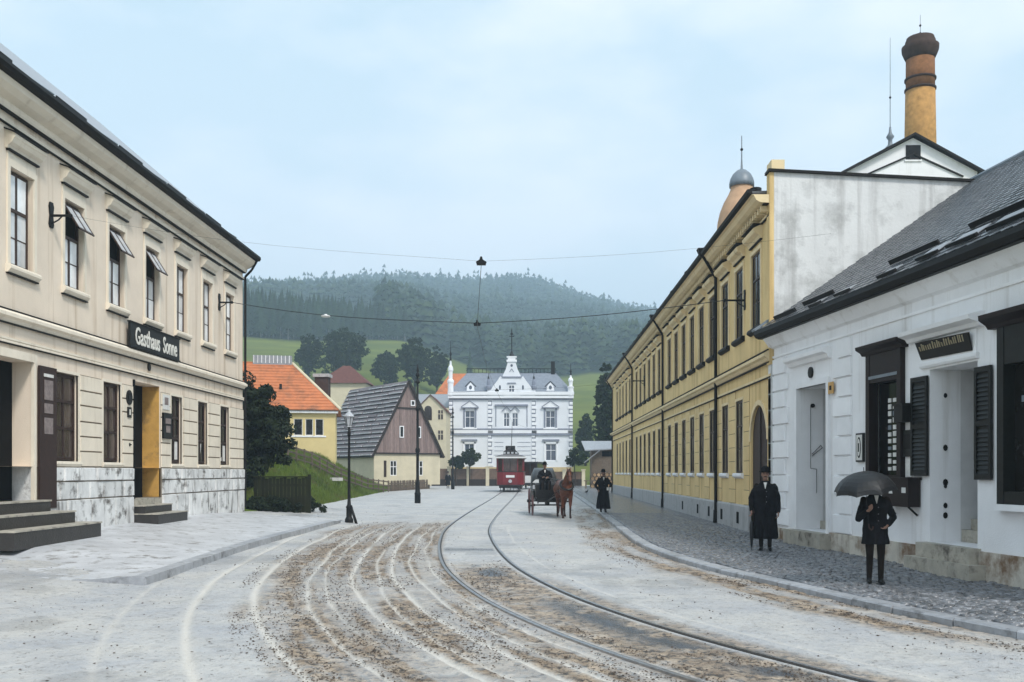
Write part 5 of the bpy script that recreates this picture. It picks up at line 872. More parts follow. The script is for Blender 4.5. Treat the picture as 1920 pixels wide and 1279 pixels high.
# ================================================================== HOUSES BEYOND THE BANK
def gable_house(root, w_, l_, zb, ze, za, wm, rm, ov=.25, th=.08, wallname='wall'):
    """gable front in the plane y=0, ridge running back along y"""
    wl = MB(); wl.prism([(0, 0, zb), (w_, 0, zb), (w_, 0, ze), (w_/2, 0, za), (0, 0, ze)], (0, l_, 0)); wl.build(wallname, wm, root); s = (za - ze) / (w_ / 2)
    for sg_ in (0, 1):
        e = (-ov if sg_ == 0 else w_ + ov, ze - ov * s + .02); a = (w_/2, za + .02); yield MB().hexa([(e[0], -ov, e[1]), (a[0], -ov, a[1]), (a[0], l_ + ov, a[1]), (e[0], l_ + ov, e[1])], [(e[0], -ov, e[1] + th), (a[0], -ov, a[1] + th), (a[0], l_ + ov, a[1] + th), (e[0], l_ + ov, e[1] + th)]).build('roof_slope', rm, root)
# -- house with orange hipped roof
oy = 75.0; ko = oy / FP; orr = (629 - VX) * ko; oz = float(bank_z(np.array([orr]), np.array([oy]))[0])
oh = thing('orange_roofed_house', 'pale yellow house with orange hipped tile roof above the bank', 'house', (orr, oy, 0), R(11)); ow = 13.0; eav = CH + (HY - 770) * ko; rid = CH + (HY - 684) * (oy + 4.2) / FP
wops = [(-(629 - a) * ko, -(629 - b) * ko, CH + (HY - 817) * ko, CH + (HY - 786) * ko) for a, b in ((520, 545), (553, 569), (574, 588), (592, 607))]
wl = MB(); wall_open(wl, -ow, 0, oz - 1, eav, wops, rev=.15); wl.poly([(0, 0, oz - 1), (0, 8.4, oz - 1), (0, 8.4, eav), (0, 0, eav)]); wl.poly([(-ow, 0, oz - 1), (-ow, 0, eav), (-ow, 8.4, eav), (-ow, 8.4, oz - 1)]); wl.poly([(-ow, 8.4, oz - 1), (-ow, 8.4, eav), (0, 8.4, eav), (0, 8.4, oz - 1)]); wl.build('wall', M['wall_yellow'], oh)
for a, b, c, d in wops: window(oh, a, b, c, d, M['white'], M['pane_dark'], cols=1, rows=((0, 1, 1),), y=.05, fr=.05)
MB().box(wops[1][0] - .25, wops[3][1] + .2, -.05, 0, wops[1][2] - .13, wops[1][2] - .01).build('window_sill', M['white'], oh)
MB().box(-ow - .2, .2, -.28, 0, eav - .22, eav - .05).build('cornice', M['white'], oh)
hx = -(629 - 549) * ko * 1.05; E4 = [(-ow - .4, -.4, eav), (.4, -.4, eav), (.4, 8.8, eav), (-ow - .4, 8.8, eav)]; RA, RB = (-ow + 3, 4.2, rid), (hx, 4.2, rid); mb = MB(); mb.add(E4 + [RA, RB], [(0, 1, 5, 4), (1, 2, 5), (2, 3, 4, 5), (3, 0, 4), (0, 3, 2, 1)]); orf = mb.build('roof', M['tile_orange'], oh)
n_rows = 16; qv = lambda f, x0f: None
tilem = MB()
for r_ in range(n_rows):                                               # proud edges of the tile courses on the front slope
    f0, f1 = r_ / n_rows, (r_ + 1) / n_rows; y0, y1 = -.4 + 4.6 * f0, -.4 + 4.6 * f1; z0, z1 = eav + (rid - eav) * f0, eav + (rid - eav) * f1; xr0, xr1 = .4 + (hx - .4) * f0, .4 + (hx - .4) * f1
    MB().hexa([(-9.5, y0, z0 + .01), (xr0, y0, z0 + .01), (xr1, y1, z1 + .005), (-9.5, y1, z1 + .005)], [(-9.5, y0 - .01, z0 + .06), (xr0, y0 - .01, z0 + .06), (xr1, y1 - .01, z1 + .02), (-9.5, y1 - .01, z1 + .02)]).build('tile_course', M['tile_orange'], orf)
MB().tube((.42, -.42, eav + .04), (hx, 4.2, rid + .04), .11, .11, 6).build('hip_cap', M['wall_cream'], orf); MB().tube(RA, RB, .1, .1, 6).build('ridge_cap', M['tile_orange'], orf)
zl = CH + (HY - 670) * (oy + 4.2) / FP; MB().box(hx - 3.1, hx - .05, 4.0, 4.9, rid - .2, zl).build('pale_roof_behind', M['slate_pale'], orf)  # box on the ridge standing for the pale roof of the house behind
for q in range(10): MB().box(hx - 3.05 + q * .31, hx - 3.0 + q * .31, 3.96, 4.0, rid, zl).build('roof_behind_bar', M['white'], orf)
MB().box(-4.35, -4.15, 1.45, 1.55, eav + 1.75, eav + 2.15).build('roof_hook', M['gutter'], orf)
# -- dark chimney stack at its end
sc_ = thing('chimney_stack', 'dark sooty brick chimney stack between the orange and the shingled roof', 'chimney', ((605 - VX) * 80 / FP, 80, 0)); MB().box(-.55, .55, -.5, .5, 1.0, CH + (HY - 708) * 80 / FP).build('stack', M['brick_dark'], sc_); MB().box(-.68, .68, -.63, .63, CH + (HY - 708) * 80 / FP, CH + (HY - 702) * 80 / FP).build('cap', M['plinth_grey'], sc_)
# -- timber house
ty = 92.0; kt = ty / FP; th_ = R(36); tw, tl = 7.3, 13.0; tzb, tze, tza = .6, CH + (HY - 846) * kt, CH + (HY - 716) * 94.3 / FP
tm = thing('timber_house', 'old timber cottage with plank shingle roof and grey boarded gable', 'cottage', ((701 - VX) * kt, ty, 0), th_)
wl = MB(); wops = [(1.05, 1.35, 1.35, 2.95), (1.75, 2.45, 1.5, 2.95), (4.6, 5.35, 1.5, 2.95)]; wall_open(wl, 0, tw, tzb, tze, wops, rev=.15); wl.poly([(0, 0, tzb), (0, 0, tze), (0, tl, tze), (0, tl, tzb)]); wl.poly([(tw, 0, tzb), (tw, tl, tzb), (tw, tl, tze), (tw, 0, tze)]); wl.poly([(0, tl, tzb), (0, tl, tze), (tw, tl, tze), (tw, tl, tzb)]); wl.build('wall', M['wall_cream'], tm)
MB().box(1.05, 1.35, .1, .14, 1.35, 2.95).build('door', M['brown_wood'], tm)
for a, b, c, d in wops[1:]: window(tm, a, b, c, d, M['white'], M['pane_dark'], cols=2, rows=((0, .6, 1), (.6, 1, 1)), y=.03, fr=.06)
sl_ = (tza - tze) / (tw / 2); nb_ = 30
for i in range(nb_):                                                   # upright gable boards
    x0, x1 = tw * i / nb_, tw * (i + 1) / nb_ - .012; z = lambda x: tze + sl_ * min(x, tw - x); d = random.uniform(.06, .10)
    if x0 < tw / 2 < x1: MB().prism([(x0, -d, tze - .12), (x1, -d, tze - .12), (x1, -d, z(x1)), (tw / 2, -d, z(tw / 2)), (x0, -d, z(x0))], (0, d + .04, 0)).build('gable_board', M['gable_wood'], tm)
    else: MB().prism([(x0, -d, tze - .12), (x1, -d, tze - .12), (x1, -d, z(x1)), (x0, -d, z(x0))], (0, d + .04, 0)).build('gable_board', M['gable_wood'], tm)
MB().box(-.1, tw + .1, -.16, -.0, tze - .26, tze - .12).build('gable_beam', M['dark_beam'], tm); zm = tze + (tza - tze) * .62; hwm = tw / 2 * .40; MB().box(tw / 2 - hwm, tw / 2 + hwm, -.17, -.06, zm - .07, zm + .07).build('gable_beam', M['dark_beam'], tm)
for xc, zc_, hh in ((tw * .40, tze + 1.35, 1.15), (tw * .66, tze + 1.35, 1.15), (tw * .57, tze + 4.5, .55)): window(tm, xc - .24, xc + .24, zc_, zc_ + hh, M['white'], M['pane_dark'], cols=1, rows=((0, 1, 1),), y=-.16, fr=.09)
for sg_ in (0, 1):
    x_e, x_a = (-.3, tw / 2) if sg_ == 0 else (tw + .3, tw / 2); ze_ = tze - .3 * sl_; n_c = 17
    rs_ = MB().hexa([(x_e, -.25, ze_ - .02), (x_a, -.25, tza + .0), (x_a, tl, tza + .0), (x_e, tl, ze_ - .02)], [(x_e, -.25, ze_ + .05), (x_a, -.25, tza + .07), (x_a, tl, tza + .07), (x_e, tl, ze_ + .05)]).build('roof_slope', M['dark_beam'], tm)
    if sg_ == 1: MB().beam((tw + .3, -.3, ze_), (tw / 2, -.3, tza + .05), .1, .22).build('barge_board', M['dark_beam'], tm); continue
    MB().beam((-.3, -.3, ze_), (tw / 2, -.3, tza + .05), .1, .2).build('barge_board', M['dark_beam'], tm)
    for r_ in range(n_c):
        f0, f1 = r_ / n_c, (r_ + 1.0) / n_c; y = -.28
        while y < tl - .1:
            ln = random.uniform(1.4, 3.2); y1 = min(y + ln, tl); lf_ = random.uniform(.07, .14); pt = lambda f, e: (x_e + (x_a - x_e) * f - e * .82, ze_ + (tza - ze_) * f + .06 + e * .57)
            a0, a1, b0, b1 = pt(f0, lf_), pt(f0, lf_ + .03), pt(f1, .02), pt(f1, .05); MB().hexa([(a0[0], y, a0[1]), (a0[0], y1 - .02, a0[1]), (b0[0], y1 - .02, b0[1]), (b0[0], y, b0[1])], [(a1[0], y, a1[1]), (a1[0], y1 - .02, a1[1]), (b1[0], y1 - .02, b1[1]), (b1[0], y, b1[1])]).build('roof_board', M['board_roof'], rs_)
            if random.random() < .92: c0, c1 = pt(f0 + .002, lf_ + .032), pt(f0 + .018, lf_ + .034); MB().beam(((c0[0] + c1[0])/2, y + .05, (c0[1] + c1[1])/2), ((c0[0] + c1[0])/2, y1 - random.uniform(.05, .5), (c0[1] + c1[1])/2), .13, .09).build('batten', M['board_pale'], rs_)
            y = y1
# -- small red-brown roof peeking over the timber house
rr_ = thing('distant_house', 'small red-brown hipped roof peeking over the timber house ridge', 'house', ((650 - VX) * 128 / FP, 128, 0)); zt = CH + (HY - 686) * 128 / FP; zb_ = CH + (HY - 722) * 128 / FP; MB().add([(-3.4, -3, zb_), (3.4, -3, zb_), (3.4, 3, zb_), (-3.4, 3, zb_), (-.5, 0, zt), (.5, 0, zt)], [(0, 1, 5, 4), (1, 2, 5), (2, 3, 4, 5), (3, 0, 4), (0, 3, 2, 1)]).build('roof', M['mosscap'], rr_); MB().box(-3, 3, -2.6, 2.6, .5, zb_ - .01).build('wall', M['wall_cream'], rr_)
# -- beige house between cottage and villa
ky = 116 / FP; bgx = (778 - VX) * ky; bg_ = thing('beige_house', 'beige rendered house with arched upper window between the cottage and the villa', 'house', (bgx, 116, 0)); bw = 3.75; zee, zaa = CH + (HY - 770) * ky, CH + (HY - 741) * ky
for s in gable_house(bg_, bw, 7, .0, zee, zaa, M['wall_cream'], M['mosscap'], .2): pass
MB().hexa([(-2.5, 7.6, CH + (HY - 757) * ky), (bw + .1, 7.6, CH + (HY - 757) * ky), (bw + .1, 12, CH + (HY - 726) * ky), (-2.5, 12, CH + (HY - 726) * ky)], [(-2.5, 7.6, CH + (HY - 755) * ky), (bw + .1, 7.6, CH + (HY - 755) * ky), (bw + .1, 12, CH + (HY - 724) * ky), (-2.5, 12, CH + (HY - 724) * ky)]).build('rear_roof', M['slate_pale'], bg_)
aw = MB(); cxw, cz0 = 1.6, CH + (HY - 788) * ky; aw.prism([(cxw - .45, -.03, cz0), (cxw + .45, -.03, cz0), (cxw + .45, -.03, cz0 + 1.3)] + [(cxw + .45 * math.cos(math.pi * q / 8), -.03, cz0 + 1.3 + .45 * math.sin(math.pi * q / 8)) for q in range(1, 8)] + [(cxw - .45, -.03, cz0 + 1.3)], (0, .03, 0)); aw.build('arched_window', M['pane_mid'], bg_)
for xw, v0, v1 in ((3.1, 788, 768), (3.1, 826, 806), (1.5, 842, 818)): window(bg_, xw - .38, xw + .38, CH + (HY - v0) * ky, CH + (HY - v1) * ky, M['wall_cream'], M['pane_mid'], cols=2, rows=((0, .6, 1), (.6, 1, 1)), y=-.03, fr=.08)
# -- orange roof just showing beside the villa
o2 = thing('distant_house', 'orange tiled roof just showing behind the villa left corner', 'house', ((858 - VX) * 142 / FP, 142, 0)); zt, zb_ = CH + (HY - 700) * 142 / FP, CH + (HY - 742) * 142 / FP; MB().add([(-3, -3, zb_), (3, -3, zb_), (3, 4, zb_), (-3, 4, zb_), (-1.2, .5, zt), (1.2, .5, zt)], [(0, 1, 5, 4), (1, 2, 5), (2, 3, 4, 5), (3, 0, 4), (0, 3, 2, 1)]).build('roof', M['tile_orange'], o2); MB().box(-2.7, 2.7, -2.7, 3.6, .5, zb_ - .01).build('wall', M['wall_cream'], o2)

# ================================================================== THE VILLA
vy = 122.0; kv = vy / FP; VXl = (843 - VX) * kv; vw = (1073 - 843) * kv; Zv = lambda v: CH + (HY - v) * kv; Xv = lambda u: (u - 843) * kv
vl = thing('white_villa', 'white neo-renaissance villa with curved central gable, quoins and blue-grey slate roof', 'villa', (VXl, vy, 0))
vd = 12.0; vzb, vze = .1, Zv(742)
wv = [(Xv(872), Xv(890), Zv(802), Zv(770)), (Xv(1023), Xv(1041), Zv(802), Zv(770)), (Xv(944), Xv(955.5), Zv(800), Zv(774)), (Xv(960), Xv(971.5), Zv(800), Zv(774)), (Xv(871), Xv(889), Zv(864), Zv(832)), (Xv(1023), Xv(1043), Zv(864), Zv(832)), (Xv(948), Xv(966), Zv(880), Zv(836))]
mb = MB(); wall_open(mb, 0, vw, Zv(876), vze, [w_ if w_[2] >= Zv(876) else (w_[0], w_[1], Zv(876), w_[3]) for w_ in wv], rev=.2); mb.poly([(0, 0, vzb), (0, 0, vze), (0, vd, vze), (0, vd, vzb)]); mb.poly([(vw, 0, vzb), (vw, vd, vzb), (vw, vd, vze), (vw, 0, vze)]); mb.poly([(0, vd, vzb), (0, vd, vze), (vw, vd, vze), (vw, vd, vzb)]); mb.build('wall', M['villa_white'], vl)
MB().box(-.12, vw + .12, -.12, .3, vzb - .3, Zv(876)).build('base', M['villa_base'], vl)
for i, (a, b, c, d) in enumerate(wv[:6]): window(vl, a, b, c, d, M['villa_trim'], M['pane_blue'], cols=2, rows=((0, .62, 1), (.62, 1, 1)), y=.08, fr=.08, tr=.06)
MB().box(wv[6][0], wv[6][1], .15, .2, Zv(876), wv[6][3]).build('door', M['brown_wood'], vl)
# quoins
qm = MB().box(0, .62, -.10, 0, 0, .36).mesh('quoin', M['villa_trim']); qm2 = MB().box(0, .42, -.10, 0, 0, .36).mesh('quoin', M['villa_trim'])
for x, right in ((-.06, 0), (Xv(915), 0), (Xv(997), 0), (vw + .06, 1)):
    z = Zv(874); kq = 0
    while z < vze - .5:
        me = qm if kq % 2 == 0 else qm2; put('quoin', me, vl, (x - ((.62 if kq % 2 == 0 else .42) if right else 0), 0, z)); z += .52; kq += 1
    MB().box(x - (.5 if right else 0), x + (0 if right else .5), -.04, -.001, Zv(874), vze - .1).build('quoin_bed', M['villa_groove'], vl)
for v0, v1, d, m_ in ((742, 747, .34, 'villa_trim'), (747.5, 750, .14, 'villa_groove'), (803.5, 806, .12, 'villa_groove'), (806.5, 812.5, .10, 'villa_trim'), (813, 816.5, .18, 'villa_groove'), (735, 741, .42, 'villa_trim')): MB().box(-d * .5, vw + d * .5, -d, .0 if v0 > 742 else .2, Zv(v1), Zv(v0)).build('moulding', M[m_], vl)
for a, b, c, d in wv[:2]:                                              # pedimented upper windows
    xm_ = (a + b) / 2; MB().prism([(a - .45, -.22, d + .42), (b + .45, -.22, d + .42), (xm_, -.22, d + 1.15)], (0, .22, 0)).build('pediment', M['villa_trim'], vl); MB().box(a - .5, b + .5, -.26, 0, d + .30, d + .42).build('pediment_base', M['villa_groove'], vl); MB().beam((a - .5, -.25, d + .45), (xm_, -.25, d + 1.22), .1, .09).beam((xm_, -.25, d + 1.22), (b + .5, -.25, d + .45), .1, .09).build('pediment_edge', M['villa_groove'], vl); MB().box(a - .22, a, -.08, .02, c, d + .3).box(b, b + .22, -.08, .02, c, d + .3).build('window_surround', M['villa_groove'], vl); MB().box(a - .3, b + .3, -.14, .02, c - .2, c - .02).build('window_sill', M['villa_trim'], vl)
for a, b, c, d in wv[4:6]: MB().box(a - .4, b + .4, -.2, 0, d + .35, d + .55).build('window_hood', M['villa_groove'], vl); MB().box(a - .2, a, -.08, .02, c, d + .2).box(b, b + .2, -.08, .02, c, d + .2).box(a - .2, b + .2, -.08, .02, d + .002, d + .2).build('window_surround', M['villa_trim'], vl)
for a, b, c, d in wv[2:4]: xm_ = (a + b) / 2; MB().beam((a - .2, -.12, d + .2), (xm_, -.12, d + .75), .1, .1).beam((xm_, -.12, d + .75), (b + .2, -.12, d + .2), .1, .1).build('window_hood', M['villa_groove'], vl)
MB().box(Xv(928), Xv(990), -.24, .0, Zv(762), Zv(758.5)).build('window_hood', M['villa_groove'], vl); [MB().box(Xv(q), Xv(q + 1.5), -.06, 0, Zv(800), Zv(762)).build('panel_moulding', M['villa_groove'], vl) for q in (929, 987.5)]
for v in (829, 837, 845, 853): MB().box(Xv(927), Xv(944), -.03, 0, Zv(v + .8), Zv(v)).box(Xv(970), Xv(995), -.03, 0, Zv(v + .8), Zv(v)).build('band', M['villa_groove'], vl)
# central curved gable
gp = [(914, 742), (914, 731), (921, 731), (925, 724), (932, 715), (938, 706), (943, 709), (943, 704), (948, 694), (951, 684), (952.5, 678), (966.5, 678), (968, 684), (971, 694), (976, 704), (976, 709), (981, 706), (987, 715), (994, 724), (998, 731), (1004, 731), (1004, 742)]
MB().prism([(Xv(u), -.30, Zv(v)) for u, v in gp], (0, .9, 0)).build('central_gable', M['villa_white'], vl)
MB().box(Xv(941), Xv(978), -.40, -.0, Zv(709), Zv(706.5)).build('gable_moulding', M['villa_groove'], vl); MB().box(Xv(950), Xv(969), -.42, .5, Zv(679), Zv(675)).box(Xv(952.5), Xv(966.5), -.38, .45, Zv(675), Zv(671)).box(Xv(950), Xv(969), -.42, .5, Zv(671), Zv(668.5)).build('gable_crown', M['villa_trim'], vl); MB().box(Xv(951), Xv(968), -.35, .4, Zv(675.5), Zv(673)).build('crown_groove', M['villa_groove'], vl)
MB().prism([(Xv(942), -.36, Zv(735)), (Xv(977), -.36, Zv(735)), (Xv(974), -.36, Zv(745)), (Xv(945), -.36, Zv(745))], (0, .1, 0)).build('gable_apron', M['villa_trim'], vl)
window(vl, Xv(953.5), Xv(965.5), Zv(739), Zv(722), M['villa_trim'], M['pane_blue'], cols=2, rows=((0, .6, 1), (.6, 1, 1)), y=-.36, fr=.1)
MB().box(Xv(951.5), Xv(967.5), -.42, -.3, Zv(720), Zv(718)).build('window_hood', M['villa_groove'], vl)
for u in (937.5, 980.5): MB().prism([(Xv(u) + .13 * math.cos(q * .6283), -.32, Zv(727) + .32 * math.sin(q * .6283)) for q in range(10)], (0, .03, 0)).build('oculus', M['pane_blue'], vl)
MB().prism([(Xv(959.5) + .16 * math.cos(q * .6283), -.32, Zv(686) + .18 * math.sin(q * .6283)) for q in range(10)], (0, .03, 0)).build('oculus', M['pane_blue'], vl); MB().beam((Xv(955.5), -.33, Zv(698)), (Xv(959.5), -.33, Zv(692)), .05, .08).beam((Xv(959.5), -.33, Zv(692)), (Xv(963.5), -.33, Zv(698)), .05, .08).build('gable_ornament', M['villa_groove'], vl)
MB().lathe([(.38, 0), (.2, .35), (.13, .5), (.06, .7), (.04, 3.2), (.02, 3.6)], n=8).build('finial', M['black_iron'], vl, loc=(Xv(959.5), .05, Zv(668))); MB().box(-.30, .30, -.03, .03, -.03, .05).ell((0, 0, .35), .16, .05, .16).box(-.06, .06, -.06, .06, -.9, .9).build('weather_vane', M['black_iron'], vl, loc=(Xv(959.5), .05, Zv(668) + 2.5))
for u, vt, vb_, big in ((845, 640, 742, 1), (1070, 682, 742, 1), (916, 700, 731, 0), (1001, 700, 731, 0)):
    hb = Zv(vt) - Zv(vb_); MB().lathe([(.36, 0), (.36, hb * .22), (.42, hb * .24), (.42, hb * .28), (.24, hb * .30), (.26, hb * .44), (.34, hb * .46), (.30, hb * .52), (.14, hb * .56), (.10, hb * .66)] if big else [(.34, 0), (.38, hb * .2), (.24, hb * .25), (.22, hb * .5), (.1, hb * .7)], n=10).build('pinnacle', M['villa_trim'] if big else M['villa_groove'], vl, loc=(Xv(u), -.1, Zv(vb_))); MB().lathe([(.16, hb * .64), (.08, hb * .72), (.14, hb * .76), (.04, hb * .82), (.02, hb)], n=8).build('pinnacle_spike', M['black_iron'], vl, loc=(Xv(u), -.1, Zv(vb_)))
zr = Zv(697) + .2; mb = MB(); E4 = [(-.3, -.3, Zv(738)), (vw + .3, -.3, Zv(738)), (vw + .3, vd + .3, Zv(738)), (-.3, vd + .3, Zv(738))]; T4 = [(Xv(872), 3.6, zr), (Xv(1043), 3.6, zr), (Xv(1043), vd - 3.6, zr), (Xv(872), vd - 3.6, zr)]; mb.hexa(E4, T4); vr = mb.build('roof', M['villa_roof'], vl)
rl = MB(); rl.path([T4[0], T4[1]], .03).path([(p[0], p[1], p[2] + .55) for p in T4[:2]], .05)
rl.build('roof_railing', M['black_iron'], vr); pm_ = MB().tube((0, 0, 0), (0, 0, .58), .03, .03, 6).mesh('railing_post', M['black_iron'])
for q in range(24): put('railing_post', pm_, vr, (T4[0][0] + (T4[1][0] - T4[0][0]) * q / 23, 3.6, zr))
MB().box(0, .5, 3.3, 3.7, zr - .2, zr + 1.5).build('chimney', M['gutter'], vr, loc=(Xv(1034), 0, 0))
for u in (882, 1032):                                                  # little roof dormers
    z0 = Zv(736); MB().prism([(Xv(u) - .55, .2, z0), (Xv(u) + .55, .2, z0), (Xv(u) + .42, .2, z0 + .8), (Xv(u), .2, z0 + 1.3), (Xv(u) - .42, .2, z0 + .8)], (0, 1.6, 0)).build('dormer', M['villa_trim'], vr); MB().prism([(Xv(u) + .2 * math.cos(q * .6283), .17, z0 + .65 + .26 * math.sin(q * .6283)) for q in range(10)], (0, .02, 0)).build('dormer_window', M['pane_blue'], vr); MB().beam((Xv(u) - .7, .25, z0 + .75), (Xv(u), .25, z0 + 1.45), .2, .1).beam((Xv(u), .25, z0 + 1.45), (Xv(u) + .7, .25, z0 + .75), .2, .1).build('dormer_roof', M['gutter'], vr)
# garden wall in front of the villa
gwl = thing('garden_wall', 'low brown garden wall with posts in front of the white villa', 'wall', ((806 - VX) * 113 / FP, 113, 0)); L_ = (1094 - 806) * 113 / FP; MB().box(0, L_, 0, .3, -.3, 1.0).build('footing', M['dark_beam'], gwl)
for q in range(8): x0 = L_ * q / 8 + .22; MB().box(x0, L_ * (q + 1) / 8 - .22, .06, .22, 1.0, 2.25 if q < 4 else 1.9).build('panel', M['hedge_wall'], gwl)
for q in range(9): MB().box(L_ * q / 8 - .2, L_ * q / 8 + .2, -.08, .38, -.3, 2.4 if q < 5 else 2.05).box(L_ * q / 8 - .26, L_ * q / 8 + .26, -.14, .44, 2.4 if q < 5 else 2.05, 2.52 if q < 5 else 2.17).build('post', M['wall_cream'], gwl)

# ================================================================== SHED AND WOOD PILE right of the villa
sh_ = thing('lean_to_shed', 'small shed with broken pale roof at the end of the street', 'shed', ((1118 - VX) * 100 / FP, 100, 0)); ks = 100 / FP; Zs = lambda v: CH + (HY - v) * ks; MB().box(-.5, 2.6, 0, 3, .1, Zs(842)).build('wall', M['fence_wood'], sh_); MB().hexa([(-1.2, -.6, Zs(846)), (2.9, -.6, Zs(842)), (2.9, 3.2, Zs(827)), (-1.4, 3.2, Zs(827))], [(-1.2, -.6, Zs(844)), (2.9, -.6, Zs(840)), (2.9, 3.2, Zs(825)), (-1.4, 3.2, Zs(825))]).build('roof', M['slate_pale'], sh_); MB().beam((-1.3, -.7, Zs(868)), (.3, -.65, Zs(845)), .5, .08).build('fallen_board', M['slate_pale'], sh_); MB().box(.6, 1.6, -.03, 0, Zs(856), Zs(846)).build('opening', M['black_wood'], sh_)
for i in range(26):
    r_ = random.Random(i); row = i // 7; x = (1120 - VX) * 98 / FP + (i % 7) * .42 - .5 + .2 * (row % 2); z = .42 + row * .38; lg = thing('cut_log', 'short cut log in the pile before the shed', 'log', (x, 98 + r_.uniform(-.15, .15), z), 0, 'logs piled before the shed'); MB().tube((0, -.4, 0), (0, .4, 0), .2 * r_.uniform(.85, 1.1), .2, 9).build('bark', M['bark'], lg); MB().tube((0, -.42, 0), (0, -.401, 0), .175, .175, 9).build('sawn_end', M['wood_pile'], lg)
bb = thing('plank_bench', 'low plank bench standing before the wood pile', 'bench', ((1112 - VX) * 94 / FP, 94, 0)); MB().box(-.9, 1.6, -.25, .25, .95, 1.03).build('plank', M['fence_wood'], bb)
for x in (-.7, 1.4): MB().box(x - .06, x + .06, -.2, .2, .25, .95).build('leg', M['fence_wood'], bb)

# ================================================================== FENCES
def fence_line(name, label, pts, n_rails, hgt, mw, spacing=1.6, group=None, cat='fence'):
    f = thing(name, label, cat, pts[0]); o_ = Vector(pts[0]); P3 = [Vector(p) - o_ for p in pts]; pm_ = MB().box(-.05, .05, -.05, .05, -.5, hgt + .06).mesh('post', mw)
    for a, b in zip(P3[:-1], P3[1:]):
        n = max(1, round((b - a).length / spacing))
        for i in range(n): put('post', pm_, f, a.lerp(b, i / n))
        for k in range(n_rails): z = Vector((0, -.06, hgt * (k + 1) / n_rails - .05)); MB().beam(a + z, b + z, .04, .10).build('rail', mw, f)
    put('post', pm_, f, P3[-1]); return f
def bp(u, Y): x = (u - VX) * Y / FP; return (x, Y, float(bank_z(np.array([x]), np.array([Y]))[0]))
fence_line('rail_fence', 'sloping wooden rail fence running down the grass bank', [bp(540, 58), bp(585, 63), bp(640, 69), bp(690, 76), bp(728, 82)], 3, 1.0, M['fence_wood'])
pf = thing('picket_fence', 'weathered picket fence in front of the timber cottage', 'fence', bp(730, 84)); o_ = Vector(bp(730, 84)); e_ = Vector(bp(805, 96)); d_ = e_ - o_; npk = 44; pk = MB().prism([(-.045, 0, -.3), (.045, 0, -.3), (.045, 0, .95), (0, 0, 1.05), (-.045, 0, .95)], (0, .025, 0)).mesh('picket', M['fence_wood'])
for i in range(npk): put('picket', pk, pf, d_ * i / (npk - 1), (0, random.gauss(0, .03), .3))
for z in (.25, .75): MB().beam(Vector((0, .06, z)), d_ + Vector((0, .06, z)), .04, .08).build('rail', M['fence_wood'], pf)
# dark green board fence beside the inn
bf = thing('board_fence', 'dark green mossy board fence beside the inn corner', 'fence', (-11.05, 37.6, .3), R(8)); fm_ = [MB().box(0, .132, -.0, .022, -.3, 1.27 + .02 * k).mesh('board', M['fence_green']) for k in range(3)]
for i in range(15): put('board', fm_[i % 3], bf, (i * .14, random.uniform(-.006, .006), 0))
MB().box(-.02, 2.12, -.05, .04, 1.30, 1.35).build('cap_rail', M['fence_green'], bf); MB().box(0, 2.1, .024, .07, .3, .4).box(0, 2.1, .024, .07, .95, 1.05).build('rail', M['fence_green'], bf); MB().box(2.06, 2.18, -.04, .09, -.3, 1.42).build('post', M['fence_green'], bf)
st = thing('pale_stone', 'flat pale stone slab lying in the grass of the bank', 'stone', bp(626, 66)); r_ = np.random.default_rng(4); MB().prism([(.55 * math.cos(q * .785) * r_.uniform(.8, 1.15), .45 * math.sin(q * .785) * r_.uniform(.8, 1.15), .08) for q in range(8)], (0, 0, .22)).build('slab', M['stone_pale'], st)

# ================================================================== STREET FURNITURE
def gas_lamp(name, label, x, y, z, top, scale=1.0):
    l = thing(name, label, 'street lamp', (x, y, z)); h = top - z - .62 * scale
    MB().lathe([(.15, -.15), (.15, .10), (.13, .14), (.10, .20), (.10, .50), (.12, .54), (.07, .62), (.055, .8), (.045, h * .7), (.035, h - .35), (.06, h - .30), (.06, h - .18), (.035, h - .12), (.035, h)], n=12).build('post', M['black_iron'], l, True)
    MB().lathe([(.10, h), (.085, h + .03), (.17, h + .36)], n=6, caps=False).build('lantern_glass', M['lamp_glass'], l)
    fr_ = MB()
    for i in range(6): a = 2*math.pi*i/6; fr_.tube((.087 * math.cos(a), .087 * math.sin(a), h + .02), (.172 * math.cos(a), .172 * math.sin(a), h + .36), .010, .010, 5)
    fr_.build('lantern_frame', M['black_iron'], l); MB().lathe([(.20, h + .36), (.17, h + .40), (.09, h + .50), (.05, h + .53), (.06, h + .57), (.02, h + .62)], n=12).build('lantern_cap', M['lamp_glass'], l, True); MB().tube((-.14, 0, h - .1), (.14, 0, h - .1), .012).build('ladder_bar', M['black_iron'], l); return l
gas_lamp('gas_lamp', 'black cast-iron gas lamp with pale lantern cap at the kerb end', -6.62, 34.0, float(base_z(-6.62, 34)), CH + (HY - 768) * 34 / FP)
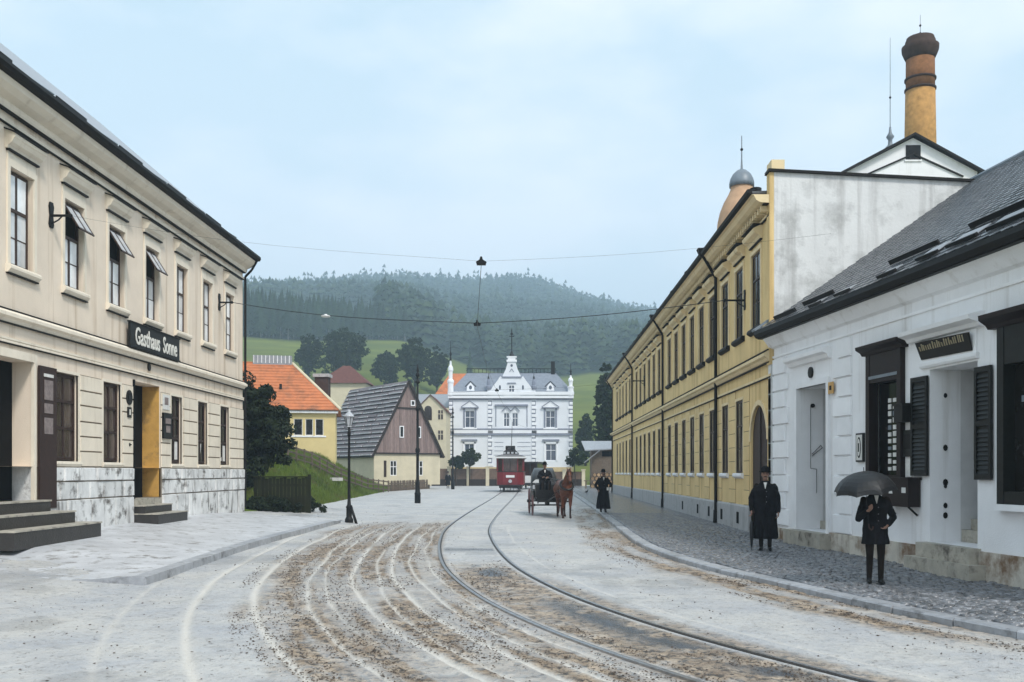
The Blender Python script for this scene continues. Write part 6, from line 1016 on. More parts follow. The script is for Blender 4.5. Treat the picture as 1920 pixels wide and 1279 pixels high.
def tram_pole(label, u, v, vtop, Y):
    x = (u - VX) * Y / FP; z = float(gz(Y)); p = thing('tram_pole', label, 'pole', (x, Y, z)); h = CH + (HY - vtop) * Y / FP - z
    MB().lathe([(.17, -.2), (.17, .5), (.19, .52), (.14, .62), (.12, 1.0), (.12, 1.15), (.085, 1.25), (.08, h * .36), (.13, h * .37), (.13, h * .39), (.075, h * .40), (.065, h * .66), (.11, h * .67), (.11, h * .69), (.06, h * .70), (.05, h * .86)], n=12).build('shaft', M['black_iron'], p, True)
    MB().lathe([(.05, h * .86), (.14, h * .865), (.14, h * .875), (.06, h * .885), (.055, h * .91), (.12, h * .915), (.12, h * .925), (.05, h * .94), (.07, h * .955), (.02, h)], n=12).build('finial', M['black_iron'], p, True); MB().ring((0, 0, h * .60), .075, .02, (0, 0, 1)).build('wire_collar', M['black_iron'], p); return p
tram_pole('tall ornate black tram pole beside the picket fence', 783, 940, 683, 54.0)
tram_pole('slim black tram pole standing before the villa left corner', 849, 917, 762, 93.0)
lp = thing('leaning_post', 'short black iron post leaning beside the gas lamp', 'post', (-6.28, 33.4, float(base_z(-6.28, 33.4)))); MB().tube((.06, 0, -.1), (-.16, 0, .60), .05, .045, 10).ell((-.16, 0, .60), .055, .055, .05).build('shaft', M['black_iron'], lp, True); MB().tube((-.145, 0, .52), (-.155, 0, .56), .06, .06, 10).build('collar', M['black_iron'], lp)
def wire_bracket(label, x, y, z, dx, h_=.45):
    b = thing('wire_bracket', label, 'bracket', (x, y, z)); MB().prism([(0, -.06, -.28), (0, .06, -.28), (0, .10, -.2), (0, .06, 0), (0, .10, .2), (0, .06, .30), (0, -.06, .30), (0, -.10, .2), (0, -.06, 0), (0, -.10, -.2)], (.035 * dx, 0, 0)).build('wall_plate', M['black_iron'], b); MB().tube((0, 0, 0), (dx * h_, 0, 0), .032, .028, 8).ell((dx * h_, 0, 0), .05, .05, .05).build('arm', M['black_iron'], b); MB().path([(0, 0, -.2), (dx * .18, 0, -.10), (dx * .28, 0, 0)], .016).build('stay', M['black_iron'], b); return b
wire_bracket('black iron wire bracket on the inn wall between its open windows', -11.0, 21.75, 7.62, 1)
wire_bracket('black iron wire bracket at the far end of the inn wall', -11.0, 33.3, 7.70, 1)
wire_bracket('black iron wire bracket on the yellow wall near its street corner', 6.1, 28.0, 6.82, -1, .6)
wire_bracket('black iron wire bracket far along the yellow wall', 6.1, 54.0, 6.95, -1, .6)
def span_wire(label, a, c, b, r_=.010, ins=None, mid=True):
    w_ = thing('span_wire', label, 'wire', a); A, C_, B = Vector(a), Vector(c), Vector(b); o_ = Vector(a)
    MB().path([(A.lerp(C_, t / 8) - Vector((0, 0, .22 * math.sin(math.pi * t / 8) * (1 - t / 16)))) - o_ for t in range(9)], r_, 5).build('strand', M['wire'], w_); MB().path([(C_.lerp(B, t / 8) - Vector((0, 0, .10 * math.sin(math.pi * t / 8)))) - o_ for t in range(9)], r_, 5).build('strand', M['wire'], w_)
    if mid: MB().prism([(-.10, 0, -.09), (.10, 0, -.09), (.12, 0, -.02), (.04, 0, .03), (.02, 0, .10), (-.02, 0, .10), (-.04, 0, .03), (-.12, 0, -.02)], (0, .08, 0)).build('hanger', M['black_iron'], w_, loc=C_ - o_ - Vector((0, .04, 0)))
    if ins: p = A.lerp(C_, ins) - o_ - Vector((0, 0, .22 * math.sin(math.pi * ins))); MB().lathe([(.03, -.02), (.15, -.01), (.16, .03), (.06, .05), (.04, .08)], n=10).build('insulator', M['porcelain'], w_, True, loc=p)
    return w_
hA, hB, hC = (-1.9, 31.0, 6.62), (-1.25, 21.9, 6.62), (-2.2, 54, 6.45)
span_wire('sagging span wire with hanger stretched from the inn to the yellow wall', (-10.55, 33.3, 7.70), hA, (5.5, 28.0, 6.82), .012, .40)
span_wire('thin wire from the inn wall bracket to the upper hanger', (-10.55, 21.75, 7.62), hB, (6.3, 20.5, 6.9), .0022)
span_wire('span wire from the ornate tram pole to the yellow wall', (P(783, 0, 54).x, 54, 4.9 + 1.6), hC, (5.5, 54, 6.95), .006)
tw_ = thing('trolley_wire', 'overhead trolley wire following the curve of the tram track', 'wire', hB); pts = [Vector(hB), Vector(hA), Vector((-2.15, 42, 6.5)), Vector(hC), Vector((-2.15, 70, 6.4)), Vector((-2.1, 86, 6.4)), Vector((-.8, 98, 6.4))]
for a, b in zip(pts[:-1], pts[1:]): MB().tube(a - pts[0] - Vector((0, 0, .1)), b - pts[0] - Vector((0, 0, .1)), .007, .007, 5).build('strand', M['wire'], tw_)

# ================================================================== TRAM
tr_ = thing('tram', 'small dark red electric tram with white destination plate coming down the street', 'tram', (-2.16, 81.0, float(gz(81)) + .01)); hw = 1.16
bd = MB(); prof = [(-hw, .1), (-hw + .06, -.25), (-.62, -.48), (.62, -.48), (hw - .06, -.25), (hw, .1), (hw, 7.4), (-hw, 7.4)]
bd.prism([(x, y, .62) for x, y in prof], (0, 0, 1.05)); bd.build('body', M['tram_red'], tr_)
MB().prism([(x * 1.0, y, 1.67) for x, y in [(-hw, .1), (-hw + .06, -.24), (-.62, -.47), (.62, -.47), (hw - .06, -.24), (hw, .1), (hw, 7.4), (-hw, 7.4)]], (0, 0, .08)).build('waist_rail', M['tram_dark'], tr_)
for x, y in ((-hw + .03, .08), (-hw + .09, -.22), (-.62, -.44), (.62, -.44), (hw - .09, -.22), (hw - .03, .08)): MB().box(x - .05, x + .05, y - .04, y + .06, 1.75, 2.86).build('window_post', M['tram_red'], tr_)
for (xa, ya), (xb2, yb2) in (((-hw + .09, -.22), (-.62, -.44)), ((-.57, -.44), (.57, -.44)), ((.62, -.44), (hw - .09, -.22))): MB().prism([(xa, ya, 1.75), (xb2, yb2, 1.75), (xb2, yb2, 2.86), (xa, ya, 2.86)], (0, .03, 0)).build('windscreen', M['tram_glass'], tr_)
MB().box(-.02, .02, -.47, -.42, 1.75, 2.86).build('window_bar', M['tram_dark'], tr_)
for i in range(6):
    y0 = .25 + i * 1.18
    for s in (-1, 1): MB().box(min(s * (hw - .02), s * (hw - .05)), max(s * (hw - .02), s * (hw - .05)), y0, y0 + 1.0, 1.8, 2.8).build('side_window', M['tram_glass'], tr_)
for s in (-1, 1): MB().box(min(s * hw, s * (hw - .06)), max(s * hw, s * (hw - .06)), .1, 7.4, 2.8, 2.9).build('cant_rail', M['tram_dark'], tr_)
MB().sweepy([(-hw - .12, 2.88), (hw + .12, 2.88), (hw + .10, 2.98), (hw * .6, 3.16), (-hw * .6, 3.16), (-hw - .10, 2.98)], -.75, 7.7).build('roof', M['tram_roof'], tr_)
MB().box(-hw - .16, hw + .16, -.80, -.70, 2.84, 2.96).build('roof_edge', M['porcelain'], tr_)
MB().sweepy([(-.62, 3.15), (.62, 3.15), (.58, 3.42), (.40, 3.55), (-.40, 3.55), (-.58, 3.42)], -.1, 7.1).build('clerestory', M['tram_dark'], tr_)
for x in (-.5, -.17, .17, .5): MB().box(x - .10, x + .10, -.12, -.101, 3.22, 3.38).build('clerestory_light', M['lamp_glass'], tr_)
MB().box(-.36, .36, -.52, -.48, 1.22, 1.42).build('destination_plate', M['porcelain'], tr_); MB().prism([(.15 * math.cos(q * .5236), -.60, .92 + .15 * math.sin(q * .5236)) for q in range(12)], (0, .12, 0)).build('headlamp', M['lamp_glass'], tr_)
MB().box(-.9, .9, -.62, -.50, .50, .62).build('bumper', M['tram_dark'], tr_); MB().box(-.95, .95, -.3, 7.2, .34, .62).build('underframe', M['tram_dark'], tr_); fd = MB()
for q in range(7): fd.box(-.85 + q * .28, -.80 + q * .28, -.45, -.40, .10, .5)
fd.box(-.9, .9, -.46, -.39, .10, .16); fd.build('lifeguard', M['tram_dark'], tr_)
for y in (2.2, 5.0):
    for s in (-1, 1): MB().tube((s * .62, y, .38), (s * .72, y, .38), .38, .38, 16).build('wheel', M['iron'], tr_)
MB().tube((0, 3.5, 3.55), (.0, 3.5, 3.85), .08).tube((0, 3.5, 3.85), (.0, 6.2, 6.2), .03, .02, 6).build('trolley_pole', M['black_iron'], tr_); MB().box(-.35, .35, 3.0, 4.0, 3.56, 3.66).build('pole_base', M['black_iron'], tr_)
for x in (-.32, .22): MB().ell((x, -.1, 3.72), .10, .10, .13).build('roof_lamp', M['black_iron'], tr_, True)
# trailer car behind, on the curve
tl_ = thing('tram_trailer', 'dark tram trailer car with pale lower panels half hidden behind the red tram', 'tram trailer', (-.92, 93.5, float(gz(97)) + .01), R(-9)); MB().box(-1.05, 1.05, 0, 4.6, .6, 1.3).build('body', M['porcelain'], tl_); MB().box(-1.0, 1.0, .03, 4.57, 1.3, 2.5).build('window_band', M['tram_glass'], tl_)
for x in (-1.0, -.35, .35, 1.0): MB().box(x - .06, x + .06, -.02, .06, 1.3, 2.5).build('window_post', M['tram_dark'], tl_)
MB().box(-1.2, 1.2, -.4, 5.0, 2.5, 2.65).build('roof', M['tram_dark'], tl_); MB().box(-1.0, 1.0, -.4, 4.8, .35, .6).build('underframe', M['tram_dark'], tl_)
for y in (1.0, 3.6):
    for s in (-1, 1): MB().tube((s * .62, y, .36), (s * .72, y, .36), .36, .36, 14).build('wheel', M['iron'], tl_)
# ================================================================== PEOPLE, HORSE AND CARRIAGE
def fuse(mb, voxel, it=6, smooth=True):
    """one continuous skin over overlapping closed shapes"""
    me = mb.mesh('raw', M['skin']); o = bpy.data.objects.new('raw', me); col.objects.link(o)
    r = o.modifiers.new('r', 'REMESH'); r.mode = 'VOXEL'; r.voxel_size = voxel; r.adaptivity = 0
    s = o.modifiers.new('s', 'SMOOTH'); s.factor = .5; s.iterations = it
    dg = bpy.context.evaluated_depsgraph_get(); out_ = bpy.data.meshes.new_from_object(o.evaluated_get(dg)); bpy.data.objects.remove(o); bpy.data.meshes.remove(me)
    out_.materials.clear(); out_.polygons.foreach_set('use_smooth', np.ones(len(out_.polygons), dtype=bool)); return out_
def paint(me, mats, fn):
    for m_ in mats: me.materials.append(m_)
    c = np.empty(len(me.polygons) * 3, np.float32); me.polygons.foreach_get('center', c); me.polygons.foreach_set('material_index', fn(c.reshape(-1, 3)).astype(np.int32)); me.update(); return me
def hand(mb, wrist, d, side, curl=.6):
    """palm, four fingers of unequal length and a thumb leaving the side of the palm; d = direction of the forearm, side = towards the thumb"""
    w_, d, sd_ = Vector(wrist), Vector(d).normalized(), Vector(side).normalized(); nn = d.cross(sd_).normalized(); pc = w_ + d * .05
    mb.capsule(w_ + d * .012 + sd_ * .018, w_ + d * .085 + sd_ * .022, .022, .018, 8); mb.capsule(w_ + d * .012 - sd_ * .018, w_ + d * .080 - sd_ * .022, .022, .017, 8)
    for k, (o_, ln) in enumerate(((.030, .070), (.011, .080), (-.010, .074), (-.030, .058))):
        a = w_ + d * .085 + sd_ * o_; b = a + (d * math.cos(curl) + nn * math.sin(curl)) * ln * .55; c = b + (d * math.cos(curl * 2.1) + nn * math.sin(curl * 2.1)) * ln * .5; mb.capsule(a, b, .0100, .0095, 8); mb.capsule(b, c, .0095, .0085, 8)
    a = w_ + d * .03 + sd_ * .030; b = a + (sd_ * .7 + d * .6 + nn * .3).normalized() * .045; c = b + (d * .8 + nn * .6).normalized() * .032; mb.capsule(a, b, .0125, .011, 8); mb.capsule(b, c, .011, .0095, 8)
def person(label, loc, rz, h=1.72, coat='black_cloth', trous='brown_cloth', hem=.7, wide=1.0, armL=None, armR=None, hat='bowler', voxel=.0105, seated=False, head_turn=0.0, flare=1.0, waist_z=None):
    """figure facing -y; arms given as (elbow, wrist, thumb side); everything in metres for a height of 1.72, scaled to h"""
    p = thing('person', label, 'person', loc, rz); p.scale = (h / 1.72,) * 3; hz_ = 0 if not seated else .46 - .92
    sh_ = 1.43 + hz_; body = MB(); hips = .92 + hz_
    if not seated:
        legs = [((s * .090, 0, .90), (s * .090, -.02 + .01 * s, .49), (s * .088, .02 - .02 * s, .085)) for s in (-1, 1)]
    else: legs = [((s * .10, 0, .46), (s * .13, -.44, .50), (s * .13, -.50, .085)) for s in (-1, 1)]
    for a, b, c in legs: body.capsule(a, b, .088, .062); body.capsule(b, c, .060, .044); body.capsule((c[0], c[1] + .03, .045), (c[0] * 1.15, c[1] - .15, .038), .045, .036)
    body.loft([(0, 0, hips - .08, .13, .10), (0, 0, hips + .05, .16, .115), (0, -.005, hips + .22, .145, .105), (0, -.01, hips + .38, .17, .12), (0, 0, sh_ - .02, .175, .10), (0, 0, sh_ + .03, .09, .075)])
    ct_ = Matrix.Rotation(head_turn, 3, 'Z'); hc = Vector((0, -.015, sh_ + .205)); body.capsule((0, 0, sh_), (0, -.005, sh_ + .12), .056, .052)
    body.ell(hc + Vector((0, .012, .02)), .077, .096, .098); body.ell(hc + ct_ @ Vector((0, -.03, -.06)), .058, .070, .062); body.capsule(hc + ct_ @ Vector((0, -.085, .005)), hc + ct_ @ Vector((0, -.112, -.028)), .010, .015, 8)
    for s in (-1, 1): body.ell(hc + ct_ @ Vector((s * .078, .012, -.01)), .012, .022, .034); body.ell(hc + ct_ @ Vector((s * .032, -.083, .022)), .018, .012, .010)
    body.ell(hc + ct_ @ Vector((0, -.092, -.060)), .026, .012, .008); body.ell(hc + ct_ @ Vector((0, -.085, -.098)), .022, .018, .016)
    arms = {-1: armL or ((-.27, .03, sh_ - .32), (-.27, -.05, sh_ - .60), (0, -1, 0)), 1: armR or ((.27, .03, sh_ - .32), (.27, -.05, sh_ - .60), (0, -1, 0))}; wr = []
    for s, (el_, wr_, tsd) in arms.items():
        S_ = Vector((s * .185, 0, sh_ - .035)); el_, wr_ = Vector(el_), Vector(wr_); body.capsule(S_, el_, .052, .042); body.capsule(el_, wr_, .042, .029); hand(body, wr_, wr_ - el_, tsd); wr.append(wr_ + (wr_ - el_).normalized() * .07)
    def cls(c):
        r = np.zeros(len(c)); r[c[:, 2] > sh_ + .055] = 1
        for q in wr: r[np.linalg.norm(c - np.array(q), axis=1) < .115] = 1
        hp = c - np.array(hc); r[(c[:, 2] > sh_ + .055) & ((hp[:, 1] > .055) | ((hp[:, 2] > .035) & (hp[:, 1] > -.06)))] = 3; r[c[:, 2] < .10] = 2; return r
    bo = put('body', paint(fuse(body, voxel), [M[trous], M['skin'], M['black_iron'], M['hair']], cls), p)
    ct = MB(); W = wide
    if not seated: ct.loft([(0, .01, hem, .235 * W * flare, .175 * flare), (0, .01, hem + .02, .24 * W * flare, .18 * flare), (0, .01, (hem + 1.0) / 2, .215 * W * (1 + flare) / 2, .16), (0, 0, 1.0, .195 * W, .145), (0, -.005, 1.12, .19 * W, .14), (0, -.01, 1.28, .215 * W, .15), (0, 0, 1.365, .205 * W, .13), (0, 0, 1.42, .15, .105), (0, 0, 1.475, .082, .080), (0, 0, 1.50, .074, .074)])
    else: ct.loft([(0, .0, hips - .10, .20 * W, .16), (0, 0, hips + .08, .21 * W, .16), (0, 0, hips + .22, .20 * W, .15), (0, -.01, hips + .38, .22 * W, .155), (0, 0, sh_ - .04, .225 * W, .13), (0, 0, sh_, .175, .11), (0, 0, sh_ + .05, .085, .08), (0, 0, sh_ + .07, .076, .076)]); [ct.capsule((s * .11, -.02, hips - .38 + .0), (s * .14, -.40, .50), .115, .10) for s in (-1, 1)]
    for s, (el_, wr_, _) in arms.items(): S_ = Vector((s * .175 * min(W, 1.1), 0, sh_ - .075)); ct.capsule(S_, el_, .066, .060); ct.capsule(el_, Vector(el_).lerp(Vector(wr_), .93), .060, .048)
    cme = fuse(ct, voxel * 1.15, 4); q = np.empty(len(cme.vertices) * 3, np.float32); cme.vertices.foreach_get('co', q); q = q.reshape(-1, 3); an = np.arctan2(q[:, 1], q[:, 0]); rd = np.hypot(q[:, 0], q[:, 1]); lowf = sstep(sh_ - .25, hips - .45, q[:, 2])
    fold = (np.sin(an * 9 + 2.5 * np.sin(an * 2 + h * 20) + q[:, 2] * 1.5) * .5 + np.sin(an * 15 + q[:, 2] * 4) * .25) * .022 * lowf + (vnoise(q[:, 0] * 18 + 50, q[:, 2] * 11 + 50, 3) - .5) * .020; q[:, :2] *= (1 + fold / np.maximum(rd, .05))[:, None]; cme.vertices.foreach_set('co', q.ravel()); cme.update()
    put('coat', paint(cme, [M[coat]], lambda c: np.zeros(len(c))), p); MB().path([(.0, -.151 if not seated else -.16, sh_ - .13), (.006, -.160, hips + .06)], .004, 5).build('coat_opening', M['gutter'], p)
    for k in range(3): MB().tube((.025, -.156, sh_ - .16 - .11 * k), (.025, -.166, sh_ - .16 - .11 * k), .011, .009, 8).build('button', M['iron'], p)
    for s in (-1, 1): MB().prism([(s * .012, -.146, sh_ - .10), (s * .075, -.118, sh_ + .0), (s * .062, -.080, sh_ + .055), (s * .035, -.100, sh_ + .045)], (0, -.012, 0)).build('lapel', M[coat], p)
    col_ = MB().prism([(-.035, -.128, sh_ + .035), (.035, -.128, sh_ + .035), (.004, -.150, sh_ - .10), (-.004, -.150, sh_ - .10)], (0, .035, 0)).build('shirt_front', M['paper'], p); hm = MB(); hb = hc.z + .055
    if hat == 'bowler': hm.loft([(0, .0, hb - .004, .128, .148), (0, 0, hb + .012, .130, .150), (0, 0, hb + .014, .088, .106), (0, 0, hb + .06, .088, .104), (0, 0, hb + .10, .074, .088), (0, 0, hb + .122, .045, .055), (0, 0, hb + .128, .012, .014)])
    elif hat == 'top': hm.loft([(0, 0, hb, .125, .14), (0, 0, hb + .012, .125, .14), (0, 0, hb + .014, .088, .10), (0, 0, hb + .14, .092, .105), (0, 0, hb + .145, .085, .098)])
    else: hm.loft([(0, 0, hb - .01, .19, .20), (0, 0, hb + .015, .19, .20), (0, 0, hb + .02, .10, .11), (0, 0, hb + .10, .085, .09), (0, 0, hb + .12, .03, .03)])
    for s in (-1, 1): MB().ell(hc + ct_ @ Vector((s * .031, -.092, .020)), .011, .006, .007, 8, 6).build('eye', M['black_iron'], p, True); MB().ell(hc + ct_ @ Vector((s * .033, -.090, .040)), .020, .008, .005, 8, 6).build('eyebrow', M['hair'], p, True)
    mo = MB()
    for s in (-1, 1): mo.capsule(hc + ct_ @ Vector((s * .004, -.103, -.044)), hc + ct_ @ Vector((s * .036, -.088, -.052)), .011, .005, 8)
    mo.build('moustache', M['hair'], p, True)
    h_ = hm.build('hat', M['black_cloth'], p, True); h_.rotation_euler = (0, 0, 0)
    return p
pz = lambda X, Y: float(gz(Y)) + .098
# -- man under the umbrella
ux, uy = (1641 - VX) * 15.3 / FP, 15.3
person('man in dark jacket holding an open black umbrella before the shop house', (ux, uy, pz(ux, uy)), R(-10), 1.66, hem=.66, wide=.98, armL=((-.27, -.06, 1.08), (-.165, -.235, 1.20), (1, 0, .3)), armR=((.30, .05, 1.10), (.19, -.06, .98), (-.2, -1, 0)), hat='bowler', voxel=.009, head_turn=R(-25), flare=.95)
um = thing('open_umbrella', 'open black umbrella held over the man before the shop house', 'umbrella', (ux - .19, uy - .20, pz(ux, uy) + 1.16), 0); um.rotation_euler = (R(6), R(-9), R(10)); cn = MB(); nR = 8; rings = 7; ctop = .64; Rr = .50
V_ = [(0, 0, ctop)]
for k in range(1, rings + 1):
    f = k / rings
    for i in range(nR * 4):
        a = 2*math.pi*i/(nR*4); m_ = [1, .45, .25, .45][i % 4]; sag = (1 - m_) * .07 * f**2; rad = Rr * math.sin(f * 1.28) / math.sin(1.28) * (1 - (1 - m_) * .15 * f**2); V_.append((rad * math.cos(a), rad * math.sin(a), ctop - .31 * (1 - math.cos(f * 1.28)) / (1 - math.cos(1.28)) + sag * .4))
F_ = [(0, 1 + i, 1 + (i + 1) % 32) for i in range(32)] + [(1 + (k-1)*32 + i, 1 + k*32 + i, 1 + k*32 + (i+1) % 32, 1 + (k-1)*32 + (i+1) % 32) for k in range(1, rings) for i in range(32)]
cn.add(V_, F_); co = cn.build('canopy', M['umbrella'], um); sm_ = co.modifiers.new('thick', 'SOLIDIFY'); sm_.thickness = .003
for i in range(8): a = 2*math.pi*i/8; MB().path([(Rr * math.sin(f * 1.28) / math.sin(1.28) * math.cos(a) * .99, Rr * math.sin(f * 1.28) / math.sin(1.28) * math.sin(a) * .99, ctop - .008 - .31 * (1 - math.cos(f * 1.28)) / (1 - math.cos(1.28))) for f in (0.02, .25, .5, .75, 1.0)], .003, 5).build('rib', M['black_iron'], um)
MB().tube((0, 0, -.22), (0, 0, ctop + .07), .007, .006, 8).build('shaft', M['black_iron'], um); MB().path([(0, 0, -.20), (0, 0, -.26), (.03, 0, -.30), (.06, 0, -.29), (.07, 0, -.25)], .012, 8).build('handle', M['brown_wood'], um)
# -- man in the long overcoat
mx_, my_ = (1435 - VX) * 21.2 / FP, 21.2
person('man in long black overcoat and bowler hat standing by the arched gate', (mx_, my_, pz(mx_, my_)), R(-14), 1.77, hem=.26, wide=1.18, armL=((-.30, .03, 1.12), (-.29, -.08, .86), (.3, -1, 0)), hat='bowler', voxel=.010, flare=1.0)
ru = thing('rolled_umbrella', 'rolled black umbrella hanging from the hand of the man in the overcoat', 'umbrella', (mx_ - .315, my_ - .05, pz(mx_, my_) + .012), 0); MB().lathe([(.006, 0), (.008, .06), (.022, .10), (.040, .30), (.046, .50), (.030, .62), (.012, .66)], n=10).build('folded_canopy', M['umbrella'], ru, True); MB().path([(0, 0, .64), (0, 0, .82), (.02, -.02, .86), (.05, -.02, .86), (.06, -.02, .82)], .010, 8).build('handle', M['brown_wood'], ru)
# -- person in ankle-length coat down the street
qx, qy = (1131 - VX) * 40.2 / FP, 40.2
person('person in ankle-length black coat standing on the far pavement', (qx, qy, pz(qx, qy)), R(6), 1.72, hem=.14, wide=1.12, armL=((-.32, .02, 1.12), (-.24, -.12, .95), (.3, -1, 0)), armR=((.33, .02, 1.14), (.24, -.15, 1.02), (-1, -.3, 0)), hat='bowler', voxel=.013, flare=1.12)
pc_ = thing('white_parcel', 'small white parcel in the hand of the person in the ankle-length coat', 'parcel', (qx + .22, qy - .27, pz(qx, qy) + .98)); MB().box(-.09, .09, -.05, .05, -.06, .06).build('wrapping', M['paper'], pc_); MB().box(-.012, .012, -.053, .053, -.063, .063).build('string', M['gutter'], pc_)
# -- small figure at the far pole
fx_, fy_ = (840 - VX) * 97 / FP, 97.0
person('small dark figure standing beside the slim tram pole', (fx_, fy_, float(gz(fy_))), R(10), 1.66, hem=.35, wide=1.1, hat='bowler', voxel=.02)
# -- pigeon
bd_ = thing('pigeon', 'small dark bird pecking on the far pavement', 'bird', ((1100 - VX) * 72 / FP, 72, pz(3, 72)), R(30)); pb = MB(); pb.ell((0, 0, .14), .07, .15, .075); pb.capsule((0, -.1, .17), (0, -.17, .26), .045, .032); pb.ell((0, -.18, .28), .035, .042, .035); pb.capsule((0, .10, .13), (0, .27, .08), .045, .02); put('body', paint(fuse(pb, .012, 3), [M['bird']], lambda c: np.zeros(len(c))), bd_); MB().tube((0, -.215, .28), (0, -.25, .27), .010, .003, 5).build('beak', M['iron'], bd_)
for s in (-1, 1): MB().tube((s * .03, 0, .09), (s * .03, -.02, .0), .006, .006, 5).build('leg', M['wheel_red'], bd_)
# -- horse
hx_, hy_ = (1062 - VX) * 36.8 / FP, 36.8
ho = thing('horse', 'chestnut horse harnessed to the black carriage', 'horse', (hx_, hy_, float(gz(hy_)) + .006), R(7)); ho.scale = (.97,) * 3; hb = MB()
hb.capsule((0, .12, 1.20), (0, 1.15, 1.22), .285, .30, 16); hb.ell((0, -.03, 1.16), .245, .27, .34); hb.ell((0, 1.30, 1.24), .285, .33, .32); hb.ell((0, .65, 1.10), .27, .55, .27)
hb.capsule((0, -.08, 1.36), (.01, -.36, 1.66), .20, .135); hb.capsule((.01, -.34, 1.64), (.02, -.50, 1.84), .135, .10); hb.capsule((.02, -.50, 1.84), (.03, -.74, 1.52), .105, .070); hb.ell((.02, -.57, 1.72), .085, .11, .12); hb.ell((.035, -.78, 1.46), .062, .065, .075)
for s in (-1, 1):
    hb.capsule((.02 + s * .055, -.46, 1.92), (.02 + s * .075, -.46, 2.05), .032, .010, 8); hb.ell((.025 + s * .08, -.60, 1.77), .02, .025, .02); hb.ell((.035 + s * .03, -.835, 1.45), .014, .012, .016)
    fw_ = .06 * s
    hb.capsule((s * .15, -.02, 1.05), (s * .145, -.03 - fw_, .53), .125, .058); hb.capsule((s * .145, -.03 - fw_, .53), (s * .14, -.02 - fw_, .15), .050, .038); hb.capsule((s * .14, -.02 - fw_, .15), (s * .14, -.08 - fw_, .05), .042, .050); hb.ell((s * .14, -.09 - fw_, .035), .055, .065, .036)
    hb.capsule((s * .15, 1.32, 1.15), (s * .16, 1.14, .86), .20, .13); hb.capsule((s * .16, 1.14, .86), (s * .15, 1.48, .52), .11, .056); hb.capsule((s * .15, 1.48, .52), (s * .15, 1.44, .15), .046, .038); hb.capsule((s * .15, 1.44, .15), (s * .15, 1.37, .05), .042, .050); hb.ell((s * .15, 1.36, .035), .055, .065, .036)
put('body', paint(fuse(hb, .018, 8), [M['horse'], M['horse_dark']], lambda c: ((c[:, 2] < .42) | ((c[:, 1] < -.7) & (c[:, 2] < 1.5))).astype(int)), ho)
mn = MB()
for k in range(7): f = k / 6; mn.capsule((.015 + .03, -.05 - .42 * f, 1.58 + .34 * f), (.09, -.03 - .42 * f, 1.38 + .32 * f), .05, .02, 8)
mn.capsule((.02, -.54, 1.92), (.03, -.63, 1.78), .04, .02, 8); put('mane', paint(fuse(mn, .014, 2), [M['horse_dark']], lambda c: np.zeros(len(c))), ho)
tlm = MB(); tlm.capsule((0, 1.58, 1.38), (0, 1.70, 1.15), .05, .07); tlm.capsule((0, 1.70, 1.15), (0, 1.70, .60), .075, .03); put('tail', paint(fuse(tlm, .016, 3), [M['horse_dark']], lambda c: np.zeros(len(c))), ho)
MB().ring((0, -.10, 1.33), .265, .045, (0, -.72, .70), 22, 6).build('collar', M['carriage'], ho, True); MB().ring((0, .28, 1.17), .295, .014, (0, 1, 0), 22, 5).build('girth', M['carriage'], ho, True); MB().ring((.028, -.66, 1.63), .098, .010, (0, -.6, -.8), 16, 5).ring((.022, -.54, 1.80), .115, .010, (0, -.6, -.8), 16, 5).build('bridle', M['carriage'], ho, True)
for s in (-1, 1): MB().box(.025 + s * .118 - .006, .025 + s * .118 + .006, -.68, -.58, 1.73, 1.82).build('blinker', M['carriage'], ho); MB().path([(s * .25, -.12, 1.15), (s * .30, .7, 1.05), (s * .28, 1.9, .85)], .016, 6).build('trace', M['carriage'], ho)
# -- carriage
gx_, gy_ = (1026 - VX) * 39.2 / FP, 39.2
ca_ = thing('horse_carriage', 'black four-wheeled hackney carriage with half-raised hood', 'carriage', (gx_, gy_, float(gz(gy_)) + .006), R(4))
def wheel(x, y, r):
    w_ = MB().ring((0, 0, 0), r - .03, .028, (1, 0, 0), 28, 6).build('wheel', M['wheel_red'], ca_, True, loc=(x, y, r)); MB().ring((0, 0, 0), r - .012, .012, (1, 0, 0), 28, 5).build('tyre', M['iron'], w_, True); MB().tube((-.10, 0, 0), (.10, 0, 0), .065, .05, 12).build('hub', M['carriage'], w_)
    for k in range(10): a = 2*math.pi*k/10; MB().tube((0, .05 * math.cos(a), .05 * math.sin(a)), (0, (r - .04) * math.cos(a), (r - .04) * math.sin(a)), .016, .013, 6).build('spoke', M['wheel_red'], w_)
for s in (-1, 1): wheel(s * .60, 0, .43); wheel(s * .62, 1.75, .55)
MB().tube((-.6, 0, .43), (.6, 0, .43), .03).tube((0, 0, .43), (0, 0, .56), .10, .10, 10).build('front_axle', M['carriage'], ca_); MB().tube((-.62, 1.75, .55), (.62, 1.75, .55), .03).build('rear_axle', M['carriage'], ca_); MB().beam((0, -.1, .55), (0, 1.9, .58), .08, .10).build('perch', M['carriage'], ca_)
for s in (-1, 1): MB().path([(s * .45, 1.3, .60), (s * .45, 1.75, .52), (s * .45, 2.2, .62)], .025).path([(s * .38, -.35, .58), (s * .38, 0, .50), (s * .38, .35, .60)], .025).build('leaf_spring', M['carriage'], ca_)
MB().prism([(-.55, .55, .66), (-.55, .9, .58), (-.55, 1.7, .58), (-.55, 2.05, .80), (-.55, 2.1, 1.15), (-.55, 1.3, 1.02), (-.55, 1.0, .98), (-.55, .55, 1.0)], (1.10, 0, 0)).build('body', M['carriage'], ca_); MB().box(-.48, .48, 1.35, 1.9, 1.02, 1.14).build('passenger_seat', M['leather'], ca_)
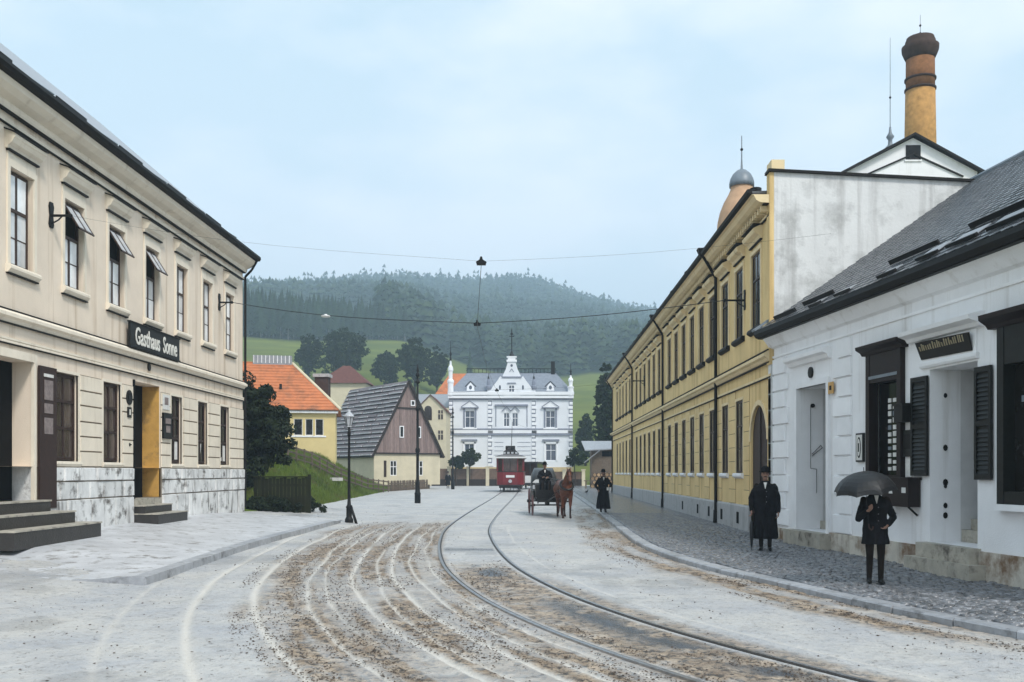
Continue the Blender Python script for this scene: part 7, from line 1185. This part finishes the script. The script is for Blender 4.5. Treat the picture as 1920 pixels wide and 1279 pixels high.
MB().box(-.46, .46, -.02, .48, .72, 1.26).build('box_seat', M['carriage'], ca_); MB().box(-.48, .48, -.05, .46, 1.262, 1.33).build('seat_cushion', M['leather'], ca_); MB().prism([(-.46, -.42, .70), (-.46, .0, .70), (-.46, .0, .74), (-.46, -.42, .74)], (.92, 0, 0)).prism([(-.46, -.44, .72), (-.46, -.58, 1.06), (-.46, -.55, 1.06), (-.46, -.41, .72)], (.92, 0, 0)).build('dashboard', M['carriage'], ca_); MB().box(-.5, .5, -.1, .5, .60, .72).build('fore_carriage', M['carriage'], ca_)
hd = MB(); hn = 9                                                       # hood: bows swept from the body side up and over
for k in range(4):
    ang = R(28 + k * 30); pts_ = []
    for i in range(hn): t = math.pi * i / (hn - 1); ex = -.56 * math.cos(t); hh_ = .92 * min(1, math.sin(t) * 1.9); pts_.append((ex, 2.0 - math.cos(ang) * hh_ * .95 , 1.05 + math.sin(ang) * hh_ * .98))
    hd.v += pts_
hd.f = [(k*hn + i, k*hn + i + 1, (k+1)*hn + i + 1, (k+1)*hn + i) for k in range(3) for i in range(hn - 1)]; hd.m = [0] * len(hd.f); ho_ = hd.build('hood', M['leather'], ca_, True); so = ho_.modifiers.new('thick', 'SOLIDIFY'); so.thickness = .025
for s in (-1, 1): MB().box(s * .54 - .07, s * .54 + .07, .05, .19, 1.05, 1.28).build('carriage_lamp', M['carriage'], ca_); MB().box(s * .54 - .05, s * .54 + .05, .04, .049, 1.08, 1.24).build('lamp_glass', M['lamp_glass'], ca_)
MB().tube((0, -.2, .60), (.04, -2.9, .85), .035, .025, 8).build('pole', M['carriage'], ca_); MB().beam((-.4, -.35, .58), (.85, -.35, .58), .05, .06).build('splinter_bar', M['carriage'], ca_)
person('coachman in dark coat and hat sitting on the carriage box seat', (gx_ - .10, gy_ + .14, float(gz(gy_)) + .87), R(4), 1.70, hem=.5, wide=1.15, seated=True, armL=((-.27, -.10, .72), (-.12, -.34, .70), (.8, 0, .5)), armR=((.27, -.10, .72), (.12, -.34, .70), (-.8, 0, .5)), hat='bowler', voxel=.013)
rn = thing('reins', 'thin black reins running from the coachman to the horse', 'reins', (gx_, gy_, 0)); dx_ = hx_ - gx_
for s in (-1, 1): MB().path([(-.10 + s * .1, -.26, 1.60), (dx_ * .6 + s * .1, -1.4, 1.52), (dx_ + s * .12, -2.98, 1.53)], .008, 5).build('rein', M['carriage'], rn)
# ================================================================== HAZE
hb_ = MB().box(-2600, 2600, -90, 1900, -3, 300); hzo = hb_.build('haze', None)
hm = bpy.data.materials.new('haze'); hm.use_nodes = True; nt = hm.node_tree; nt.nodes.clear(); o_ = nt.nodes.new('ShaderNodeOutputMaterial'); v_ = nt.nodes.new('ShaderNodeVolumePrincipled'); v_.inputs['Color'].default_value = (.64, .83, 1.0, 1); v_.inputs['Density'].default_value = 0.00072; v_.inputs['Anisotropy'].default_value = .0; nt.links.new(v_.outputs[0], o_.inputs['Volume'])
hzo.data.materials.clear(); hzo.data.materials.append(hm); tag(hzo, 'pale blue damp air over the street and the hill', 'haze', kind='stuff')
